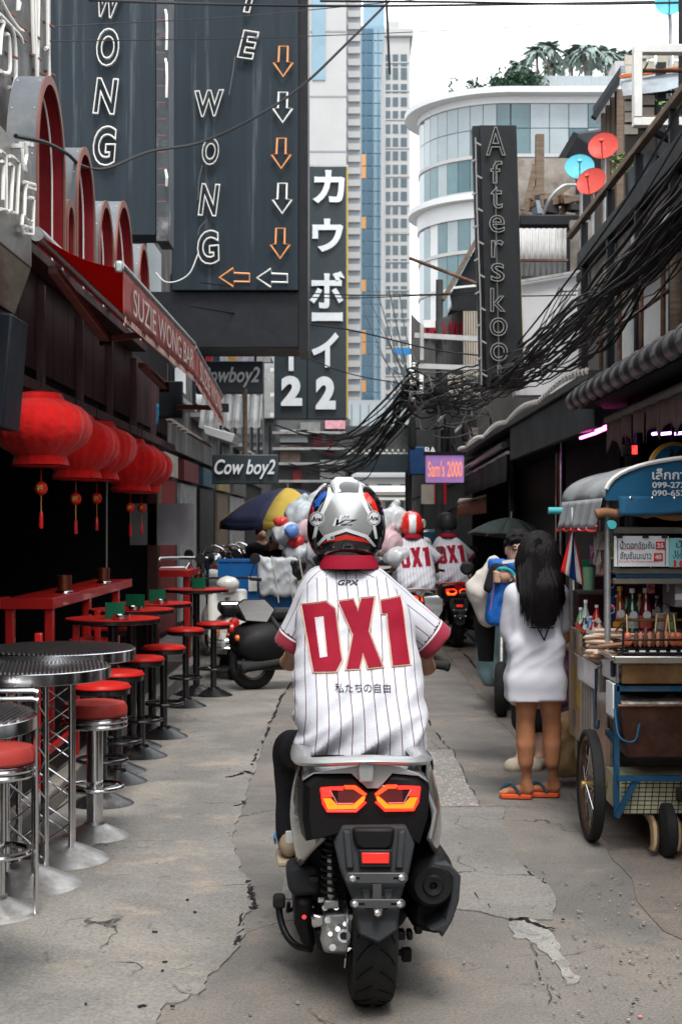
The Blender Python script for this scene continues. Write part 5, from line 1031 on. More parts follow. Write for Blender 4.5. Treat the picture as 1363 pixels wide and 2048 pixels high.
MB().tube(curve_pts([P(1085,430,17),P(1100,395,16.9),P(1125,372,16.9),P(1150,370,17)]),.02,6).bw('hose',galv,ter)
for k in range(8):MB().box(P(rnd.uniform(1042,1150),rnd.uniform(400,428),17.2),(rnd.uniform(.1,.3),.15,rnd.uniform(.06,.16)),(0,rnd.uniform(-.4,.4),rnd.uniform(0,1))).bw('board_scrap',rnd.choice([wood,rust,tin,darkwall]),ter)
cw=thing('corrugated_wall','white corrugated sheet wall below the cluttered terrace','wall',P(1080,550,15.6));a,b=P(1030,552,15.6),P(1132,457,15.6)
for i in range(9):
 x0=a.x+i*(b.x-a.x)/9;wd=(b.x-a.x)/9-.006;MB().grid(lambda u,v:Vector((x0+wd*u,15.6-.018*math.cos(2*math.pi*u*1.0),a.z+(b.z-a.z)*v)),8,1).bw('sheet',mat('white_corrugated',(.5,.5,.5),.5,.15,var=.15,scale=2,col2=(.3,.27,.24),c2=.66),cw,solid=.006)
MB().b2((b.x,15.55,a.z-.3),(b.x+.13,15.68,b.z)).bw('black_post',blacksteel,cw);q0,q1=P(1140,545,15.5),P(1182,440,15.5);MB().b2((q0.x,15.5,q0.z-.2),(q1.x,15.6,q1.z)).bw('plastered_pier',mat('stained_concrete',(.26,.235,.21)),cw);MB().b2((a.x,15.5,P(0,522,15.5).z),(b.x,15.56,P(0,518,15.5).z)).bw('batten',rust,cw)
ww=thing('white_gable','blank off white wall panel right of the vertical sign','wall',P(1110,770,15));MB().slab([P(1030,790,15),P(1160,790,15),P(1158,700,15),P(1195,535,15),P(1036,562,15)],(0,.3,0)).bw('wall',mat('off_white_wall',(.56,.56,.57),.75,var=.08,scale=1.5,col2=(.4,.39,.38),c2=.7),ww);MB().bar(P(1160,790,14.95),P(1163,620,14.95),.05,.05).bw('edge_pipe',rust,ww);MB().bar(P(1034,564,14.95),P(1196,537,14.95),.05,.03).bw('coping',galv,ww)
s6=thing('vertical_sign','tall narrow black sign reading Afterskool in thin white tubes','sign',P(1000,775,14));Y_=14
MB().slab([P(958,250,Y_),P(1032,250,Y_),P(1047,776,Y_),P(972,776,Y_)],(0,.14,0)).bw('panel',mat('black_sign_face',(.014,.016,.018),.45,var=.4,scale=3,bump=.1),s6,bevel=.006)
MB().slab([P(944,252,Y_-.05),P(957.5,251,Y_-.004),P(971.5,776,Y_-.004),P(960,770,Y_-.05)],(0,.12,0)).bw('side_return',blacksteel,s6);MB().bar(P(1034,400,Y_+.05),P(1047,776,Y_+.05),.015,.02).bw('rusty_edge',mat('yellow_edge',(.45,.33,.08)),s6)
thin_w=mat('thin_white_tube',(.24,.235,.225),.4)
for ch,py,hp,wp in [('A',283,58,40),('f',345,46,24),('t',395,46,24),('e',448,36,32),('r',498,36,26),('s',545,38,28),('k',600,48,32),('o',654,38,36),('o',704,38,36),('l',752,44,8)]:
 s_=Y_/F;c=P(990+(py-250)*.0145,py,Y_-.03);v,f=fit_text(ch,wp*s_,hp*s_,bev=.018,fill='NONE',off=.0);MB().add([q+c for q in v],f).bw('letter',thin_w,s6)
MB().tube(curve_pts([P(990,320,Y_-.03),P(991,450,Y_-.035),P(994,600,Y_-.03),P(996,740,Y_-.04),P(985,770,Y_-.03)]),.008,5).bw('lead_wire',cableg,s6)
for i in range(15):py=285+i*33;c=P(950+(py-250)*.027,py,Y_-.08);MB().bar(c,c+Vector((.05*(-1)**i,-.01,-.03)),.016,.016).bw('tube_clip',thin_w,s6)
MB().tube([P(950,275,Y_-.08),P(953,420,Y_-.08),P(960,600,Y_-.09),P(962,770,Y_-.08)],.008,5).bw('side_tube',thin_w,s6)
def dish(lab,px,py,Y,r,m,aim):
 c=P(px,py,Y);t=thing('satellite_dish',lab,'dish',(c.x,c.y,c.z-.5),0,'satellite dishes on the right roof');q=Vector(aim).to_track_quat('Z','Y').to_matrix().to_4x4()
 M=Matrix.Translation((0,0,.5)) @ q;k=[(r*i/8+.002,-.22*r*(1-(i/8)**2)) for i in range(9)]
 MB().lathe(k+[(r*1.02,.004),(r,-.012)]+[(r*i/8+.002,-.22*r*(1-(i/8)**2)-.012) for i in range(7,-1,-1)],(0,0,0),32).xf(M).build('bowl',m,t);MB().tube([Vector((0,-r*.9,0)),Vector((0,-.1*r,r*.75))],.008,6).xf(M).build('feed_arm',m,t);MB().cyl((0,-.1*r,r*.7),(0,-.05*r,r*.84),.025,n=10).xf(M).build('feed_horn',m,t)
 MB().tube([M @ Vector((0,0,-.25*r)),Vector((.03,.08,.3)),Vector((.03,.1,-.35))],.018,8).build('mast',galv,t)
rd_=mat('red_dish_paint',(.5,.06,.045),.4,0,var=.15,col2=(.4,.1,.07),c2=.6);bd_=mat('sky_blue_dish',(.1,.42,.52),.45,0,var=.12)
dish('upper red satellite dish, seen face on',1205,291,15.4,.16,rd_,(-.35,-1,.35));dish('turquoise satellite dish left of the two red ones',1158,333,15.3,.155,bd_,(-.15,-1,.4));dish('lower red satellite dish in front of the turquoise one',1181,362,15.1,.16,rd_,(-.6,-1,.45));dish('turquoise dish cut off at the top right corner',1337,2,13.2,.13,bd_,(-.2,-1,.1))
for px,py,lab,cc in [(1245,315,'small potted creeper on the balcony rail beside the dishes',11.9),(1345,205,'little yellow green plant at the hut rail',12.6)]:p=P(px,py,cc);leafclump('potted_plant',lab,(p.x,cc,p.z-.1),(.12,.12,.08),60,.03,mat('fresh_leaf',(.12,.22,.05),.6,var=.5,scale=20))
rf=thing('right_far_shophouses','grey timber shophouses beyond the vertical sign on the right','building',(4,32,0));a=P(925,0,23)
MB().b2((2.05,22.2,2.4),(7,46,5.4)).bw('upper_wall',darkwall,rf);MB().b2((2.1,22.2,0),(7,46,2.39)).bw('shopfront',mat('dark_shopfront',(.02,.02,.022)),rf);MB().slab([(1.8,22,5.3),(1.8,46,5.3),(4,46,6.2),(4,22,6.2)],(0,0,.06)).bw('roof',tin,rf)
for i in range(7):q0,q1=P(926+i*5,800,21.6),P(929.6+i*5,545,21.6);MB().b2((q0.x,21.6,q0.z),(q1.x,21.66,q1.z)).bw('timber_slat',mat('beige_slat',(.36,.31,.26),.85,var=.3,scale=3,stretch=(3,1,.3)),rf)
for px0,px1,py0,py1,m in [(895,922,750,800,mat('beige_shutter',(.5,.44,.37),.7,var=.15)),(930,955,855,900,mat('brown_shutter',(.16,.13,.12),.8,var=.3)),(858,872,790,800,tw_white),(845,870,640,655,whitep)]:q0,q1=P(px0,py1,22.1),P(px1,py0,22.1);MB().b2((q0.x,22.1,q0.z),(q1.x,22.18,q1.z)).bw('shutter',m,rf)
t=thing('pipe_boom','rusty pipe boom sticking out from the roof edge left of the vertical sign','pipe',P(900,545,18));MB().tube([P(818,516,18),P(960,570,18)],.022,8).bw('pipe',rust,t);MB().bar(P(955,565,18),P(962,640,18),.05,.05).bw('bracket',blackm,t)
t=thing('barge_roof','brown timber gable edge behind the vertical sign','roof',P(920,560,20));MB().bar(P(885,600,20),P(955,475,20),.1,.06).bw('barge_board',wood,t);MB().slab([P(900,590,20.1),P(952,492,20.1),P(960,620,20.1),P(905,620,20.1)],(0,.1,0)).bw('gable',mat('black_tin',(.02,.022,.026)),t);MB().bar(P(905,576,19.9),P(955,571,19.9),.05,.03).bw('white_tube',whitep,t)
t=thing('red_letter_sign','grey sign board with dull red letters behind the utility pole','sign',P(885,760,24));a,b=P(822,770,24),P(935,622,24);MB().slab([P(822,770,24),P(928,752,24),P(928,618,24),P(845,652,24),P(822,628,24)],(0,.15,0)).bw('panel',mat('grey_sign_panel',(.1,.095,.095),.7,var=.2),t);put_text('lettering','DEJA VU',P(886,663,23.95),78*24/F,40*24/F,mat('dull_red_letter',(.35,.012,.03),.5),t,world=True,off=.05,ext=.02)
up=thing('utility_pole','concrete utility pole with two pale crossarms and a mass of cables','pole',(P(878,0,20).x,20,0));px_=up.location.x
MB().cyl((px_,20,0),(px_,20,P(0,560,20).z),.065,.05,n=12).bw('pole',mat('dark_concrete_pole',(.05,.05,.05),.9,var=.3),up)
for p0,p1 in [((828,671),(966,679)),((828,732),(958,737))]:MB().bar(P(*p0,19.85),P(*p1,19.9),.09,.07).bw('crossarm',mat('pale_crossarm',(.42,.42,.42),.6,var=.2),up)
MB().bar(P(843,650,19.8),P(843,720,19.8),.05,.05).bw('strut',galv,up)
for px,py in [(827,730),(824,740),(827,752),(822,765),(829,768),(823,786),(832,786),(826,800),(840,760),(842,775)]:c=P(px,py,19.7);MB().lathe([(.012,-.03),(.03,-.02),(.02,0),(.03,.02),(.012,.035)],c,10).bw('insulator',white_neon,up)
MB().b2((P(838,0,19.7).x,19.7,P(0,786,19.7).z),(P(846,0,19.7).x,19.76,P(0,745,19.7).z)).bw('meter_tube',whitep,up)
for px0,py0,px1,py1 in [(868,850,900,815),(905,868,925,848)]:MB().tube([P(px0,py0,19.6),P(px1,py1,19.6)],.02,6).bw('stay_rod',galv,up)
t=thing('purple_sign','lit looking purple sign with orange lettering hanging over the street','sign',P(889,965,19));a,b=P(851,965,19),P(927,911,19)
MB().b2((a.x,19,a.z),(b.x,19.1,b.z)).bw('panel',mat('purple_panel',(.26,.14,.34),.5,var=.2,scale=3,emit=.35),t,bevel=.008);put_text('lettering',"Sam's 2000",((a.x+b.x)/2,18.97,(a.z+b.z)/2),(b.x-a.x)*.9,(b.z-a.z)*.6,mat('orange_print',(.75,.24,.14),.5,emit=.4),t,world=True,off=.02)  # faint glow added to panel and lettering to brighten the shaded sign
MB().b2((a.x-.03,18.98,b.z+.002),(b.x+.03,19.12,b.z+.05)).bw('top_frame',blackm,t);MB().bar(((a.x+b.x)/2,19.05,b.z),((a.x+b.x)/2,19.05,b.z+.5),.03,.03).bw('hanger',blackm,t)
t=thing('blue_sign_box','dark blue sign box left of the purple sign','sign',P(832,952,22));a,b=P(817,950,22),P(849,893,22);MB().b2((a.x,22,a.z),(b.x,22.4,b.z)).bw('box',mat('deep_blue_sign',(.012,.04,.11),.4,var=.3),t,bevel=.02);MB().bar((a.x+.03,22.2,0),(a.x+.03,22.2,a.z),.05,.05).bw('post',blackm,t);put_text('lettering','BAR',P(866,901,21.95),34*22/F,14*22/F,mat('white_print',(.6,.62,.64),.5),t,world=True,off=.03)
t=thing('hoarding','plain red panel under the purple sign','panel',P(880,1005,23));a,b=P(868,1008,23),P(892,963,23);MB().b2((a.x,23,a.z),(b.x,23.1,b.z)).bw('face',mat('scarlet_panel',(.42,.008,.02),.5),t);MB().b2((P(842,0,23).x,23,a.z),(a.x-.004,23.08,b.z-.05)).bw('side_board',mat('taupe_board',(.28,.25,.22),.7,var=.2),t);MB().bar((a.x-.2,23.05,0),(a.x-.2,23.05,a.z),.06,.06).bw('post',blackm,t)
t=thing('maroon_awning','small faded maroon awning far down the right side','awning',P(945,1030,21));MB().slab([P(914,1008,21),P(972,993,19),P(972,1000,21),P(918,1000,24)],(0,0,.03)).bw('top',mat('pinkish_canvas',(.45,.36,.33),.8,var=.2),t);MB().grid(lambda u,v:P(914+58*u,1010-14*u+(24+6*u)*v,21-2*u)+Vector((0,0,-.01*math.sin(40*u))),16,3).bw('valance',mat('faded_brick_valance',(.3,.11,.085),.85,var=.2),t,solid=.006);MB().slab([P(880,1028,23.5),P(914,1012,21.4),P(914,1030,21.4),P(884,1032,23.5)],(.1,0,.02)).bw('side_sheet',darkwall,t);MB().bar(P(972,995,19),P(972,995,19)+Vector((.4,.2,.1)),.04,.04).bw('arm',blackm,t)
t=thing('striped_board','board of pale vertical strips above the maroon awning','panel',P(965,990,19.2))
for i in range(6):q0,q1=P(948+i*5.2,985-i*2,19.2),P(951.6+i*5.2,955-i*2.4,19.2);MB().b2((q0.x,19.2,q0.z),(q1.x,19.23,q1.z)).bw('strip',tw_white,t)
# == cables
cb=thing('cable_bundle','thick sagging bundle of black cables along the right side to the utility pole','cables',P(1000,745,14))
for i in range(46):
 o1=rnd.gauss(0,.09);o2=rnd.gauss(0,.12);sg=rnd.uniform(-.13,.1);y0=rnd.choice([5.0,5.4])
 ctrl=[(1.66+o2*.4,y0,3.33+o1+rnd.uniform(-.2,.2)),(1.64+o2*.5,7.6,3.12+o1*.9+sg),(1.62+o2,10.2,2.98+o1*.8-sg),(1.56+o2,13.6,3.02+o1+sg*.6),(1.40+o2,16.5,3.18+o1*1.1-sg),(1.05+o2,19.6,3.32+o1*.9)]
 MB().tube([p+Vector((0,0,.02*math.sin(p.y*2.3+i)+.01*math.sin(p.y*5.1+i*2))) for p in curve_pts(ctrl,7)],rnd.choice([.004,.005,.006,.007,.008,.011]),6).bw('cable',cablem if rnd.random() < .78 else cableg,cb)
cb2=thing('cable_bundle','loose fan of cables from the utility pole towards the left buildings','cables',P(760,860,26))
for i in range(30):
 a=P(832+rnd.gauss(0,9),775+rnd.gauss(0,24),19.6);b=P(rnd.uniform(556,700),rnd.uniform(846,960),rnd.uniform(30,40));m_=(a+b)/2-Vector((0,0,rnd.uniform(.1,.75)))
 MB().tube(curve_pts([a,(a+m_)/2-Vector((0,0,.08)),m_,b],7),rnd.choice([.01,.012,.018]),5).bw('cable',cablem,cb2)
cb3=thing('cable_bundle','bundle of cables rising from the pole over the left of the grid tower','cables',P(740,790,22))
for i in range(16):
 a=P(828+rnd.gauss(0,6),770+rnd.gauss(0,22),19.6);b=P(692+rnd.uniform(-6,120),rnd.uniform(560,860),rnd.uniform(23,32));MB().tube(curve_pts([a,(a+b)/2-Vector((0,0,rnd.uniform(0,.25))),b],8),rnd.choice([.006,.008,.01]),5).bw('cable',cablem,cb3)
cl=thing('cable_coils','tangle of coiled cables and splice boxes hanging at the utility pole','cables',P(880,830,19.4))
for i in range(34):
 c=P(rnd.uniform(828,965),rnd.gauss(800,22),19.3+rnd.uniform(-1.2,.3));ra,rb2_=rnd.uniform(.1,.45),rnd.uniform(.05,.2);q=Euler((rnd.uniform(-.5,.5),rnd.uniform(-.4,.4),rnd.uniform(0,3))).to_matrix();n_=14
 MB().tube([c+q @ Vector((ra*math.cos(2*math.pi*j/n_*rnd.choice([1,1])),rnd.uniform(-.03,.03),rb2_*math.sin(2*math.pi*j/n_)+rnd.uniform(-.03,.03))) for j in range(n_)],rnd.choice([.008,.01,.014]),5,rnd.random() < .5).bw('cable',cablem if rnd.random() < .65 else cableg,cl)
for px,py,h_ in [(824,868,46),(892,880,34),(902,870,30),(930,860,34)]:c=P(px,py,19.2);MB().loft([(c+Vector((0,0,-h_/150/2*1.4)),.03),(c+Vector((0,0,-h_/150/2)),.055),(c+Vector((0,0,h_/150/2)),.045),(c+Vector((0,0,h_/150/2*1.5)),.015)],10).bw('splice_box',rubber,cl)
MB().tube(curve_pts([P(884,860,19.1),P(884,905,19.1),P(892,923,19.1),P(899,905,19.1),P(898,850,19.1)]),.022,7).bw('cable',cablem,cl);MB().tube(curve_pts([P(900,880,19.1),P(912,910,19.1),P(922,930,19.1)]),.02,7).bw('cable',cablem,cl)
def wire(lab,pts,r=.006,m=None):o=MB().tube(curve_pts([P(*q) for q in pts],10),r,6).build('overhead_wire',m or cablem);T(o,lab,'wire','single wires crossing over the street')
wire('thick black wire sweeping from the grey arches up to the top centre',[(32,272,7),(90,285,8),(135,308,9),(165,332,9.6),(215,336,10.2),(300,303,11),(400,285,12),(500,240,12.5),(600,175,13),(700,80,13.5),(778,2,14)],.012)
wire('thin wire crossing the sign boards near the top, second from above',[(0,58,9),(200,48,11),(450,35,13),(680,14,15),(900,-8,16)],.005);wire('thin wire across the slate signs at the letter O and on over the sky',[(-20,82,9),(200,81,11),(500,76,13),(780,66,15),(1080,52,17),(1300,44,18)],.005);wire('upper thick wire along the top edge of the sky',[(180,0,10),(450,9,12),(700,12,13),(1000,9,14),(1380,2,15)],.012)
wire('wire just under the top edge on the right',[(640,2,12),(900,4,12.5),(1150,8,13),(1380,5,13)],.010);wire('short frayed wire hanging vertically at the top centre',[(772,0,14),(775,60,14),(777,110,14),(779,148,14)],.012)
wire('wire below the slate signs running right to the vertical sign',[(400,565,16),(560,582,17),(700,590,17.5),(850,589,17.5),(960,585,17),(1120,583,15),(1200,578,12)],.008);wire('second wire beside it, slightly lower on the left',[(540,592,17),(700,596,17.5),(880,590,17.3),(1040,592,15),(1150,590,13)],.007)
wire('wire sloping across the katakana sign to the pole',[(380,612,16),(550,640,17),(700,660,18),(870,700,18.5),(1020,716,16),(1060,722,15)],.01);wire('lower wire over the katakana numerals',[(400,665,17.2),(550,690,18),(690,745,19.5),(830,772,19.6)],.008);wire('wire passing under the katakana sign',[(550,850,20),(650,880,21),(740,862,20),(828,790,19.7)],.012)
for i in range(7):wire(['slanting wire','slanting wire','slanting wire','slanting wire','slanting wire','slanting wire','slanting wire'][i]+' on the right sheds, '+['uppermost','second','third','fourth','fifth','sixth','lowest'][i]+' of the steep group',[(1380,190+i*48+rnd.uniform(-15,15),7.5),(1250+i*6,400+i*36,9),(1120+i*8,580+i*18,12),(1000+i*6,730+i*8,15)],rnd.choice([.005,.006,.009]))
for i in range(4):wire('slack wire from the vertical sign to the bundle, '+['leftmost','second from left','third from left','rightmost'][i],[(1118+i*7,575+i*3,13),(1085+i*8,640,13),(1058+i*9,715,13),(1048+i*10,745,13.2)],.005)
# == the scooter and its rider
HB=Vector((.083,4.78,0));HR=R(3.5);HM=Matrix.LocRotScale(HB,Euler((0,0,HR)),None).inverted()
def L(px,py,y):return HM @ P(px,py,HB.y+y)
sc_paint=mat('silver_grey_paint',(.3,.31,.31),.3,.25,var=.06,coat=.6);sc_side=mat('bronze_grey_paint',(.2,.195,.18),.25,.35,var=.1,coat=.8)
fair=mat('satin_black_fairing',(.007,.0065,.007),.5,0,var=.25,spec=.2);txt_pl=mat('grained_black_plastic',(.032,.034,.037),.55,0,var=.15,bump=.35,bscale=500)
alu=mat('cast_aluminium',(.45,.45,.44),.38,.9,var=.25,scale=20,bump=.2,bscale=60);bolt_m=mat('zinc_bolt',(.8,.8,.8),.25,1.0)
red_em=mat('lit_red_lens',(1,.012,.008),.25,emit=1.9,coat=.5);amb_em=mat('lit_amber_lens',(1,.1,.004),.25,emit=1.5,coat=.5);lens_d=mat('dark_red_lens',(.09,.004,.006),.12,coat=.8);refl=mat('red_reflector',(.72,.022,.015),.3,emit=.25)  # reflector material is no lamp; its faint glow is painted in
mirror_m=mat('mirror_glass',(.75,.78,.8),.02,1.0)
def pl(pts,y,y2=None):
 """pixel outline on the scooter's own plane y (y2 at the bottom)"""
 y2=y if y2 is None else y2;t0=min(p[1] for p in pts);t1=max(p[1] for p in pts);out=[]
 for a,b in pts:k=(b-t0)/max(1,t1-t0);out.append(L(a,b,y+(y2-y)*k))
 return out
def make_scooter(label,loc,rz):
 t=thing('scooter',label,'scooter',loc,rz)
 w_=MB().lathe([(.17,-.055),(.205,-.066),(.235,-.073),(.257,-.066),(.270,-.042),(.2755,0),(.270,.042),(.257,.066),(.235,.073),(.205,.066),(.17,.055)],(0,0,.275),64,'X',True).build('tyre',rubber,t)
 g_=MB();gm=mat('tread_groove',(.004,.004,.004),.95)
 for i in range(22):
  a=2*math.pi*i/22
  for s_ in (-1,1):
   pts=[]
   for x_,da in ((.012,0),(.03,.05),(.048,.13),(.06,.23)):
    rr=.2758 if x_ < .02 else (.2740 if x_ < .04 else (.2685 if x_ < .055 else .2615));aa=a+da+(.07 if s_ > 0 else 0);pts.append((s_*x_,rr*math.cos(aa),.275+rr*math.sin(aa)))
   g_.tube(pts,.0028,4)
 T(g_.build('tread_grooves',gm,t),kind='stuff')
 MB().lathe([(.03,-.05),(.06,-.06),(.15,-.03),(.172,-.056),(.178,-.056),(.178,.056),(.172,.056),(.15,.03),(.06,.05),(.03,.04)],(0,0,.275),40,'X').build('rim',fair,t)
 MB().lathe([(.06,-.085),(.115,-.085),(.115,-.081),(.06,-.081)],(0,0,.275),36,'X',True).build('brake_disc',chrome,t)
 MB().slab(pl([(684,1652),(812,1652),(829,1688),(819,1742),(801,1798),(795,1862),(757,1888),(717,1870),(704,1800),(680,1742),(668,1688)],-.31,-.37),(0,.06,0)).build('rear_guard',txt_pl,t,bevel=.008)
 MB().slab(pl([(704,1656),(790,1656),(786,1690),(776,1702),(722,1702),(708,1690)],-.335,-.34),(0,.028,0)).build('guard_hump',fair,t,bevel=.012)
 for q in ([(686,1660),(700,1664),(708,1738),(692,1738)],[(810,1660),(797,1664),(790,1738),(806,1738)]):MB().slab(pl(q,-.325,-.345),(0,.02,0)).build('guard_rib',greyp,t,bevel=.006)
 for q in ([(742,1780),(738,1800),(742,1818),(728,1812),(722,1778)],[(766,1780),(770,1800),(766,1818),(780,1812),(787,1778)]):MB().slab(pl(q,-.35,-.362),(0,.02,0)).build('guard_rib',greyp,t,bevel=.005)
 MB().slab(pl([(717,1700),(784,1700),(783,1736),(719,1736)],-.345,-.348),(0,.02,0)).build('reflector_frame',blackp,t,bevel=.004);MB().slab(pl([(723,1706),(778,1706),(777,1727),(724,1727)],-.35,-.352),(0,.008,0)).build('reflector',refl,t,bevel=.002)
 brk=mat('bracket_steel',(.085,.088,.09),.45,.5,var=.15)
 for (x0,x1,y0,y1),yy in (((690,815,1746,1767),-.378),((700,810,1799,1817),-.388)):
  h=(y1-y0)*.3;MB().slab(pl([(x0+h,y0),(x1-h,y0),(x1,y0+h),(x1,y1-h),(x1-h,y1),(x0+h,y1),(x0,y1-h),(x0,y0+h)],yy),(0,.012,0)).build('plate_bracket',brk,t,bevel=.002)
  for sx in (0,1):c0=(x0+12) if sx == 0 else (x1-12);MB().slab(pl([(c0+4,(y0+y1)/2-2) ,(c0+17,(y0+y1)/2-2),(c0+17,(y0+y1)/2+2),(c0+4,(y0+y1)/2+2)] if sx == 0 else [(c0-17,(y0+y1)/2-2),(c0-4,(y0+y1)/2-2),(c0-4,(y0+y1)/2+2),(c0-17,(y0+y1)/2+2)],yy-.001),(0,.0015,0)).build('slot',gm,t)
 MB().slab(pl([(745,1768),(762,1768),(762,1798),(745,1798)],-.38),(0,.008,0)).build('bracket_link',brk,t);MB().slab(pl([(746,1818),(765,1818),(763,1832),(755,1837),(748,1832)],-.39),(0,.008,0)).build('bracket_tab',brk,t,bevel=.002)
 for px,py,yy in [(705,1757,-.38),(803,1755,-.38),(710,1808,-.39),(799,1808,-.39),(755,1826,-.392)]:c=L(px,py,yy);MB().lathe([(.011,0),(.011,-.002),(.0085,-.003),(.0085,-.008),(.006,-.0095)],c,6,'Y').build('bolt',bolt_m,t,smooth=False)
 tail=[(606,1566),(626,1550),(702,1549),(734,1579),(757,1579),(784,1549),(836,1554),(858,1571),(855,1632),(838,1688),(806,1676),(786,1657),(690,1657),(662,1672),(612,1682),(605,1640)]
 a_=pl(tail,-.27);cx=sum(p.x for p in a_)/len(a_);cz=sum(p.z for p in a_)/len(a_)
 b_=[Vector((cx+(p.x-cx)*1.06,-.12,cz+(p.z-cz)*1.05)) for p in a_];c_=[Vector((cx+(p.x-cx)*.9,.3,cz+(p.z-cz)*1.0)) for p in a_];a0=[Vector((cx+(p.x-cx)*.9,-.285,cz+(p.z-cz)*.88)) for p in a_]
 MB().rings([a0,a_,b_,c_]).build('tail_panel',fair,t,ang=30)
 for s_ in (-1,1):
  def sp(u,v):
   y=-.26+.95*u;k=min(1,u/.3);wd=.182+.075*math.sin(min(1,u/.55)*math.pi/2)-.06*max(0,u-.6);zt=.765+.03*k;zb=.60-.16*min(1,u/.35)
   x=wd*(.80+.2*math.sin(math.pi*min(1,v*1.25+.05)*.62))-.035*max(0,v-.75)*4*.4
   return Vector((s_*x+cx*.0,y,zt+(zb-zt)*v))
  MB().grid(sp,14,10).build('side_panel',sc_side,t,solid=.012)
  MB().tube([sp(u,.02)+Vector((s_*.004,-.004,0)) for u in (0,.05,.2,.5)],.007,6).build('panel_edge',sc_paint,t)
  e=MB().slab([sp(0,0),sp(0,.45),sp(0,1.0),sp(.07,1.0),sp(.05,.5),sp(.05,0)],(s_*.01,-.004,0));e.build('panel_trim',sc_paint,t,bevel=.003)
 cowl=[(604,1562),(626,1546),(690,1536),(730,1529),(762,1529),(800,1535),(838,1548),(858,1566),(836,1552),(784,1547),(757,1577),(734,1577),(702,1547),(627,1548)]
 q0=pl(cowl,-.285);MB().slab(q0,(0,.16,.004)).build('tail_cowl',sc_paint,t,bevel=.006)
 def oval_sweep(path,ry,rz):
  rs=[]
  for i,p in enumerate(path):
   d=(Vector(path[min(i+1,len(path)-1)])-Vector(path[max(i-1,0)])).normalized();sd=Vector((d.y,-d.x,0)).normalized();rs.append([Vector(p)+sd*(ry*math.cos(a))+Vector((0,0,rz*math.sin(a))) for a in [2*math.pi*k/10 for k in range(10)]])
  return MB().rings(rs)
 lx,rx=L(604,1535,-.2).x,L(849,1535,-.2).x;zr=L(700,1520,-.25).z
 path=curve_pts([(lx+.01,.22,zr-.025),(lx,-.02,zr-.018),(lx+.008,-.17,zr-.015),(lx+.06,-.265,zr-.002),((lx+rx)/2,-.295,zr+.008),(rx-.06,-.265,zr-.002),(rx-.008,-.17,zr-.015),(rx,-.02,zr-.018),(rx-.01,.22,zr-.025)],6)
 oval_sweep(path,.034,.015).build('grab_rail',sc_paint,t);xm=(lx+rx)/2
 MB().prism([(xm-.022,zr-.06),(xm+.022,zr-.06),(xm+.026,zr),(xm-.026,zr)],-.315,-.24,'Y').build('rail_post',sc_paint,t,bevel=.005)
 for x in (lx+.012,rx-.012):MB().box((x,-.12,zr-.045),(.018,.05,.05)).build('rail_post',sc_paint,t,bevel=.004)
 soft_obj('seat',[B((0,.2,.725),(.11,.2,.02),.03,.03),B((0,.55,.765),(.11,.25,.02),.04,.05)],mat('black_seat_vinyl',(.014,.014,.015),.5,bump=.2,bscale=200),t,.014)
 MB().slab([L(690,1540,-.24),L(800,1540,-.24),L(775,1528,-.2),L(715,1528,-.2)],(0,.05,.01)).build('seat_tail',blackp,t,bevel=.006)
 ax=(L(640,1595,-.29).x+L(841,1595,-.29).x)/2
 for s_ in (-1,1):
  def lp(pts,y):
   q=pl(pts,y)
   return q if s_ < 0 else [Vector((2*ax-p.x,p.y,p.z)) for p in q][::-1]
  MB().slab(lp([(640,1574),(718,1571),(734,1590),(728,1606),(712,1621),(652,1622),(644,1606)],-.292),(0,.02,0)).build('lamp_lens',lens_d,t,bevel=.003)
  MB().slab(lp([(641,1575),(686,1573),(686,1580),(660,1580),(664,1594),(646,1595)],-.297),(0,.004,0)).build('lamp_strip',red_em,t);MB().slab(lp([(688,1571),(710,1571),(733,1588),(730,1592),(724,1590),(706,1578),(690,1578)],-.298),(0,.004,0)).build('lamp_strip',mat('lit_orange_red',(1,.03,.006),.3,emit=1.7),t)
  MB().slab(lp([(646,1597),(661,1597),(674,1610),(706,1610),(725,1593),(730,1594),(727,1603),(712,1618),(655,1619)],-.299),(0,.005,0)).build('lamp_strip',amb_em,t)
  ed=MB();ed.tube(lp([(642,1577),(646,1607),(654,1622),(712,1622),(731,1604)],-.301),.0035,5);ed.build('lamp_outline',red_em,t);MB().tube(lp([(660,1581),(674,1607),(706,1607)],-.301),.002,5).build('lamp_guide',mat('pink_guide',(.6,.25,.25),.3),t)
 MB().lathe([(.004,.035),(.012,.03),(.013,0),(.03,-.004),(.036,.006),(.06,.004),(.074,.02),(.082,.06),(.09,.2),(.085,.45),(.05,.6)],L(866,1772,-.16),36,'Y').build('silencer',mat('satin_black_exhaust',(.016,.016,.017),.42,.2,var=.25),t)
 MB().slab(pl([(861,1736),(867,1724),(900,1728),(922,1752),(918,1803),(905,1842),(884,1877),(880,1866),(858,1862),(890,1845),(902,1800),(904,1756),(892,1744)],-.15),(-.03,.34,-.01)).build('heat_shield',greyp,t,bevel=.008);MB().slab(pl([(826,1800),(905,1800),(884,1872),(835,1862),(820,1850)],.0),(-.02,.3,0)).build('silencer_body',fair,t,bevel=.02)
 for px,py,sx in [(800,1868,.03),(818,1868,.02),(835,1856,.025)]:MB().box(L(px,py,.02),(sx,.05,.03)).build('mount_lug',blackm,t,bevel=.006)
 MB().cyl(L(790,1905,.12),L(806,1905,.12),.011).build('axle_stub',blackm,t);MB().box(L(812,1909,.12),(.034,.034,.046)).build('footrest_rubber',rubber,t,bevel=.006)
 MB().slab(pl([(574,1738),(590,1731),(632,1731),(640,1742),(640,1790),(590,1795),(575,1780)],.12),(0,.3,-.04)).build('air_box',txt_pl,t,bevel=.02);MB().box(L(627,1757,.1),(.035,.03,.02)).build('air_box_clip',greyp,t,bevel=.004)
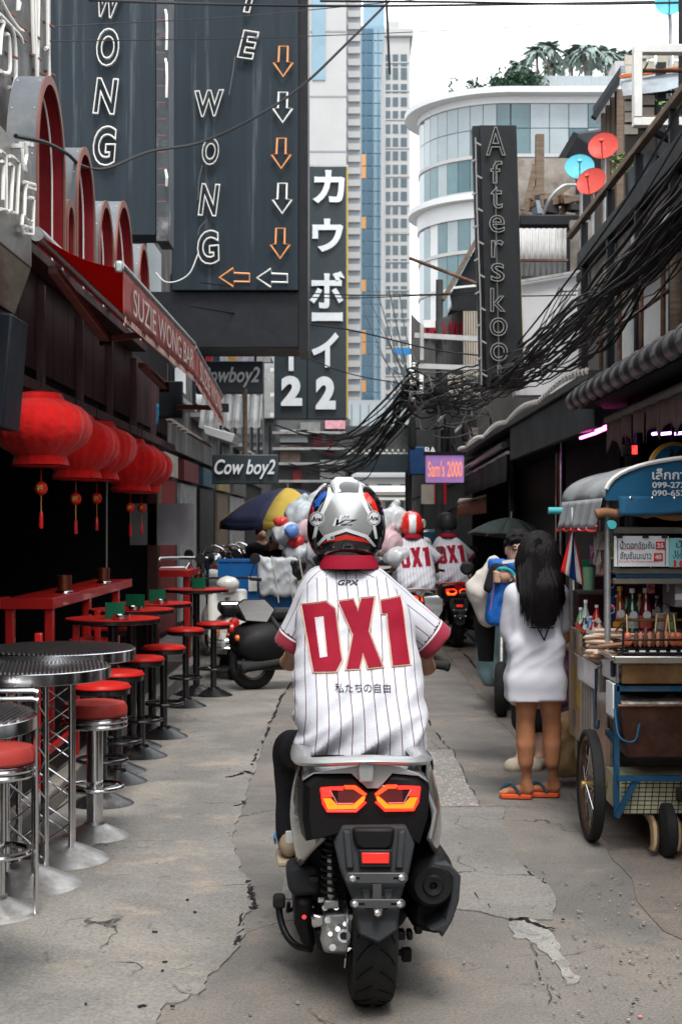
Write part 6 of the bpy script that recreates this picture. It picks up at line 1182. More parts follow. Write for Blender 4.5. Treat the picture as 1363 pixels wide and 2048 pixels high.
 sp_=[L(660,1672+i*.95,-.05)+Vector((.028*math.cos(i*.42),.028*math.sin(i*.42),0)) for i in range(125)]
 MB().tube(sp_,.0055,6).build('shock_spring',blackm,t);MB().cyl(L(660,1660,-.05),L(662,1800,-.02),.012).build('shock_rod',steel,t);MB().cyl(L(660,1655,-.05),L(660,1705,-.04),.026).build('shock_body',blackp,t)
 MB().box(L(662,1805,-.02),(.05,.05,.03)).build('shock_mount',alu,t,bevel=.006)
 MB().slab(pl([(648,1826),(706,1822),(711,1842),(706,1900),(690,1911),(648,1908),(640,1880)],.02),(0,.16,0)).build('gear_case',alu,t,bevel=.014);MB().cyl(L(687,1872,.02),L(687,1872,-.012),.022).build('filler_plug',alu,t);MB().cyl(L(687,1872,-.0125),L(687,1872,-.016),.013).build('plug_socket',blackm,t)
 for px,py,r_ in [(655,1840,.012),(700,1835,.01),(665,1895,.012),(675,1858,.009),(698,1900,.009),(660,1868,.008),(690,1848,.008),(650,1815,.011),(672,1815,.009)]:MB().cyl(L(px,py,.03),L(px,py,-.005),r_,n=8).build('case_bolt',bolt_m if r_ < .01 else alu,t)
 MB().slab(pl([(622,1830),(650,1828),(650,1856),(624,1858)],.04),(0,.1,0)).build('starter',chrome,t,bevel=.01);MB().slab(pl([(628,1862),(652,1860),(652,1905),(634,1902)],.04),(0,.12,0)).build('cooling_cover',fair,t,bevel=.012)
 MB().slab(pl([(590,1800),(628,1800),(622,1832),(630,1880),(632,1900),(605,1896),(588,1850)],.1),(0,.45,0)).build('transmission_cover',fair,t,bevel=.02);MB().cyl(L(608,1834,.09),L(608,1834,.075),.008).build('red_cap',refl,t)
 MB().tube(curve_pts([L(655,1815,.03),L(645,1808,.0),L(670,1800,-.02),L(695,1820,.0)]),.006,6).build('hose',rubber,t);MB().tube(curve_pts([L(704,1880,.05),L(712,1890,.0),L(694,1910,-.02),L(690,1935,-.02)]),.005,6).build('brake_hose',chrome,t)
 MB().tube(curve_pts([L(555,1796,.35),L(561,1840,.33),L(574,1872,.3),L(594,1892,.27),L(622,1898,.22)]),.0125,10).build('centre_stand',blackm,t);MB().box(L(558,1802,.33),(.045,.05,.05)).build('stand_pad',rubber,t,bevel=.012)
 MB().tube([L(585,1818,.4),L(575,1822,.36),L(577,1806,.34)],.008,6).build('side_stand',blackm,t);MB().box(L(642,1800,.02),(.02,.02,.012)).build('tag',whitep,t)
 MB().slab(pl([(600,1690),(850,1690),(838,1800),(800,1860),(640,1830),(606,1790)],.2),(0,.2,0)).build('under_body',blackp,t,bevel=.02)
 soft_obj('body_tunnel',[B((0,.75,.42),(.12,.35,.09),.04,.05),B((0,.62,.6),(.12,.1,.08),.04,.06),B((-.17,.85,.27),(.06,.32,.02),.02,.03),B((.17,.85,.27),(.06,.32,.02),.02,.03)],fair,t,.02)
 soft_obj('front_apron',[B((0,1.17,.62),(.15,.03,.26),.03,.06,(-.25,0,0)),E((0,1.1,.98),(.12,.1,.09),.08),B((0,1.26,.5),(.1,.06,.12),.03,.05)],sc_side,t,.02)
 MB().lathe([(.17,-.045),(.21,-.056),(.245,-.056),(.265,-.035),(.272,0),(.265,.035),(.245,.056),(.21,.056),(.17,.045)],(0,1.36,.272),40,'X',True).build('tyre',rubber,t);MB().lathe([(.03,-.04),(.15,-.02),(.178,-.045),(.178,.045),(.15,.02),(.03,.04)],(0,1.36,.272),30,'X').build('rim',fair,t)
 for s_ in (-1,1):MB().cyl((s_*.08,1.36,.27),(s_*.07,1.18,.8),.02).build('fork_leg',fair,t)
 gl,gr_=L(484,1338,.95),L(898,1334,.95);bl_,br_=L(580,1322,1.0),L(830,1322,1.0)
 MB().tube(curve_pts([gl,bl_,Vector((0,1.05,1.06)),br_,gr_]),.013,8).build('handlebar',blackm,t)
 for a,b in ((gl,bl_),(gr_,br_)):MB().loft([(a,.017),(a.lerp(b,.06),.021),(a.lerp(b,.09),.017),(a.lerp(b,.9),.0175),(a.lerp(b,.92),.024),(b,.026)],12).build('grip',rubber,t);o_=Vector((0,.05,-.012));MB().tube(curve_pts([a+o_*.9,a.lerp(b,.5)+o_*1.1,b+o_*.5]),.006,6).build('brake_lever',blackm,t)
 ml=pl([(475,1209),(487,1200),(529,1199),(549,1219),(534,1244),(492,1241)],1.12);mr_=pl([(846,1193),(874,1190),(885,1199),(884,1221),(872,1243),(852,1236)],1.12)
 for q in (ml,mr_):
  c=sum(q,Vector())/6;MB().rings([[c+(p-c)*1.07 for p in q],[c+(p-c)*1.05+Vector((0,.03,0)) for p in q],[c+(p-c)*.6+Vector((0,.055,0)) for p in q]]).build('mirror_housing',blackp,t);MB().slab([c+(p-c)*.97+Vector((0,-.001-.1*(p.x-c.x)*0,0)) for p in q],(0,-.004,0)).build('mirror',mirror_m,t)
  s_=-1 if c.x < 0 else 1;MB().tube(curve_pts([c+Vector((-s_*.05,.04,-.02)),Vector((s_*.27,1.08,c.z-.1)),Vector((s_*.2,1.04,1.05))]),.009,7).build('mirror_stem',blackp,t)
 return t
hero=make_scooter('silver grey maxi scooter with lit tail lights nearest in the street',HB,HR)
def attr_mat(name,fn):
 m=bpy.data.materials.new(name);m.use_nodes=True;fn(m.node_tree,m.node_tree.nodes,m.node_tree.links,m.node_tree.nodes['Principled BSDF']);return m
def jersey_fn(n,N,K,b):
 b.inputs['Roughness'].default_value=.75;b.inputs['Sheen Weight'].default_value=.15
 a=N.new('ShaderNodeAttribute');a.attribute_name='stripe';m=N.new('ShaderNodeMath');m.operation='PINGPONG';m.inputs[1].default_value=.0205;K.new(a.outputs['Fac'],m.inputs[0])
 r=N.new('ShaderNodeMapRange');r.inputs[1].default_value=.0013;r.inputs[2].default_value=.0019;r.inputs[3].default_value=1;r.inputs[4].default_value=0;K.new(m.outputs[0],r.inputs[0])
 x=N.new('ShaderNodeMix');x.data_type='RGBA';x.inputs[6].default_value=(.5,.5,.55,1);x.inputs[7].default_value=(.075,.012,.03,1);K.new(r.outputs[0],x.inputs[0])
 e=N.new('ShaderNodeAttribute');e.attribute_name='cuff';cr=N.new('ShaderNodeValToRGB');cr.color_ramp.interpolation='CONSTANT';el=cr.color_ramp.elements
 el[0].position=0;el[0].color=(0,0,0,0);el[1].position=.5;el[1].color=(.07,.008,.03,1)
 for p,c in ((.59,(.7,.7,.72,1)),(.66,(.26,.008,.03,1))):q=el.new(p);q.color=c
 K.new(e.outputs['Fac'],cr.inputs[0]);y=N.new('ShaderNodeMix');y.data_type='RGBA';K.new(cr.outputs['Alpha'],y.inputs[0]);K.new(x.outputs[2],y.inputs[6]);K.new(cr.outputs['Color'],y.inputs[7]);K.new(y.outputs[2],b.inputs['Base Color'])
 tc=N.new('ShaderNodeTexCoord');v=N.new('ShaderNodeTexVoronoi');v.inputs['Scale'].default_value=190;K.new(tc.outputs['Object'],v.inputs[0]);nz=N.new('ShaderNodeTexNoise');nz.inputs['Scale'].default_value=14;nz.inputs['Detail'].default_value=4;K.new(tc.outputs['Object'],nz.inputs[0])
 b1=N.new('ShaderNodeBump');b1.inputs['Strength'].default_value=.35;b1.inputs['Distance'].default_value=.002;K.new(v.outputs[0],b1.inputs['Height']);b2=N.new('ShaderNodeBump');b2.inputs['Strength'].default_value=.35;b2.inputs['Distance'].default_value=.012;K.new(nz.outputs[0],b2.inputs['Height']);K.new(b1.outputs[0],b2.inputs['Normal']);K.new(b2.outputs[0],b.inputs['Normal'])
jersey_m=attr_mat('pinstripe_mesh_jersey',jersey_fn);crimson=mat('crimson_twill',(.23,.006,.02),.7,0,spec=.12,var=.1,bump=.1,bscale=300);cream=mat('gold_stitch',(.6,.36,.2),.7);black_cloth=mat('black_trouser_cloth',(.012,.012,.014),.8,0,var=.3,bump=.2,bscale=60);navy_print=mat('navy_print',(.015,.018,.03),.7)
white_under=mat('jersey_white',(.5,.5,.55),.75)
def fold(V,ctr):
 x,z=V[:,0]-ctr,V[:,2];lo=np.clip((1.16-z)/.4,0,1);c,s_=math.cos(-.62),math.sin(-.62)
 A=np.stack([(x*c-z*s_),V[:,1],(x*s_+z*c)],1);n1=fnoise(A,(2.5,3,15),1.7);n2=fnoise(V,(7,4,4),8.3);n4=fnoise(np.stack([x*.7+z*.7,V[:,1],z*.7-x*.7],1),(5,4,17),12.0);n3=fnoise(np.stack([x,V[:,1],z-.25*x],1),(4,3,26),4.4)
 lowb=np.clip((.92-z)/.14,0,1)
 return .007*n2+(.8-np.abs(n1)*3.2)*.026*lo+.006*(.5-np.abs(n4)*3)*np.clip(.75-1.6*x,.15,1)+.016*n3*lowb
def make_rider(label,loc,rz,helmet,vox=.011,detail=True,far=0):
 t=thing('person',label,'person',loc,rz)
 sh=[(L(634,1178,.5),L(755,1178,.5))];hipL,hipR=L(665,1500,.26),L(780,1500,.26);elL,elR=L(599,1268,.56),L(848,1266,.56);haL,haR=L(580,1324,.97),L(850,1334,.97)
 shL,shR=L(632,1180,.5),L(762,1180,.5);neck=L(692,1128,.52);head=L(692,1040,.60);knL,knR=L(584,1500,.88),L(825,1530,.88);anL,anR=L(578,1668,.80),L(800,1668,.80)
 fwd=Vector((0,.035,-.02));pr=[C(hipL,hipR,.1,.1,.06),C((hipL+hipR)/2+fwd,(shL+shR)/2+fwd,.1,.06,.03),C(shL+fwd*1.4,shR+fwd*1.4,.045,.045,.03),C(neck+Vector((0,.05,-.05)),head,.05,.06,.03),E(head,(.08,.1,.115),.03)]
 for a,b,c in ((shL,elL,haL),(shR,elR,haR)):
  fo=c+(b-c).normalized()*.07;pr += [C(a+fwd,b,.045,.045),C(b,fo,.046,.03),C(fo,c,.03,.034),E(c,(.042,.05,.026))]
  for k in range(4):o_=Vector(((k-1.5)*.02,.03,.0));pr += chain([c+o_,c+o_+Vector((0,.03,-.008)),c+o_+Vector((0,.028,-.035))],[.0095,.009,.008],.006)
  pr += chain([c+Vector((.03 if c.x < 0 else -.03,-.005,-.005)),c+Vector((.035 if c.x < 0 else -.035,.02,-.03))],[.011,.009],.008)
 for a,b,c in ((hipL,knL,anL),(hipR,knR,anR)):pr += [C(a,b,.09,.06),C(b,c,.058,.042),C(c,c+Vector((0,.13,-.07)),.036,.03)]
 soft_obj('body',pr,skin,t,vox*1.3)
 tr=[]
 for a,b,c in ((hipL,knL,anL),(hipR,knR,anR)):tr += [C(a,b,.1,.073,.05),C(b,c+Vector((0,0,.0)),.071,.052,.04)]
 soft_obj('trousers',tr+[C(hipL,hipR,.115,.115,.05)],black_cloth,t,vox*1.4,disp=lambda V,Nn:V+Nn*(.006*fnoise(V,(9,9,9),2)[:,None]))
 for k,c in enumerate((anL,anR)):
  d=Vector((0,1,-.05));soft_obj('shoe',[C(c+Vector((0,-.03,-.045)),c+Vector((0,.17,-.06)),.038,.034,.03),C(c+Vector((0,-.02,-.005)),c+Vector((0,.03,-.03)),.034,.038,.03),E(c+Vector((0,.15,-.05)),(.045,.07,.04))],mat('shoe_beige_suede',(.4,.31,.22),.8,var=.25),t,.01);MB().slab([c+Vector((x_,y_,-.088)) for x_,y_ in ((-.045,-.08),(.045,-.08),(.052,.1),(.035,.22),(-.035,.22),(-.052,.1))],(0,0,-.024)).build('sole',mat('gum_sole',(.5,.4,.28),.7),t,bevel=.008)
  if k == 0:
   MB().box(c+Vector((0,-.058,.0)),(.03,.012,.05)).build('heel_tab',whitep,t,bevel=.004);MB().slab([c+Vector((-.052,-.03,-.01)),c+Vector((-.05,.05,-.05)),c+Vector((-.056,.06,-.03)),c+Vector((-.05,.0,.01))],(-.006,-.004,0)).build('shoe_flash',mat('shoe_blue',(.03,.2,.5),.5),t)
   for j in range(3):MB().tube([c+Vector((-.04,.0-.02+j*.03,-.01-j*.014)),c+Vector((-.01,-.045+j*.02,-.005-j*.012))],.004,5).build('shoe_lace',mat('lace',(.6,.45,.3),.8),t)
 ctr=L(715,1300,.4).x
 tor=[C(L(650,1182,.52),L(742,1182,.52),.09,.09,.06),C(L(652,1250,.46),L(768,1250,.46),.114,.111,.08),C(L(652,1340,.37),L(778,1340,.37),.12,.12,.1),C(L(658,1420,.27),L(784,1420,.27),.13,.128,.1),C(L(662,1478,.2),L(788,1480,.2),.126,.124,.05)]
 hem=L(715,1519,.08).z
 tor_attr=lambda V:{'stripe':(V[:,0]-ctr)*(1+.22*np.clip((V[:,2]-1.0),-1,.4))*(1+.9*(V[:,0]-ctr)**2)-.004*np.sin(V[:,2]*16+V[:,0]*5),'cuff':np.zeros(len(V))}
 jt=soft_obj('jersey',tor,jersey_m,t,vox,cut=[('plane',(0,0,hem),(.05,-.12,-1)),('plane',(0,0,L(700,1128,.52).z),(0,0,1))],disp=lambda V,Nn:V+Nn*(fold(V,ctr)[:,None]),attr=tor_attr)
 for s_,a,b in ((-1,L(640,1190,.53),elL),(1,L(750,1188,.53),elR)):
  b2=a+(b-a)*1.06;d=(b2-a);Ld=d.length;d.normalize();u,v=frame(d);A,D,U,Vv=[np.array(q) for q in (a,d,u,v)]
  def at(V):r=V-A;ang=np.arctan2(r@U,r@Vv);return {'stripe':ang*.075,'cuff':np.clip(.5+((r@D)-(Ld-.012))*9.0,0,1)*((r@D) > Ld-.012)}
  wr=lambda V,Nn:V+Nn*(.007*(fnoise(V,(9,9,12),5+s_))[:,None])
  sl_=soft_obj('sleeve',[C(a-d*.03,b2+d*.05,.088,.078)],jersey_m,t,vox,cut=[('plane',tuple(b2+d*.055),tuple(d))],attr=at,disp=wr)
 col=MB();cn=L(697,1128,.53);rs=[]
 for zz,rx_,ry_,yo in ((-.016,.113,.1,-.012),(.004,.108,.098,-.008),(.034,.092,.088,.004),(.03,.084,.08,.004),(-.01,.09,.08,0)):rs.append([cn+Vector((rx_*math.cos(a),yo+ry_*math.sin(a),zz+.01*math.cos(a)*0-.014*math.sin(a)*-1*0)) for a in [2*math.pi*i/40 for i in range(40)]])
 col.rings(rs,False).build('collar',crimson,t)
 MB().loft([(neck-Vector((0,0,.03)),.078),(neck+Vector((0,.01,.05)),.072),(neck+Vector((0,.03,.1)),.08)],18).build('neck_tube',mat('dark_scarf',(.03,.03,.033),.9,var=.5,scale=30),t)
 bv=bvh_of([jt,*[o for o in t.children if o.name.startswith('sleeve')]])
 cpx=lambda pts:[(520+a/3.4075,930+b/3.4075) for a,b in pts]
 def G(pts):q=[L(a,b,.34) for a,b in cpx(pts)];return [(p.x,p.z) for p in q]
 Dq=[[(288,962),(372,1040),(400,1298),(355,1382)],[(288,962),(452,936),(512,985),(432,1032),(372,1040)],[(512,985),(545,1310),(450,1290),(432,1032)],[(545,1310),(505,1380),(355,1382),(400,1298),(450,1290)]]
 Do=[(288,962),(452,936),(512,985),(545,1310),(505,1380),(355,1382)];Dh=[(372,1040),(432,1032),(450,1290),(400,1298)]
 Xo=[(540,935),(640,920),(668,1000),(695,915),(785,908),(735,1130),(815,1352),(720,1360),(690,1265),(660,1365),(575,1368),(630,1150)];Io=[(828,930),(975,905),(982,1000),(1005,1340),(885,1345),(868,1010),(832,1010)]
 def grow(pts,d):
  n=len(pts);out=[];ar=sum(pts[i][0]*pts[(i+1) % n][1]-pts[(i+1) % n][0]*pts[i][1] for i in range(n));sg=1 if ar > 0 else -1
  for i in range(n):
   p,q,r=Vector(pts[i-1]),Vector(pts[i]),Vector(pts[(i+1) % n]);e1,e2=(q-p).normalized(),(r-q).normalized();n1,n2=Vector((e1.y,-e1.x))*sg,Vector((e2.y,-e2.x))*sg;m=(n1+n2);k=max(.35,m.length_squared/2);out.append(tuple(q+m*(d/k)*.5*1.0))
  return out
 def multi(polys,y=.34):
  v=[];f=[]
  for q in polys:k=len(v);v += [Vector((a,y,b)) for a,b in G(q)];f.append(tuple(range(k,len(v))))
  return v,f
 for poly in (Do,Xo,Io):wrap('number_border',multi([grow(poly,20)]),bv,white_under,t,.018,.0022)
 for q in (Dq,[Xo],[Io]):wrap('number',multi(q),bv,crimson,t,.018,.006)
 wrap('number_border',multi([Dh]),bv,white_under,t,.018,.0066)
 if detail:
  for poly,d_ in ((Do,15),(Xo,15),(Io,15),(Dh,-14)):
   pts=G(grow(poly,d_));seq=[]
   for i in range(len(pts)):
    a,b=Vector(pts[i]),Vector(pts[(i+1) % len(pts)]);k=max(1,int((b-a).length/.012))
    for j in range(k):
     p=a.lerp(b,j/k);h=bv.ray_cast(Vector((p.x,-.5,p.y)),Vector((0,1,0)))
     if h[0] is not None:seq.append(h[0]-Vector((0,.0055,0)))
   MB().tube(seq,.0019,4,True).build('number_outline',cream,t)
  def txt(s_,px,py,wp,hp,m,nm,sy=.34,**k):c=L(px,py,sy);v,f=fit_text(s_,wp*(HB.y+sy)/F,hp*(HB.y+sy)/F,**k);wrap(nm,([q+c for q in v],f),bv,m,t,.015,.004)
  txt('GPX',700,1167,44,10,navy_print,'back_print',off=.02,shear=.3);txt('私たちの自由',718,1365,107,17,navy_print,'back_print')
  MB().tube(curve_pts([elR.lerp(haR,.12)+Vector((.046,-.01,.01)),elR.lerp(haR,.2)+Vector((.03,-.04,-.005)),elR.lerp(haR,.3)+Vector((.02,-.04,-.01))]),.006,5).build('tattoo',mat('tattoo_ink',(.09,.1,.11),.6),t)
 helmet(t,head)
 return t
hel_black=mat('gloss_black_shell',(.008,.008,.009),.12,0,coat=1.0);hel_silver=mat('silver_shell',(.4,.41,.41),.28,.5,var=.05,coat=.8);hel_white=mat('pearl_white',(.68,.69,.7),.2,.1,coat=.8);hel_red=mat('helmet_red',(.6,.02,.012),.25,coat=.8);hel_blue=mat('helmet_blue',(.02,.1,.42),.25,coat=.8)
def shell(t,h,m,rx=.142,ry=.165,rz=.155,low=-.155):
 return soft_obj('helmet_shell',[E(h+Vector((0,0,.0)),(rx,ry,rz),.02),E(h+Vector((0,.0,-.07)),(rx*.93,ry*.93,.11),.06)],m,t,.008,cut=[('plane',tuple(h+Vector((0,0,low))),(0,0,-1))])
hel_silver2=mat('bright_silver_shell',(.6,.61,.62),.22,.5,coat=.8)
def big_helmet(t,h):
 h=h+Vector((0,0,.003));s_=shell(t,h,hel_black);s_.name='helmet_shell';bv=bvh_of([s_]);y_=.43
 MB().loft([(h+Vector((0,0,-.15)),.128),(h+Vector((0,.004,-.168)),.118),(h+Vector((0,.004,-.169)),.1)],40).build('helmet_rim',blackp,t)
 def pz(pts,m,nm,lift,mirror=False):
  for k in ((0,1) if mirror else (0,)):
   q=[(2*692-a if k else a,b) for a,b in pts];g=[L(a,b,y_) for a,b in q];wrap(nm,([Vector((p.x,y_,p.z)) for p in g],[tuple(range(len(g)))]),bv,m,t,.012,lift)
 pz([(664,985),(720,985),(728,1010),(738,1032),(746,1058),(738,1072),(692,1060),(646,1072),(638,1058),(646,1032),(656,1010)],hel_silver,'silver_panel',.0008)
 pz([(660,962),(667,990),(652,1020),(640,1044),(632,1078),(626,1078),(633,1042),(646,1014),(655,990)],hel_white,'white_stripe',.0016,True);pz([(650,1000),(642,1018),(631,1040),(628,1038),(640,1012)],hel_silver,'white_stripe',.0018,True)
 pz([(627,1010),(632,992),(645,982),(656,982),(654,990),(644,1000),(640,1012),(632,1012),(628,1022)],hel_blue,'blue_flash',.0016);pz([(622,1020),(627,1012),(631,1026),(629,1036),(623,1034)],hel_red,'red_flash',.0018)
 pz([(724,984),(738,984),(752,1000),(759,1018),(762,1038),(755,1026),(748,1022),(744,1008),(734,1002)],hel_red,'red_flash',.0016);pz([(650,1090),(656,1080),(692,1067),(728,1080),(737,1090),(730,1083),(692,1078),(655,1083)] if False else [(646,1088),(658,1077),(692,1069),(728,1077),(742,1088),(728,1084),(692,1079),(658,1084)],hel_red,'red_band',.0016)
 pz([(630,1094),(650,1070),(692,1056),(735,1070),(756,1094),(750,1094),(731,1076),(692,1063),(654,1076),(637,1094)],hel_white,'silver_arc',.0022)
 for cx_,cy_,r in ((635,1038,14.5),(750,1036,14.5),(692,1032,8)):
  for k,m in ((1.0,hel_white),(.9,hel_black),(.8,hel_white)):
   el=[(cx_+r*k*math.cos(a),cy_+r*k*(1.05 if r > 10 else .55)*math.sin(a)) for a in [2*math.pi*i/24 for i in range(24)]];pz(el,m,'badge',.0026+(1-k)*.003)
  c=L(cx_,cy_,y_);v,f=fit_text('Arai',r*1.45*(HB.y+y_)/F,r*.62*(HB.y+y_)/F,off=.03,shear=.15);wrap('badge_lettering',([Vector((q.x+c.x,y_,q.z+c.z)) for q in v],f),bv,hel_black,t,.012,.0042)
 c=L(693,1045,y_);v,f=fit_text('VZ',44*(HB.y+y_)/F,12*(HB.y+y_)/F,off=.03,shear=.5);wrap('badge_lettering',([Vector((q.x+c.x,y_,q.z+c.z)) for q in v],f),bv,hel_black,t,.012,.002)
 pz([(673,1052),(680,1030),(684,1030),(679,1052)],hel_white,'white_stripe',.0012);pz([(665,1052),(671,1036),(674,1036),(670,1052)],hel_white,'white_stripe',.0012);pz([(653,1073),(668,1071),(668,1079),(654,1081)],hel_white,'sticker',.003);pz([(661,1073),(667,1072),(667,1078),(661,1079)],mat('sticker_green',(.02,.2,.14),.5),'sticker',.0034)
 k=lambda px,py,dy:Vector((L(px,py,.45).x,h.y+dy,L(px,py,.45).z))
 soft_obj('rear_vent',[B(k(691,972,-.072),(.03,.045,.004),.009,.012,(.62,0,0)),C(k(666,964,-.05),k(670,1000,-.132),.009,.005,.015),C(k(717,964,-.05),k(713,1000,-.132),.009,.005,.015)],hel_silver2,t,.006)
 for sx in (-1,1):MB().box(h+Vector((sx*.118,-.07,-.09)),(.02,.05,.05)).build('side_vent',blackp,t,bevel=.008)
def striped_helmet(t,h):
 s_=shell(t,h,hel_red);bv=bvh_of([s_]);q=[Vector((x,.4,z)) for x,z in ((h.x-.045,h.z+.16),(h.x+.045,h.z+.16),(h.x+.04,h.z-.14),(h.x-.04,h.z-.14))];wrap('white_stripe',(q,[(0,1,2,3)]),bv,hel_white,t,.03,.003)
 MB().loft([(h+Vector((0,0,-.11)),.132),(h+Vector((0,.004,-.17)),.118)],30).build('helmet_rim',blackp,t)
 for sx in (-1,1):MB().cyl(h+Vector((sx*.13,-.03,-.0)),h+Vector((sx*.147,-.04,0)),.055,n=24).build('badge',hel_white,t)
def plain_helmet(t,h):shell(t,h+Vector((0,0,.02)),mat('matt_black_shell',(.02,.022,.022),.45),.132,.15,.14,-.1)
make_rider('rider on the near scooter in a white pinstripe jersey numbered DX1 and a silver helmet',HB,HR,big_helmet)
red_fair=mat('red_scooter_paint',(.4,.012,.012),.28,.1,coat=.8)
for Y_,px,rz,lab,hel,plab in [(18.6,912,4,'red scooter farther down the street with lit orange tail lights',plain_helmet,'far rider in a pinstripe jersey and matt black helmet on the red scooter'),(16.8,838,2,'dark scooter of the middle rider, mostly hidden by the near rider',striped_helmet,'middle rider in a pinstripe jersey and a red helmet with a white stripe')]:
 b=Vector(((px-CX)/F*Y_,Y_,0));s2_=dup(hero,b,R(rz),lab)
 for c in s2_.children:
  if c.name.split('.')[0] in ('side_panel','tail_cowl','grab_rail','panel_edge','panel_trim','rail_post','front_apron') and Y_ > 18:c.data=c.data.copy();c.data.materials[0]=red_fair
 make_rider(plab,b,R(rz),hel,.02,False)
# == the woman and the man by the cart
tan_skin=mat('tan_skin',(.36,.155,.08),.48,0,var=.2,scale=9,bump=.08,bscale=90, sss=.12);fair_skin=mat('fair_skin',(.5,.3,.22),.5,0,var=.08,sss=.15);tee=mat('white_cotton',(.54,.54,.6),.85,0,var=.04,bump=.06,bscale=60)
g=lambda px,py,dy=0.0:P(px,py,8.25+dy)
wm=thing('person','woman with long black hair in an oversized white tee and orange flip flops','person',(1.085,8.25,0))
lg=[(g(1052,1392),g(1050,1468,.01),g(1052,1568,.05),(1062,1008)),(g(1098,1392),g(1103,1468,.03),g(1106,1563,.1),(1115,1068))]
pr=[C(g(1052,1370),g(1098,1370),.1,.1,.05),C(g(1073,1350,.03),g(1072,1210,.03),.085,.06,.03),C(g(1034,1187),g(1114,1187),.05,.05,.03),C(g(1073,1180),g(1075,1120),.05,.05),E(g(1075,1105),(.078,.095,.11))]
for h_,k_,a_,f_ in lg:pr += [C(h_,k_+Vector((0,0,.05)),.067,.052,.02),C(k_+Vector((0,.006,.04)),k_-Vector((0,-.004,.04)),.050,.047,.02),C(k_-Vector((0,.01,.07)),k_-Vector((0,0,.16)),.047,.043,.03),C(k_,a_,.045,.026,.03),C(a_,a_-Vector((-.012,0,.03)),.031,.034,.02),C(a_-Vector((.0,-.01,.035)),a_+Vector((-.12,.04,-.045)),.031,.024,.02)]+[C(a_+Vector((-.12,.01+i*.017,-.052)),a_+Vector((-.155+.006*i,.02+i*.017,-.055)),.011,.009,.01) for i in range(5)]
for sx,px in ((-1,1022),(1,1120)):s_,e_,w_=g(px,1190),g(px+sx*4,1275,.06),g(px-sx*14,1262,.3);pr += [C(s_,e_,.042,.036),C(e_,w_,.034,.024),C(w_,w_+Vector((-sx*.03,.07,.01)),.026,.02)]+[C(w_+Vector((-sx*(.01+.014*i),.07,.01)),w_+Vector((-sx*(.02+.016*i),.13,0)),.009,.008,.006) for i in range(4)]
soft_obj('body',pr,tan_skin,wm,.0085,world=True)
def tfold(V,Nn):
 x,z=V[:,0]-1.1,V[:,2];A=np.stack([x*.8+z*.6,V[:,1],z*.8-x*.6],1);n=fnoise(A,(4,4,14),2.2);n2=fnoise(V,(5,5,3),9.1);m=np.clip(1.35-z,.2,.8)
 return V+Nn*(((.007-.024*np.abs(n))*m*1.2+.007*n2)*np.clip((z-.6)/.25,.15,1))[:,None]
soft_obj('t_shirt',[C(g(1034,1186),g(1113,1185),.062,.06,.04),B(g(1072,1245),(.095,.045,.12),.045,.07),B(g(1070,1325),(.11,.065,.1),.05,.07),B(g(1069,1400),(.125,.08,.12),.045,.05),C(g(1029,1192),g(1020,1262,.03),.066,.064,.03),C(g(1116,1190),g(1122,1250,.03),.062,.056,.03)],
 tee,wm,.0105,cut=[('plane',tuple(g(1070,1399)),(.02,0,-1))],disp=tfold,world=True)
tb=[o for o in wm.children if o.name.startswith('t_shirt')][0];bvt=bvh_of([tb]);o0=Vector(wm.location)
def wl(pts):q=[g(a,b,-.12)-o0 for a,b in pts];return ([Vector((p.x,-.3,p.z)) for p in q],[tuple(range(len(q)))])
for q in ([(1060,1255),(1108,1255),(1108,1257.5),(1060,1257.5)],[(1075,1257),(1078,1257),(1088,1278),(1087,1283)],[(1096,1257),(1099,1257),(1088.5,1283),(1087,1278)],[(1064,1244),(1066,1244),(1067,1255),(1065,1255)]):wrap('shirt_print',wl(q),bvt,navy_print,wm,.02,.003)
def strands(V,Nn):a=np.arctan2(V[:,0]-1.1,V[:,1]-8.2);return V+Nn*(.012*np.abs(fnoise(np.stack([a*2.2,a*0,V[:,2]*.35],1),(6,1,2),3))+.006*fnoise(np.stack([a*5,a*0,V[:,2]*.5],1),(6,1,2),7))[:,None]
soft_obj('hair',[E(g(1076,1104),(.108,.125,.122),.04),C(g(1074,1120,-.03),g(1082,1180,-.10),.105,.10,.06),C(g(1082,1180,-.10),g(1086,1228,-.13),.098,.062,.05),C(g(1078,1200,-.12),g(1077,1242,-.14),.05,.03,.04),C(g(1098,1200,-.12),g(1100,1240,-.14),.048,.026,.04),C(g(1048,1130,-.02),g(1045,1175,-.07),.05,.03,.05),C(g(1104,1130,-.02),g(1118,1200,-.09),.05,.03,.05)],hairm,wm,.0085,disp=strands,world=True)
hs_=MB()
for i in range(320):
 x0=rnd.uniform(-1,1);px0=1076+x0*26;px1=1082+x0*40+rnd.uniform(-7,7);py1=1244-abs(x0)**2*26+rnd.uniform(-26,20);bulge=1076+x0*38+rnd.uniform(-4,4)
 hs_.tube(curve_pts([g(px0,1076+abs(x0)*16,-.115+.09*x0*x0),g(bulge,1130,-.155+.1*x0*x0),g((bulge+px1)/2,1190,-.215+.09*x0*x0),g(px1,py1,-.205+.09*x0*x0)],4),[.0034]*12+[.001],4)
T(hs_.bw('hair_strands',hairm,wm),kind='stuff')
MB().cyl(g(1074,1073,-.05),g(1083,1071,-.05),.006).bw('hair_pin',steel,wm)
orange=mat('orange_foam',(.62,.09,.03),.7);strap_b=mat('teal_strap',(.01,.05,.075),.5)
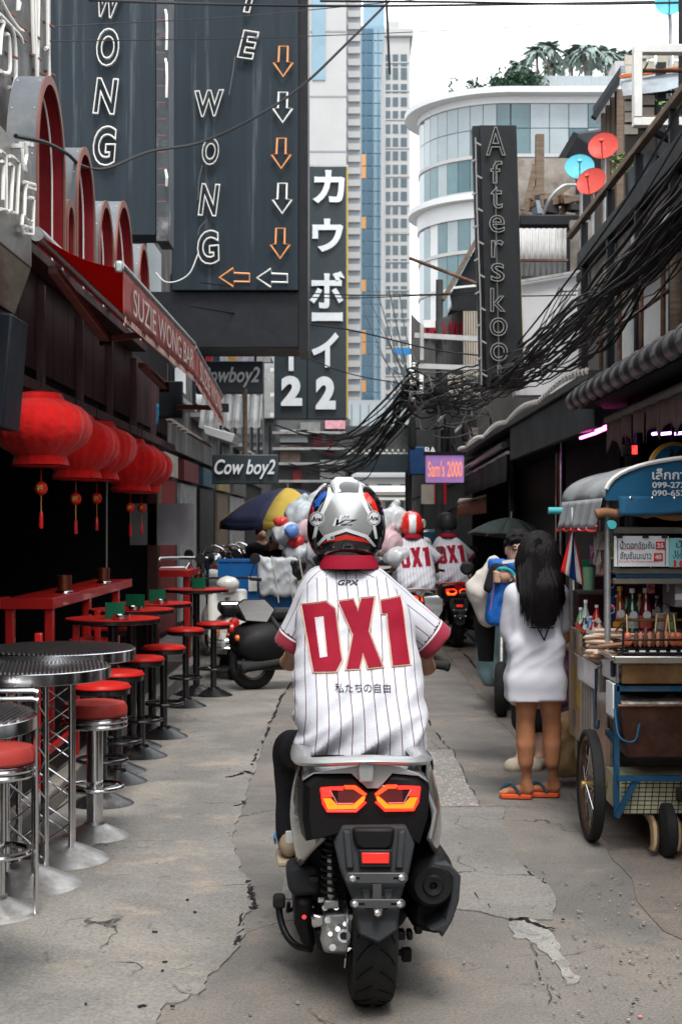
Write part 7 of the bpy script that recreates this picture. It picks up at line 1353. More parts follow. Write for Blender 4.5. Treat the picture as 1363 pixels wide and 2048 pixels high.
for (h_,k_,a_,f_),(ox,oy) in zip(lg,((0,0),(0,0))):
 c=a_+Vector((-.035,.0,0));sh_=[(-.12,.02),(-.108,.07),(-.05,.08),(.02,.055),(.065,.035),(.075,0),(.055,-.03),(0,-.025),(-.075,-.02),(-.112,-.01)]
 fz=a_.z-.125;MB().slab([Vector((c.x+x,c.y+y,.004)) for x,y in sh_],(0,0,.026)).bw('flip_flop',orange,wm,bevel=.006);MB().tube(curve_pts([(c.x-.005,c.y-.025,.03),(c.x-.05,c.y+.01,.085),(c.x-.11,c.y+.04,.05)]),.008,6).bw('strap',strap_b,wm);MB().tube(curve_pts([(c.x+.0,c.y+.07,.03),(c.x-.06,c.y+.06,.08),(c.x-.11,c.y+.04,.05)]),.008,6).bw('strap',strap_b,wm)
k=lambda px,py,dy=0.0:P(px,py,9.4+dy)
mn=thing('person','short haired man in pale grey facing the camera behind the woman, wearing a watch','person',(1.24,9.4,0));hc_=k(1038,1100)
fz_=[C(k(1052,1390),k(1090,1390),.12,.12,.05),C(k(1070,1350),k(1068,1190),.14,.14,.06),C(k(1035,1170),k(1100,1170),.07,.07,.05),C(k(1060,1165),hc_+Vector((.01,.02,-.08)),.055,.05),E(hc_,(.08,.098,.115)),E(hc_+Vector((0,-.045,-.06)),(.058,.05,.05),.04),E(hc_+Vector((-.012,-.1,-.01)),(.013,.02,.028),.02),E(hc_+Vector((-.012,-.106,-.028)),(.019,.016,.012),.015),E(hc_+Vector((-.085,.0,-.0)),(.014,.025,.034),.015),E(hc_+Vector((.08,.0,-.0)),(.014,.025,.034),.015),C(hc_+Vector((-.045,-.085,.022)),hc_+Vector((.03,-.085,.024)),.013,.013,.02),E(hc_+Vector((-.012,-.093,-.055)),(.026,.014,.011),.012)]
s_,e_,w_=k(1035,1172),k(1020,1238,-.1),k(1022,1158,-.24);hd=k(1008,1152,-.27)
fz_ += [C(s_,e_,.046,.04),C(e_,w_,.038,.027),C(w_,hd,.03,.036,.02),E(hd,(.042,.03,.046),.02),C(hd+Vector((.01,-.005,.03)),hd+Vector((-.002,-.01,.085)),.013,.010,.012)]+[c for i in range(4) for c in chain([hd+Vector((-.03,-.005,.03-i*.02)),hd+Vector((-.065,-.01,.026-i*.02)),hd+Vector((-.06,-.035,.024-i*.02)),hd+Vector((-.035,-.04,.022-i*.02))],[.011,.010,.0095,.009],.006)]
fz_ += [C(k(1100,1172),k(1118,1250),.046,.04),C(k(1118,1250),k(1085,1262,-.12),.038,.028),E(k(1080,1262,-.14),(.045,.035,.03)),C(k(1078,1262,-.14),k(1072,1275,-.16),.012,.01,.01),C(k(1084,1262,-.14),k(1080,1278,-.16),.012,.01,.01)]
for x in (1050,1088):fz_ += [C(k(x,1390),k(x-3,1450),.07,.055),C(k(x-3,1450),k(x-8,1515),.05,.032),C(k(x-8,1518),k(x-22,1527,-.12),.035,.03)]
soft_obj('body',fz_,fair_skin,mn,.0078,world=True)
soft_obj('shirt',[C(k(1035,1172),k(1100,1172),.09,.09,.05),C(k(1048,1250),k(1092,1250),.13,.13,.08),C(k(1050,1350),k(1092,1350),.14,.14,.06),C(k(1035,1172),k(1022,1222,-.08),.072,.07,.03),C(k(1100,1172),k(1115,1225),.072,.066,.03)],mat('pale_grey_shirt',(.42,.44,.43),.85,var=.05),mn,.013,disp=crumple(.008,12),world=True)
soft_obj('shorts',[C(k(1050,1375),k(1050,1440),.1,.095,.05),C(k(1090,1375),k(1090,1440),.1,.095,.05)],black_cloth,mn,.016,world=True)
soft_obj('hair',[E(hc_+Vector((0,.02,.045)),(.094,.105,.092),.03),C(hc_+Vector((-.06,-.06,.075)),hc_+Vector((.06,-.06,.078)),.034,.034,.03),C(hc_+Vector((-.075,.0,.03)),hc_+Vector((-.08,.02,-.02)),.022,.016,.03)],hairm,mn,.009,disp=crumple(.012,30),cut=[E(hc_+Vector((0,-.11,-.035)),(.066,.09,.075))],world=True)
for sx in (-1,1):
 ec=hc_+Vector((-.012+sx*.032,-.09,.006));MB().lathe([(.001,-.012),(.009,-.009),(.0125,0),(.009,.009)],ec,10,'Y').xf(Matrix.Translation(ec) @ Matrix.Diagonal((1.3,1,.62,1)) @ Matrix.Translation(-ec)).bw('eye',mat('eye_dark',(.02,.015,.012),.2),mn);MB().tube([ec+Vector((-.02,-.004,.016)),ec+Vector((0,-.01,.022)),ec+Vector((.02,-.002,.017))],.004,6).bw('eyebrow',hairm,mn)
MB().tube([hc_+Vector((-.036,-.1,-.054)),hc_+Vector((-.012,-.109,-.055)),hc_+Vector((.012,-.1,-.054))],.004,6).bw('mouth',mat('lip',(.25,.07,.06),.5),mn)
for x in (1042,1080):
 c=k(x-4,1527,-.05);soft_obj('clog',[C(c+Vector((.03,.06,-.0)),c+Vector((-.05,-.06,-.012)),.05,.052,.03),E(c+Vector((-.045,-.06,-.01)),(.06,.07,.045))],mat('cream_clog',(.52,.45,.36),.6,var=.15),mn,.011,world=True)
MB().torus((0,0,0),.033,.011,20,8).xf(Matrix.Translation(w_+Vector((-.01,0,.005))) @ Euler((0,R(75),0)).to_matrix().to_4x4()).bw('watch_strap',blackp,mn);MB().cyl(w_+Vector((-.012,-.03,.003)),w_+Vector((-.012,-.046,.003)),.022,n=18).bw('watch_case',blackp,mn);MB().cyl(w_+Vector((-.012,-.0465,.003)),w_+Vector((-.012,-.0475,.003)),.016,n=18).bw('watch_face',mat('watch_grey',(.3,.32,.33),.3),mn)
bluebag=mat('royal_blue_nylon',(.01,.1,.38),.5,0,var=.15,bump=.3,bscale=30);t=thing('backpack','royal blue school backpack held between the man and the woman','bag',k(1005,1245,-.22))
soft_obj('bag_body',[B(k(1008,1205,-.18),(.075,.06,.12),.03,.05,(0,.12,0)),B(k(1012,1133,-.16),(.095,.05,.02),.02,.05,(0,.1,0))],bluebag,t,.011,disp=crumple(.008,14),world=True);MB().tube(curve_pts([k(988,1145,-.22),k(1000,1137,-.3),k(1018,1140,-.3),k(1028,1150,-.3)]),.011,7).bw('piping',mat('turquoise_piping',(.02,.35,.42),.5),t);MB().slab([k(998,1170,-.27),k(1012,1162,-.27),k(1016,1176,-.27),k(1006,1184,-.27)],(0,.02,0)).bw('yellow_patch',mat('yellow_nylon',(.6,.48,.02),.6),t);soft_obj('padded_back',[B(k(998,1160,-.2),(.055,.03,.07),.03,.04,(0,.3,0))],black_cloth,t,.012,world=True);MB().slab([k(1003,1122,-.3),k(1030,1118,-.3),k(1031,1124,-.3),k(1004,1128,-.3)],(0,.01,0)).bw('trim_stripe',whitep,t)
MB().tube([k(988,1165,-.28),k(978,1235,-.25),k(998,1244,-.27)],.007,6).bw('strap',mat('violet_strap',(.2,.12,.3),.6),t)
t=thing('cloth_bag','crumpled off white cloth bag hanging left of the blue backpack','bag',k(970,1250,-.1));soft_obj('bag_body',[C(k(985,1128),k(962,1180),.05,.09,.06),C(k(962,1180),k(975,1235),.085,.06,.06)],mat('offwhite_cloth',(.5,.46,.42),.8,var=.1),t,.013,disp=crumple(.012,9),world=True)
t=thing('black_tube','matt black upright tube below the cloth bag, in front of the teal scooter','tube',k(970,1330,.1));MB().loft([(k(971,1322,.1),.05),(k(968,1245,.1),.075),(k(975,1225,.1),.07)],16).bw('tube',black_cloth,t)
t=thing('shopping_bag','white shopping bag with a pink edge hanging at the right of the woman','bag',k(1132,1300,-.3));soft_obj('bag_body',[B(k(1128,1270,-.3),(.07,.03,.07),.012,.03,(0,.25,.3))],bagw,t,.01,disp=crumple(.012,9),world=True);MB().tube([k(1108,1300,-.36),k(1130,1290,-.38),k(1150,1270,-.38),k(1148,1240,-.38)],.005,5).bw('pink_edge',mat('pink_trim',(.6,.06,.12),.6),t)
t=thing('purple_bag','long translucent purple carrier bag below the shopping bag','bag',k(1130,1400,-.2));soft_obj('bag_body',[C(k(1128,1315,-.2),k(1124,1385,-.2),.05,.085,.05)],mat('purple_film',(.2,.06,.16),.35,var=.4,scale=8),t,.013,disp=crumple(.03,10),world=True)
parasol('umbrella','dark grey green umbrella with a red and white edge behind the couple',(P(1018,1070,15.6).x,15.6,P(1018,1072,15.6).z),.47,.2,[mat('grey_green_cloth',(.07,.085,.08),.8,var=.1),mat('grey_green_cloth',(0,0,0)),mat('grey_green_cloth',(0,0,0)),mat('grey_green_cloth',(0,0,0)),mat('grey_green_cloth',(0,0,0)),mat('grey_green_cloth',(0,0,0)),mat('grey_green_cloth',(0,0,0)),mat('red_umbrella_cloth',(.5,.06,.05),.8)],rz=.5,flap=0,tilt=(0,.1),shaft=.65)
# == people farther away
def walker(lab,px,py_head,Y,shirt,hair,rz=0.0,legs=black_cloth,fac=1,sk=fair_skin,hgt=None):
 p=P(px,py_head,Y);h=hgt or p.z;t=thing('person',lab,'person',(p.x,Y,0),rz);q=h/1.7
 V_=lambda x,y,z:Vector((x*q,y*q,z*q));pr=[C(V_(-.09,0,.9),V_(.09,0,.9),.11,.11,.05),C(V_(0,0,.95),V_(0,0,1.35),.12,.13,.06),C(V_(-.17,0,1.38),V_(.17,0,1.38),.06,.06,.05),C(V_(0,0,1.4),V_(0,.0,1.52),.05,.05),E(V_(0,0,1.58),(.078*q,.1*q,.115*q)),E(V_(0,-.1,1.565),(.014,.02,.025),.015)]
 for s_ in (-1,1):pr += [C(V_(s_*.2,0,1.36),V_(s_*.25,.02,1.08),.045,.036),C(V_(s_*.25,.02,1.08),V_(s_*.22,-.14,.9),.035,.026),E(V_(s_*.22,-.17,.87),(.035,.05,.03)),C(V_(s_*.1,0,.9),V_(s_*.1,0,.48),.07,.05),C(V_(s_*.1,0,.48),V_(s_*.1,.02,.08),.05,.032),C(V_(s_*.1,.03,.05),V_(s_*.11,-.14,.035),.035,.03)]
 soft_obj('body',pr,sk,t,.018);soft_obj('shirt',[C(V_(-.13,0,1.36),V_(.13,0,1.36),.095,.095,.06),C(V_(0,0,1.3),V_(0,0,.92),.155,.15,.06)]+[C(V_(s_*.18,0,1.37),V_(s_*.245,.01,1.15),.07,.06,.03) for s_ in (-1,1)],shirt,t,.02)
 soft_obj('trousers',[c for s_ in (-1,1) for c in (C(V_(s_*.09,0,.92),V_(s_*.1,0,.48),.1,.075,.04),C(V_(s_*.1,0,.48),V_(s_*.1,.02,.1),.07,.055,.03))],legs,t,.02);soft_obj('hair',[E(V_(0,.025,1.635),(.095*q,.11*q,.1*q))],hair,t,.016,cut=[E(V_(0,-.1,1.56),(.07*q,.08*q,.09*q))])
 for s_ in (-1,1):MB().box(V_(s_*.032,-.098,1.59),(.022,.01,.01)).build('eye',mat('eye_dark',(.02,.015,.012)),t)
ginger=mat('ginger_hair',(.2,.09,.045),.6,var=.3,bump=.5,bscale=40)
walker('ginger haired passer by just above the striped helmet',834,1048,25,mat('white_shirt_far',(.55,.55,.55),.8),ginger);walker('passer by in a grey cap left of the ginger haired one',815,1055,27,mat('grey_shirt_far',(.2,.2,.2),.8),mat('grey_cap',(.12,.1,.09),.8));walker('dark clothed vendor under the market umbrella',523,1055,20.6,black_cloth,hairm,.4);walker('vendor in black stooping beside the crate load',548,1078,19.9,black_cloth,hairm,-.6,hgt=1.45)
# == parked scooters
def city_scooter(label,loc,rz,paint,dark_=False,plate=None,rack=False,grp=None):
 t=thing('parked_scooter',label,'scooter',loc,rz,grp)
 for y in (0,1.22):MB().lathe([(.13,-.04),(.17,-.052),(.2,-.05),(.222,-.03),(.23,0),(.222,.03),(.2,.05),(.17,.052),(.13,.04)],(0,y,.23),32,'X',True).build('tyre',rubber,t);MB().lathe([(.03,-.04),(.11,-.02),(.14,-.04),(.14,.04),(.11,.02),(.03,.04)],(0,y,.23),24,'X').build('rim',alu,t)
 soft_obj('rear_body',[E((0,.18,.5),(.2,.42,.2),.06),E((-.13,.1,.42),(.1,.3,.16),.05),E((.13,.1,.42),(.1,.3,.16),.05)],paint,t,.02);soft_obj('front_apron',[B((0,1.0,.6),(.19,.02,.27),.03,.05,(-.25,0,0)),E((0,1.14,.36),(.085,.22,.09),.06),E((0,.93,.95),(.13,.1,.09),.06),B((0,.72,.27),(.14,.25,.02),.03,.08)],paint,t,.02)
 soft_obj('seat',[B((0,.2,.73),(.1,.3,.02),.04,.04)],mat('black_seat_vinyl',(.014,.014,.015)),t,.02);MB().cyl((0,1.22,.23),(0,1.0,.8),.03).build('fork',alu,t);MB().tube(curve_pts([(-.34,.86,1.0),(-.15,.93,1.02),(0,.95,1.0),(.15,.93,1.02),(.34,.86,1.0)]),.013,7).build('handlebar',blackm,t)
 for s_ in (-1,1):MB().cyl((s_*.36,.855,1.0),(s_*.24,.9,1.01),.02).build('grip',rubber,t);MB().tube([(s_*.24,.92,1.02),(s_*.3,.94,1.2)],.007,6).build('mirror_stem',blackm,t);MB().lathe([(.01,-.012),(.055,-.01),(.06,.0),(.04,.02)],(s_*.3,.94,1.23),18,'Y').build('mirror',blackp,t);MB().lathe([(.008,-.02),(.028,-.01),(.03,.02)],(s_*.17,-.2,.52),12,'Y').build('indicator',mat('amber_lens',(.7,.16,.02),.3),t)
 MB().lathe([(.01,-.03),(.05,-.02),(.055,.02)],(0,-.22,.6),18,'Y').build('tail_lamp',redp,t);MB().lathe([(.01,.09),(.07,.08),(.08,.02)],(0,.98,.96),20,'Y').build('headlamp',mat('lamp_glass',(.6,.62,.62),.1,coat=1),t);MB().cyl((.16,-.2,.26),(.16,.3,.25),.05).build('silencer',blackm,t)
 if plate:MB().b2((-.13,-.235,.36),(.13,-.225,.5)).build('number_plate',whitep,t);put_text('plate_number',plate,(0,-.238,.43),.18,.09,navy_print,t,off=.02)
 if rack:
  for z in (.35,.43):MB().tube(curve_pts([(-.24,.2,z),(-.22,-.2,z),(0,-.27,z),(.22,-.2,z),(.24,.2,z)]),.01,6).build('crash_bar',chrome,t)
  for x in (-.1,0,.1):MB().tube([(x,.0,.8),(x,-.28,.8)],.008,6).build('rack_bar',chrome,t)
  MB().tube([(-.13,-.28,.8),(.13,-.28,.8)],.01,6).build('rack_bar',chrome,t)
 return t
ivory=mat('ivory_paint',(.55,.54,.5),.3,0,var=.08,coat=.6);teal=mat('grey_teal_paint',(.09,.15,.165),.3,.1,var=.08,coat=.5);red2=mat('deep_red_paint',(.36,.01,.012),.3,0,coat=.7)
city_scooter('ivory vintage scooter with chrome crash bars and a plate ending in 45',(P(466,0,14.7).x,14.7,0),R(8),ivory,plate='345',rack=True)
t_=city_scooter('grey teal scooter parked nose first behind the couple',(P(1012,0,13.0).x,13.1,0),R(172),teal)
rs_=city_scooter('red and black scooter behind the left mirror of the near scooter',(P(505,0,13.8).x,13.8,0),R(-72),fair)
for c in rs_.children:
 if c.name.startswith('front_apron'):c.data.materials[0]=red2
city_scooter('white scooter beyond the ivory one, near the railings',(P(440,0,17).x,17.2,0),R(12),whitep);city_scooter('dark scooter parked by the stacked helmets on the right',(P(955,0,22).x,20.6,0),R(-12),fair)
tb_=thing('helmet_stand','low dark stand with rows of helmets on the right behind the couple','stand',(P(955,0,23).x,23,0));
for z in (.62,.92):MB().b2((-.42,-.2,z),(.42,.2,z+.03)).build('shelf',blackm,tb_)
for x in (-.4,.4):MB().b2((x-.02,-.02,0),(x+.02,.02,.92)).build('leg',blackm,tb_)
for i,(px,z,c_) in enumerate([(934,.95,(.6,.12,.1)),(945,.95,(.55,.58,.58)),(957,.95,(.7,.13,.02)),(968,.95,(.7,.05,.2)),(938,.65,(.6,.5,.5)),(952,.65,(.4,.5,.3)),(964,.65,(.1,.1,.1))]):
 t=thing('helmet',['red helmet at the left of the upper row','white helmet in the upper row','bright orange helmet in the upper row','pink helmet at the right of the upper row','pinkish white helmet in the lower row','green and white helmet in the lower row','black helmet in the lower row'][i],'helmet',(P(px,0,22.9).x,22.95,z),rnd.uniform(-.5,.5),'helmets on the stand')
 MB().lathe([(.125,0),(.14,.05),(.135,.13),(.1,.2),(.05,.235),(.004,.245)],n=24).build('shell',mat('helmet_colour_%d' % i,c_,.25,coat=.8),t);MB().lathe([(.128,-.004),(.138,.012),(.128,.02)],n=24).build('rim',blackp,t);MB().grid(lambda u,v:Vector((.143*math.cos(-.3-2.5*u),.143*math.sin(-.3-2.5*u),.05+.07*v)),10,2).build('visor',dk_g,t,solid=.004)
# == street food cart on the right
ct=thing('food_cart','steel street food cart with a blue canopy, charcoal grill and bicycle wheels','cart',(1.85,7.8,0))
cs=mat('cart_stainless',(.5,.47,.43),.3,.9,var=.2,scale=4,col2=(.3,.22,.16),c2=.62,bump=.04);bluef=mat('blue_cart_steel',(.012,.06,.12),.45,.1,var=.3,col2=(.1,.06,.04),c2=.64);brown_tray=mat('scorched_tray',(.05,.02,.014),.45,.3,var=.4,scale=8,col2=(.09,.05,.035),c2=.6);goldm=mat('heat_tinted_steel',(.2,.12,.055),.42,.7,var=.35,scale=5,col2=(.1,.04,.02),c2=.55);card=mat('tan_board',(.38,.27,.13),.75,var=.2,scale=4,col2=(.42,.36,.32),c2=.55);tarp_b=mat('blue_tarpaulin',(.008,.075,.155),.55,0,var=.15,scale=4,bump=.15,bscale=25);tarp_g=mat('grey_tarpaulin',(.24,.25,.26),.6,0,var=.2,scale=4,bump=.2,bscale=18,col2=(.4,.4,.4),c2=.62);brown_roll=mat('brown_oilcloth',(.24,.115,.06),.6,var=.25,bump=.3,bscale=15);paper=mat('paper_white',(.6,.6,.58),.8,var=.15)
def cbx(nm,lo,hi,m,bv=.004):return MB().b2(lo,hi).bw(nm,m,ct,bevel=bv)
x0,x1=1.345,2.5
cbx('side_panel',(x0,7.25,.22),(x0+.02,8.1,.88),cs);cbx('rear_panel',(x0+.02,8.42,.22),(x1,8.45,.9),cs);cbx('floor_panel',(x0+.021,7.25,.2),(x1,8.42,.225),cs);cbx('inner_wall',(x0+.021,7.75,.226),(x1,7.78,.85),cs)
cbx('counter',(x0-.01,7.2,.885),(x1,8.45,.91),cs);cbx('board_panel',(x0-.012,8.08,.36),(x0+.004,8.5,1.0),card,.006);cbx('list_panel',(x0-.006,7.72,.36),(x0-.001,8.07,.84),mat('pale_printed_sheet',(.42,.37,.34),.6,var=.2,scale=6),.001)
for i in range(4):cbx('print_line',(x0-.008,7.76+i*.08,.42),(x0-.0065,7.8+i*.08,.8),mat('faint_grey_print',(.24,.22,.2),.7,var=.4,scale=60),0)
for i,(z,y) in enumerate([(.93,8.2),(.6,8.12),(.47,8.25),(.72,8.3)]):cbx('label_patch',(x0-.0155,y,z-.04),(x0-.0125,y+.1,z+.05),mat('faded_patch_%d' % (i % 2),[(.24,.2,.2),(.5,.33,.07)][i % 2],.7,var=.3),0)
cbx('side_tray',(x0-.05,7.3,.74),(x0-.008,7.95,.87),cs,.006);cbx('tray_lip',(x0-.06,7.28,.871),(x0-.002,8.0,.884),cs);MB().tube(curve_pts([(x0-.055,7.33,.86),(x0-.058,7.33,.62),(x0-.065,7.31,.57),(x0-.05,7.3,.56),(x0-.045,7.3,.6)]),.007,6).bw('hook',bluef,ct)
gx0,gy0=P(1226,0,6.95).x,6.85
zt=P(0,1308,6.95).z
cbx('grill_front',(gx0+.02,gy0,zt-.135),(x1,gy0+.015,zt-.035),goldm);MB().slab([(gx0-.02,gy0-.03,zt),(x1,gy0-.03,zt),(x1,gy0-.03,zt-.034),(gx0-.02,gy0-.03,zt-.034)],(0,.03,0)).bw('grill_lip',cs,ct,bevel=.004);cbx('grill_lip',(gx0-.03,gy0+.001,zt-.02),(gx0+.0,7.25,zt),cs);cbx('grill_side',(gx0-.004,gy0+.016,zt-.135),(gx0+.012,7.25,zt-.021),steel);cbx('grill_bed',(gx0+.013,gy0+.016,zt-.13),(x1,7.24,zt-.09),mat('charcoal',(.02,.018,.017),.95,var=.6,scale=50,col2=(.3,.28,.26),c2=.6,c2s=30,bump=1,bscale=40))
cbx('handle_clip',(gx0-.02,gy0+.05,zt-.11),(gx0-.0045,gy0+.09,zt-.03),blackp,.008);cbx('side_plate',(gx0-.02,gy0+.02,zt-.3),(gx0-.004,gy0+.2,zt-.136),whitep)
gb_=MB()
for i in range(22):gb_.cyl((gx0+.03+i*.05,gy0+.02,zt+.004),(gx0+.03+i*.05,7.23,zt+.004),.0035,n=5)
for yy in (gy0+.05,gy0+.2,gy0+.33):gb_.cyl((gx0+.02,yy,zt+.008),(x1,yy,zt+.008),.004,n=5)
T(gb_.bw('grill_bars',blackm,ct),kind='stuff')
for z in (zt+.01,zt+.075):MB().cyl((gx0+.03,gy0+.03,z),(x1,gy0+.03,z),.006,n=6).bw('rack_wire',blackm,ct)
MB().tube(curve_pts([(gx0+.03,gy0+.03,zt+.0),(gx0+.035,gy0+.03,zt+.12),(gx0+.045,gy0+.06,zt+.16),(gx0+.05,gy0+.3,zt+.1)]),.0055,6).bw('rack_end',blackm,ct)
for i in range(16):cbx('rack_tag',(gx0+.06+i*.05,gy0+.026,zt+.016),(gx0+.09+i*.05,gy0+.028,zt+.024),whitep,0)
for a,b in (((gx0,gy0+.03,zt-.14),(gx0,gy0+.03,.2)),((gx0,gy0+.03,zt-.16),(x1,gy0+.03,zt-.16)),((gx0,gy0+.03,zt-.42),(gx0+.02,7.22,zt-.42)),((gx0,gy0,.38),(x1,gy0,.38)),((gx0+.09,gy0+.01,.37),(gx0-.005,gy0+.01,.19))):MB().bar(a,b,.026,.026).bw('frame_bar',bluef,ct)
cbx('recess_back',(gx0+.02,7.2,zt-.4),(x1,7.24,zt-.136),mat('dark_recess_steel',(.04,.04,.042),.5,.5,var=.4));MB().tube(curve_pts([(gx0+.03,gy0+.1,zt-.24),(gx0+.3,gy0+.06,zt-.27),(gx0+.6,gy0+.09,zt-.25)]),.007,6).bw('gas_hose',mat('pale_hose',(.45,.42,.38),.5),ct);cbx('recess_shelf',(gx0+.0135,gy0+.05,zt-.335),(x1,7.2,zt-.31),cs)
tz=P(0,1412,6.8).z;MB().rings([[Vector((gx0+.0+.04*k,gy0-.06+.02*k,tz-.25*k)),Vector((x1,gy0-.06+.02*k,tz-.25*k)),Vector((x1,7.18,tz-.25*k)),Vector((gx0+.0+.04*k,7.18,tz-.25*k))] for k in (1,0)],True).bw('charcoal_tray',brown_tray,ct,bevel=.008)
MB().grid(lambda u,v:Vector((gx0+.02+(x1-gx0-.02)*u,gy0-.04+.35*v,tz+.008+.012*noise.noise(Vector((u*9,v*6,2))))),26,10).bw('ash',mat('wood_ash',(.2,.16,.14),.95,var=.4,scale=20,col2=(.55,.5,.47),c2=.52,c2s=12),ct);MB().tube([(gx0-.01,gy0-.065,tz+.003),(x1,gy0-.065,tz+.003)],.007,6).bw('tray_rim',rust,ct)
MB().tube(curve_pts([(gx0-.015,gy0+.0,tz-.02),(gx0-.01,gy0-.09,tz-.14),(gx0+.06,gy0-.1,tz-.16),(gx0+.09,gy0-.08,tz-.08)]),.006,6).bw('tray_handle',bluef,ct)
cbx('shelf_box',(gx0+.016,gy0+.05,.2),(x1,7.24,.37),mat('pale_yellow_box',(.5,.48,.32),.6,var=.3,scale=6));ws=MB()
for i in range(26):ws.cyl((gx0+.03+i*.033,gy0+.02,.2),(gx0+.05+i*.033,gy0+.04,.365),.0022,n=4)
for i in range(8):ws.cyl((gx0+.02,gy0+.018,.205+i*.021),(x1,gy0+.018,.205+i*.021),.0022,n=4)
T(ws.bw('wire_mesh',blackm,ct),kind='stuff');cbx('log',(gx0+.28,gy0-.03,.27),(gx0+.7,gy0+.012,.34),mat('burnt_log',(.02,.016,.014),.9,var=.4),.012)
wx,wy=P(1181,0,7.2).x,7.22
MB().lathe([(.245,-.018),(.262,-.03),(.276,-.024),(.282,0),(.276,.024),(.262,.03),(.245,.018)],(wx,wy,.282),56,'X',True).bw('wheel',rubber,ct)
wh=[o for o in ct.children if o.name.startswith('wheel')][-1]
MB().lathe([(.228,-.014),(.246,-.018),(.246,.018),(.228,.014)],(wx,wy,.282),48,'X',True).bw('rim',rust,ct);MB().cyl((wx-.045,wy,.282),(wx+.08,wy,.282),.022).bw('hub',mat('brass_hub',(.4,.28,.1),.4,.8),ct)
for i in range(18):
 a=2*math.pi*i/18;s_=(-1)**i;MB().cyl((wx+s_*.025,wy+.02*math.cos(a+s_*.9),.282+.02*math.sin(a+s_*.9)),(wx,wy+.232*math.cos(a),.282+.232*math.sin(a)),.0022,n=5).bw('spoke',chrome,ct)
MB().cyl((wx,wy,.282),(x1,wy,.282),.014).bw('axle',rust,ct)
cx_=P(1333,0,6.85).x;MB().lathe([(.03,-.03),(.1,-.032),(.128,-.02),(.13,0),(.128,.02),(.1,.032),(.03,.03)],(cx_,6.85,.13),30,'X').bw('caster_wheel',rubber,ct)
for px,dx in ((1308,0),(1356,0)):q=P(px,0,6.85).x;MB().tube(curve_pts([(q-.02,6.95,.2),(q+.005,6.9,.15),(q,6.85,.07),(q-.015,6.84,.03)]),[.02]*8+[.022]*8+[.02]*8+[.014],8).bw('caster_fork',mat('worn_gold_leg',(.25,.17,.1),.45,.5,var=.3),ct)
for x,y in ((1.335,7.25),(1.345,8.45),(2.45,7.25),(2.45,8.45)):MB().cyl((x,y,.9),(x,y,1.74),.017,n=10).bw('post',galv,ct)
olive=mat('olive_grey_bar',(.16,.15,.125),.5,.4,var=.25)
for z,h_ in ((1.573,.035),(1.366,.03),(1.315,.03)):cbx('roof_bar' if z > 1.5 else 'sign_shelf',(1.36,7.22,z-h_/2),(2.46,7.26,z+h_/2),olive);
cbx('sign_strip',(1.37,7.215,1.333),(1.84,7.219,1.350),mat('dark_blue_strip',(.01,.05,.1),.5),0);cbx('sign_strip',(1.842,7.215,1.333),(2.4,7.219,1.350),mat('teal_strip',(.02,.2,.22),.5),0)
xc,hw=1.86,.565
def arcp(t_,y,dz=0.0,k=1.0):return Vector((xc-hw*k*math.cos(math.pi*t_),y,1.735+.205*k*math.sin(math.pi*t_)**.8+dz))
MB().grid(lambda u,v:arcp(u,7.1+1.42*v,.006*math.sin(v*22+u*9)*math.sin(math.pi*v)-.02*math.sin(math.pi*v*2)**2),28,14).bw('canopy_top',tarp_g,ct,solid=.004)
fr_=[arcp(i/24,7.105,-.012) for i in range(25)];MB().slab(fr_[::-1],(0,.004,0)).bw('canopy_front',tarp_b,ct);MB().tube([arcp(i/24,7.098,.004) for i in range(1,25)],.012,6).bw('canopy_piping',whitep,ct)
MB().grid(lambda u,v:Vector((1.36+1.08*u,7.095-.03*v+.012*math.sin(u*13)*v,1.745-(.085+.012*math.sin(u*8+1))*v)),30,6).bw('canopy_flap',tarp_b,ct,solid=.004)
for i in range(8):MB().lathe([(.008,.003),(.008,-.003),(.004,-.005)],(1.42+i*.11,7.088,1.735),8,'Y').bw('eyelet',bolt_m,ct)
def scal(u,v):yy=7.16+1.34*u;d=.07+.055*(.5+.5*abs(math.sin(u*math.pi*5)));return Vector((1.292-.03*v+.014*math.sin(u*33)*v,yy,1.735-d*v-.03*v))
MB().grid(scal,50,6).bw('canopy_skirt',tarp_g,ct,solid=.003);MB().tube([scal(i/50,1)+Vector((0,0,-.012)) for i in range(51)],.007,5).bw('skirt_trim',redp,ct)
MB().tube([p+Vector((.006*math.sin(i*1.7),0,.008*math.sin(i*2.3))) for i,p in enumerate([Vector((1.255+1.2*j/24,7.14,1.655+.012*math.sin(j*.5))) for j in range(25)])],.024,10).bw('rolled_sheet',brown_roll,ct);cyan=mat('cyan_pipe',(.06,.36,.38),.5)
for y,z in ((7.12,1.602),(8.5,1.745)):MB().cyl((1.325,y-.05,z),(1.325,y,z),.022,n=14).bw('pipe_end',cyan,ct)
MB().cyl((1.20,8.42,1.685),(1.3,8.42,1.685),.02,n=12).bw('pipe_end',cyan,ct)
wp_=mat('white_print',(.6,.62,.64),.5);cc_=lambda px,py,Y=7.09:P(px,py,Y)
for s_,px,py,wp,hp in (('เล็กการ',1343,948,80,22),('099-272',1336,970,66,12),('090-652',1336,986,66,12)):put_text('lettering',s_,cc_(px,py),wp*7.09/F,hp*7.09/F,wp_,ct,world=True,off=.02)
def board(lab,a,b,m):t=thing('price_board',lab,'sign',(P(a[0],0,7.18).x,7.18,P(0,b[1],7.18).z));q0,q1=P(a[0],b[1],7.18),P(b[0],a[1],7.18);MB().b2((q0.x,7.18,q0.z),(q1.x,7.19,q1.z)).bw('board',m,t);return t
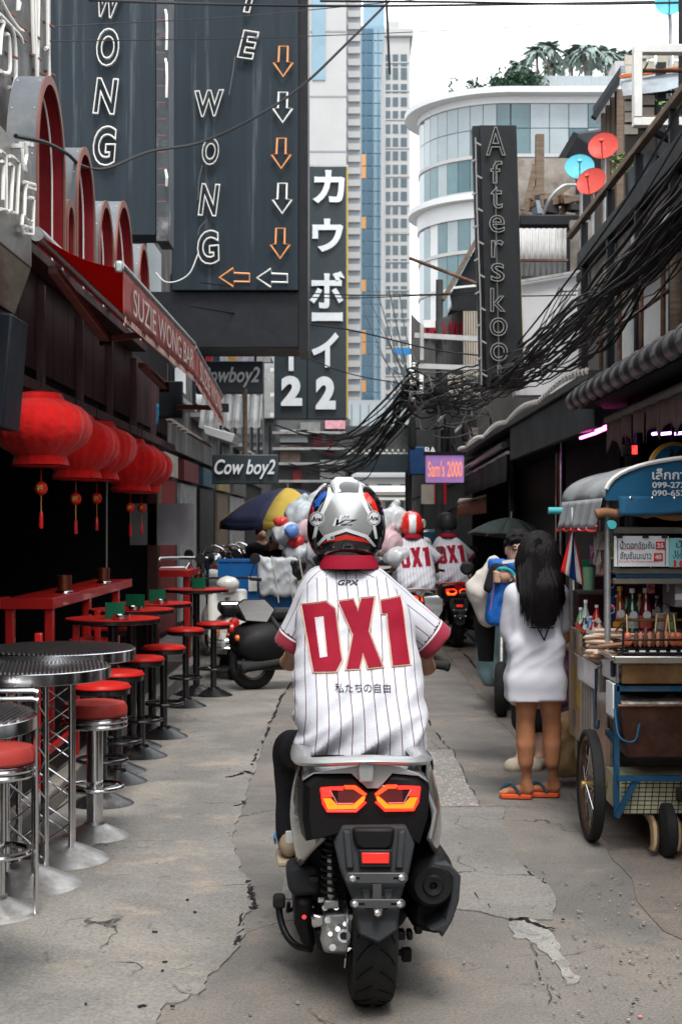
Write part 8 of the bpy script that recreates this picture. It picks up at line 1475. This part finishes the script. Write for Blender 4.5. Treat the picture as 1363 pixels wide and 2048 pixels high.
pb=board('white price board with Thai drink names and red 25 and 40 tags',(1227,1072),(1336,1133),mat('white_board',(.62,.64,.66),.4));nv,rdp=navy_print,mat('red_print',(.6,.03,.02),.5);tx=lambda s_,px,py,wp,hp,m,t=pb,nm='lettering',Y=7.176,**k:put_text(nm,s_,P(px,py,Y),wp*Y/F,hp*Y/F,m,t,world=True,**k)
tx('น้ำดอกอัญชัน',1273,1091,68,19,nv,off=.01);tx('อัญชันมะนาว',1270,1112,62,18,nv,off=.01);tx('Butterfly Pea Juice',1264,1098,48,6,rdp);tx('Butterfly Pea Flower Lemonade',1276,1123,78,6,rdp)
for s_,px,py in (('25',1319,1091),('40',1315,1114)):a,b=P(px-9,py+8,7.177),P(px+9,py-8,7.177);MB().b2((a.x,7.174,a.z),(b.x,7.1785,b.z)).bw('price_tag',rdp,pb,bevel=.002);tx(s_,px,py,13,9,wp_,Y=7.171,off=.03)
for px in (1238,1290,1328):a,b=P(px-6,1076,7.17),P(px+6,1070,7.17);MB().b2((a.x,7.17,a.z),(b.x,7.179,b.z)).bw('clip',blackp,pb)
for px in (1234,1329):MB().bar(P(px,1077,7.177),P(px,1131,7.177),.003,.002).bw('frame_line',nv,pb)
pc=board('cyan price board reading WATER at the right edge of the photo',(1337,1076),(1440,1134),mat('cyan_board',(.22,.5,.52),.45));tx('น้ำ',1362,1088,22,14,nv,pc);tx('เปล่า',1364,1103,32,16,nv,pc);tx('WATER',1368,1114,50,8,mat('teal_print',(.01,.12,.2),.5),pc);tx('10.-',1368,1128,44,16,rdp,pc,off=.03)
def bottle(lab,px,py0,py1,Y,m,cap,lm,big=True,grp='syrup bottles on the cart'):
 b,tp=P(px,py1,Y),P(px,py0,Y);h=tp.z-b.z;r=.034 if big else .024;t=thing('bottle',lab,'bottle',(b.x,Y,b.z),0,grp)
 MB().lathe([(r*.9,0),(r,.01),(r,h*.45),(r*.9,h*.55),(r*.42,h*.75),(r*.36,h*.9)],n=20).build('glass',m,t);MB().lathe([(r*.42,h*.9),(r*.44,h*.92),(r*.42,h),(r*.3,h)],n=14).build('cap',cap,t);MB().lathe([(r*1.02,h*.1),(r*1.02,h*.38)],n=20).build('label',lm,t);MB().cyl((0,-r*1.03,h*.4),(0,-r*1.06,h*.4),r*.62,n=16).build('badge',whitep,t);return t
sy=lambda n,c:mat(n,c,.08,0,coat=.8,spec=.7);goldcap=mat('gold_cap',(.6,.36,.06),.35,.5);lab_m=mat('syrup_label',(.5,.52,.5),.6,var=.3,scale=40)
bottle('amber sauce bottle with a golden cap, left of the three syrup bottles',1238,1173,1262,7.5,sy('amber_syrup',(.3,.06,.01)),goldcap,mat('orange_label',(.65,.28,.03),.6));bottle('dark green syrup bottle with a white cap, middle of three',1263,1177,1264,7.5,sy('green_syrup',(.01,.05,.025)),whitep,lab_m);bottle('red syrup bottle with a white cap, right of three',1290,1177,1264,7.5,sy('red_syrup',(.2,.008,.015)),whitep,mat('red_white_label',(.55,.1,.09),.6,var=.4,scale=30))
for i,(px,py0,py1,c_,lab) in enumerate([(1160,1215,1262,(.12,.25,.1),'small green bottle at the far left corner of the cart'),(1170,1200,1262,(.35,.42,.4),'tall clear bottle behind the small bottles'),(1168,1232,1268,(.03,.03,.035),'small black bottle near the cart corner'),(1180,1232,1270,(.05,.2,.42),'small blue labelled bottle near the cart corner'),(1192,1210,1260,(.5,.012,.012),'tall red drink bottle beside the cans'),(1186,1240,1272,(.45,.02,.02),'short red bottle in front of the tall red one'),(1198,1242,1272,(.5,.35,.28),'pale juice carton shaped bottle beside the cans')]):bottle(lab,px,py0,py1,7.75-.03*i,sy('drink_%d' % i,c_),whitep,lab_m if i % 2 else mat('syrup_label_red',(.5,.05,.04),.6),False,'small drink bottles at the cart corner')
can_b=mat('blue_can',(.008,.035,.2),.22,.6,coat=.4)
for i,(py0,py1,lab) in enumerate([(1194,1243,'lower blue cola can of the stacked pair'),(1143,1193,'upper blue cola can of the stacked pair')]):
 b,tp=P(1216-2*i+2,py1,7.32),P(1216,py0,7.32);h=tp.z-b.z;t=thing('drink_can',lab,'can',(b.x+.004*i,7.32,b.z),0,'stacked blue cans');MB().lathe([(.024,0),(.031,.012),(.0325,.02),(.0325,h-.018),(.027,h-.003),(.027,h),(.022,h-.003)],n=28).build('body',can_b,t);MB().lathe([(.0272,h-.002),(.0285,h),(.0272,h+.002),(.01,h-.001)],n=24).build('top_rim',chrome,t)
 rr=.0328
 def onc(u,v,k=1.0):a=-math.pi/2+u/rr;return Vector((rr*k*math.cos(a),rr*k*math.sin(a),h*.52+v))
 for nm,f_,m,k in (('logo_ring',lambda a,r_:onc(.023*r_*math.cos(a),.023*r_*math.sin(a),1.004),whitep,1),('logo_blue',lambda a,r_:onc(.0205*r_*math.cos(a),-.0205*r_*abs(math.sin(a)) if math.sin(a) < 0 else -.007*r_,1.012),can_b,1),('logo_red',lambda a,r_:onc(.0205*r_*math.cos(a),.0205*r_*math.sin(a) if math.sin(a) > .3 else .0065*r_,1.012),mat('cola_red',(.6,.015,.02),.4),1)):
  MB().grid(lambda u,v:f_(2*math.pi*u,v),28,4).build(nm,m,t)
 v,f=fit_text('PEPSI',.036,.0095,off=.04);MB().add([onc(q.x,q.z,1.02) for q in v],f).build('lettering',blackp,t,smooth=False)
MB().cyl(P(1212,1275,7.33),P(1211,1244,7.33),.017).bw('can_stand',steel,ct)
t=thing('skewer_pile','heap of raw pale meat skewers on the corner of the cart','food',P(1205,1318,7.3));fm_=mat('pale_raw_meat',(.5,.36,.27),.55,var=.3,scale=20);stick=mat('bamboo_stick',(.5,.36,.18),.7)
for i in range(46):
 lv=i//9;c=P(1212+rnd.uniform(-14,16),1312-lv*10+rnd.uniform(-3,3),7.28+rnd.uniform(-.06,.12));a=rnd.uniform(-.45,.35)+math.pi*.02;d=Vector((math.cos(a),math.sin(a)*.5,rnd.uniform(-.05,.12)));MB().loft([(c-d*.09,.004),(c-d*.08,.011),(c-d*.02,.013),(c+d*.05,.011),(c+d*.06,.004)],6).bw('skewer',fm_ if i % 4 else mat('grilled_meat',(.3,.16,.1),.6,var=.3),t)
t=thing('grilled_skewers','row of orange sausages and meat skewers in the grill rack','food',(gx0+.4,gy0+.1,zt+.01));saus=mat('orange_sausage',(.55,.13,.05),.35,var=.2,coat=.4);brownm=mat('browned_meat',(.16,.05,.03),.5,var=.4)
for i,px in enumerate([1254,1270,1279,1288,1297,1305,1314,1322,1331,1345,1356,1366]):
 c=P(px,1278,6.98);big=px in (1254,1345,1356)
 if big:soft_obj('sausage',[E(c+Vector((0,0,.012)),(.02,.018,.022),.01),E(c+Vector((.004,.01,-.018)),(.022,.018,.022),.01)],saus,t,.004,world=True)
 else:MB().loft([(c+Vector((0,0,-.038)),.006),(c+Vector((0,0,-.02)),.012),(c+Vector((.003,0,.02)),.011),(c+Vector((.004,0,.036)),.005)],8).bw('meat',brownm if i % 2 else mat('pinkish_meat',(.45,.2,.12),.5),t)
for px,dx in ((1254,0),(1307,.02),(1328,.022),(1339,-.004),(1352,-.008)):a=P(px,1280,7.0);MB().tube([a,a+Vector((dx,.03,.125))],.0035,6).bw('stick',stick,t)
fl=thing('flag','red white and blue striped flag hanging on the cart corner','flag',P(1142,1165,8.0));cols_=[mat('flag_red',(.5,.012,.012),.8),mat('flag_white',(.6,.6,.6),.8),mat('flag_blue',(.012,.04,.17),.8),mat('flag_white',(0,0,0)),mat('flag_red',(0,0,0))];e_=[0,.17,.36,.68,.9,1.0]
for i,m in enumerate(cols_):MB().grid(lambda u,v:P(1143+3*(e_[i]+(e_[i+1]-e_[i])*u)+(-23+44*(e_[i]+(e_[i+1]-e_[i])*u))*v,1060+(83+30*(e_[i]+(e_[i+1]-e_[i])*u))*v,8.0)+Vector((0,.015*math.sin((e_[i]+(e_[i+1]-e_[i])*u)*9+v*3),0)),4,12).bw('stripe',m,fl,solid=.0015)
MB().cyl(P(1143,1015,8.02),P(1146,1180,8.02),.005).bw('staff',whitep,fl)
t=thing('jar','green lidded plastic jar behind the flag','jar',P(1176,1180,8.0));c=P(1176,1180,8.0);MB().lathe([(.032,0),(.034,.05),(.034,.13)],c,20).bw('body',mat('pale_green_jar',(.2,.38,.22),.3,coat=.5),t);MB().lathe([(.036,.131),(.036,.165),(.03,.17)],c,20).bw('lid',green,t);cbx('jar_shelf',(P(1150,0,8).x,7.9,c.z-.02),(P(1215,0,8).x,8.1,c.z-.001),darkwall)
hp_=thing('hanging_packets','strip of hanging plastic snack packets by the cart post','packets',P(1196,1150,7.6))
for i,(px,py0,py1,c_) in enumerate([(1200,1062,1100,(.5,.48,.45)),(1194,1072,1130,(.45,.4,.38)),(1186,1090,1128,(.25,.1,.18)),(1203,1100,1150,(.52,.3,.25)),(1198,1120,1148,(.5,.5,.5))]):MB().grid(lambda u,v:P(px-7+14*u,py0+(py1-py0)*v,7.6+.02*i)+Vector((0,.012*math.sin(5*u+7*v),0)),5,7).bw('packet',mat('packet_%d' % i,c_,.2,var=.3,scale=20,coat=.5,bump=.5,bscale=20),hp_,solid=.006)
MB().cyl(P(1198,1040,7.65),P(1198,1070,7.65),.003).bw('string',whitep,hp_)
t=thing('sack','tan woven sack on the ground behind the cart panel','sack',(P(1132,0,8.75).x,8.75,0));soft_obj('body',[C((0,0,.16),(.02,.05,.32),.11,.1,.05),C((.02,.04,.36),(.03,.05,.42),.06,.04,.06)],mat('tan_sack',(.36,.24,.12),.85,var=.25,bump=.3,bscale=120),t,.016,disp=crumple(.015,9))
for i,(px,py0,py1,m_,lab) in enumerate([(1232,1190,1236,'cola_dark','dark cola bottle on the inner shelf of the cart, leftmost'),(1252,1194,1236,'mint_drink','mint coloured bottle on the inner shelf behind the amber sauce'),(1278,1188,1236,'straw_drink','straw coloured bottle on the inner shelf between the syrups'),(1312,1192,1236,'plum_drink','plum coloured bottle on the inner shelf right of the red syrup'),(1330,1196,1236,'clear_drink','clear bottle on the inner shelf right of the plum one')]):
 bottle(lab,px,py0,py1,8.1,sy(m_,[(.03,.012,.01),(.06,.28,.2),(.4,.28,.1),(.14,.02,.08),(.4,.44,.44)][i]),[whitep,redp,goldcap,whitep,green][i],lab_m,False,'bottles on the inner shelf of the cart')
for i,(px,c_) in enumerate([(1330,(.5,.12,.1)),(1342,(.2,.32,.12)),(1318,(.55,.5,.4))]):
 p=P(px,1258,7.62);t=thing('tumbler',['red plastic tumbler beside the syrup bottles','green plastic tumbler beside the syrup bottles','cream plastic tumbler beside the syrup bottles'][i],'cup',p,0,'plastic tumblers on the cart');MB().lathe([(.022,0),(.03,.085),(.027,.085),(.02,.006)],n=18).build('body',mat('tumbler_%d' % i,c_,.35,coat=.4),t);MB().torus((0,0,.085),.0285,.002,18,6).build('lip',whitep,t)
for i,(px,py,c_) in enumerate([(1222,1092,(.55,.5,.2)),(1340,1158,(.5,.5,.52)),(1300,1160,(.45,.12,.1))]):
 p=P(px,py,7.45);t=thing('sachet_strip',['yellow sachet strip hanging beside the price board','clear bag hanging under the cyan board','red sachet strip hanging under the sign shelf'][i],'packets',(p.x,7.45,p.z-.07))
 for k in range(3):MB().grid(lambda u,v:Vector((-.022+.044*u,.006*math.sin(6*u+5*v+k),.095-k*.032-.03*v)),4,4).build('sachet',mat('sachet_%d' % i,c_,.25,var=.35,scale=30,coat=.4),t,solid=.004)
 MB().cyl((0,0,.09),(0,0,.15),.002).build('string',whitep,t)
inb=thing('cart_box','clear plastic ice box hanging under the right price board','box',P(1350,1215,7.35));a,b=P(1349,1215,7.3),P(1420,1150,7.3);MB().b2((a.x,7.3,a.z),(b.x,7.6,b.z)).bw('box',mat('milky_plastic',(.4,.38,.36),.2,0,trans=.4),inb,bevel=.01);MB().b2((a.x-.002,7.298,a.z+.04),(a.x+.22,7.299,a.z+.07)).bw('label',paper,inb);MB().tube(curve_pts([P(1352,1142,7.25),P(1354,1150,7.24),P(1350,1165,7.26)]),.004,6).bw('hook',chrome,inb)
cbx('inner_shelf',(1.36,7.85,1.02),(2.46,8.3,1.04),brown_tray);cbx('inner_back',(1.36,8.31,.92),(2.46,8.33,1.3),mat('dark_red_board',(.05,.012,.012),.6,var=.3));cbx('bottle_rail',(1.37,7.4,P(0,1243,7.4).z),(2.46,7.42,P(0,1237,7.4).z),goldm)
cbx('bottle_shelf',(1.362,7.36,P(0,1262,7.5).z-.03),(2.46,7.66,P(0,1262,7.5).z-.002),cs)
# == the street goes on behind the camera; unseen end block added to darken mirror reflections
for nm,lab,lo,hi in (('rear_left_shophouses','sooty shophouses on the left, behind the viewpoint',(-7,-46,0),(-2.6,2.4,4.2)),('rear_right_shophouses','sooty shophouses on the right, behind the viewpoint',(2.6,-46,0),(7,4.6,3.8)),('rear_end_block','pale block closing the street behind the viewpoint',(-12,-58,0),(12,-48,5))):
 t=thing(nm,lab,'building',((lo[0]+hi[0])/2,(lo[1]+hi[1])/2,0));MB().b2(lo,hi).bw('wall',mat('sooty_wall',(.085,.08,.078)),t)
 for i in range(12 if 'end' not in nm else 0):
  xf=hi[0] if 'left' in nm else lo[0];s_=1 if 'left' in nm else -1;y=lo[1]+2+i*3.9;MB().b2((xf,y,3.2),(xf+s_*.05,y+1.5,3.75)).bw('window',mat('dim_window',(.03,.035,.04)),t);MB().b2((xf,y-.6,.1),(xf+s_*.06,y+2.4,2.4)).bw('shutter',rnd.choice([galv,redw,dark,tin]),t);MB().b2((xf,y-.7,2.45),(xf+s_*.8,y+2.6,2.5)).bw('canopy',rnd.choice([tin,canv,awn_m]),t)
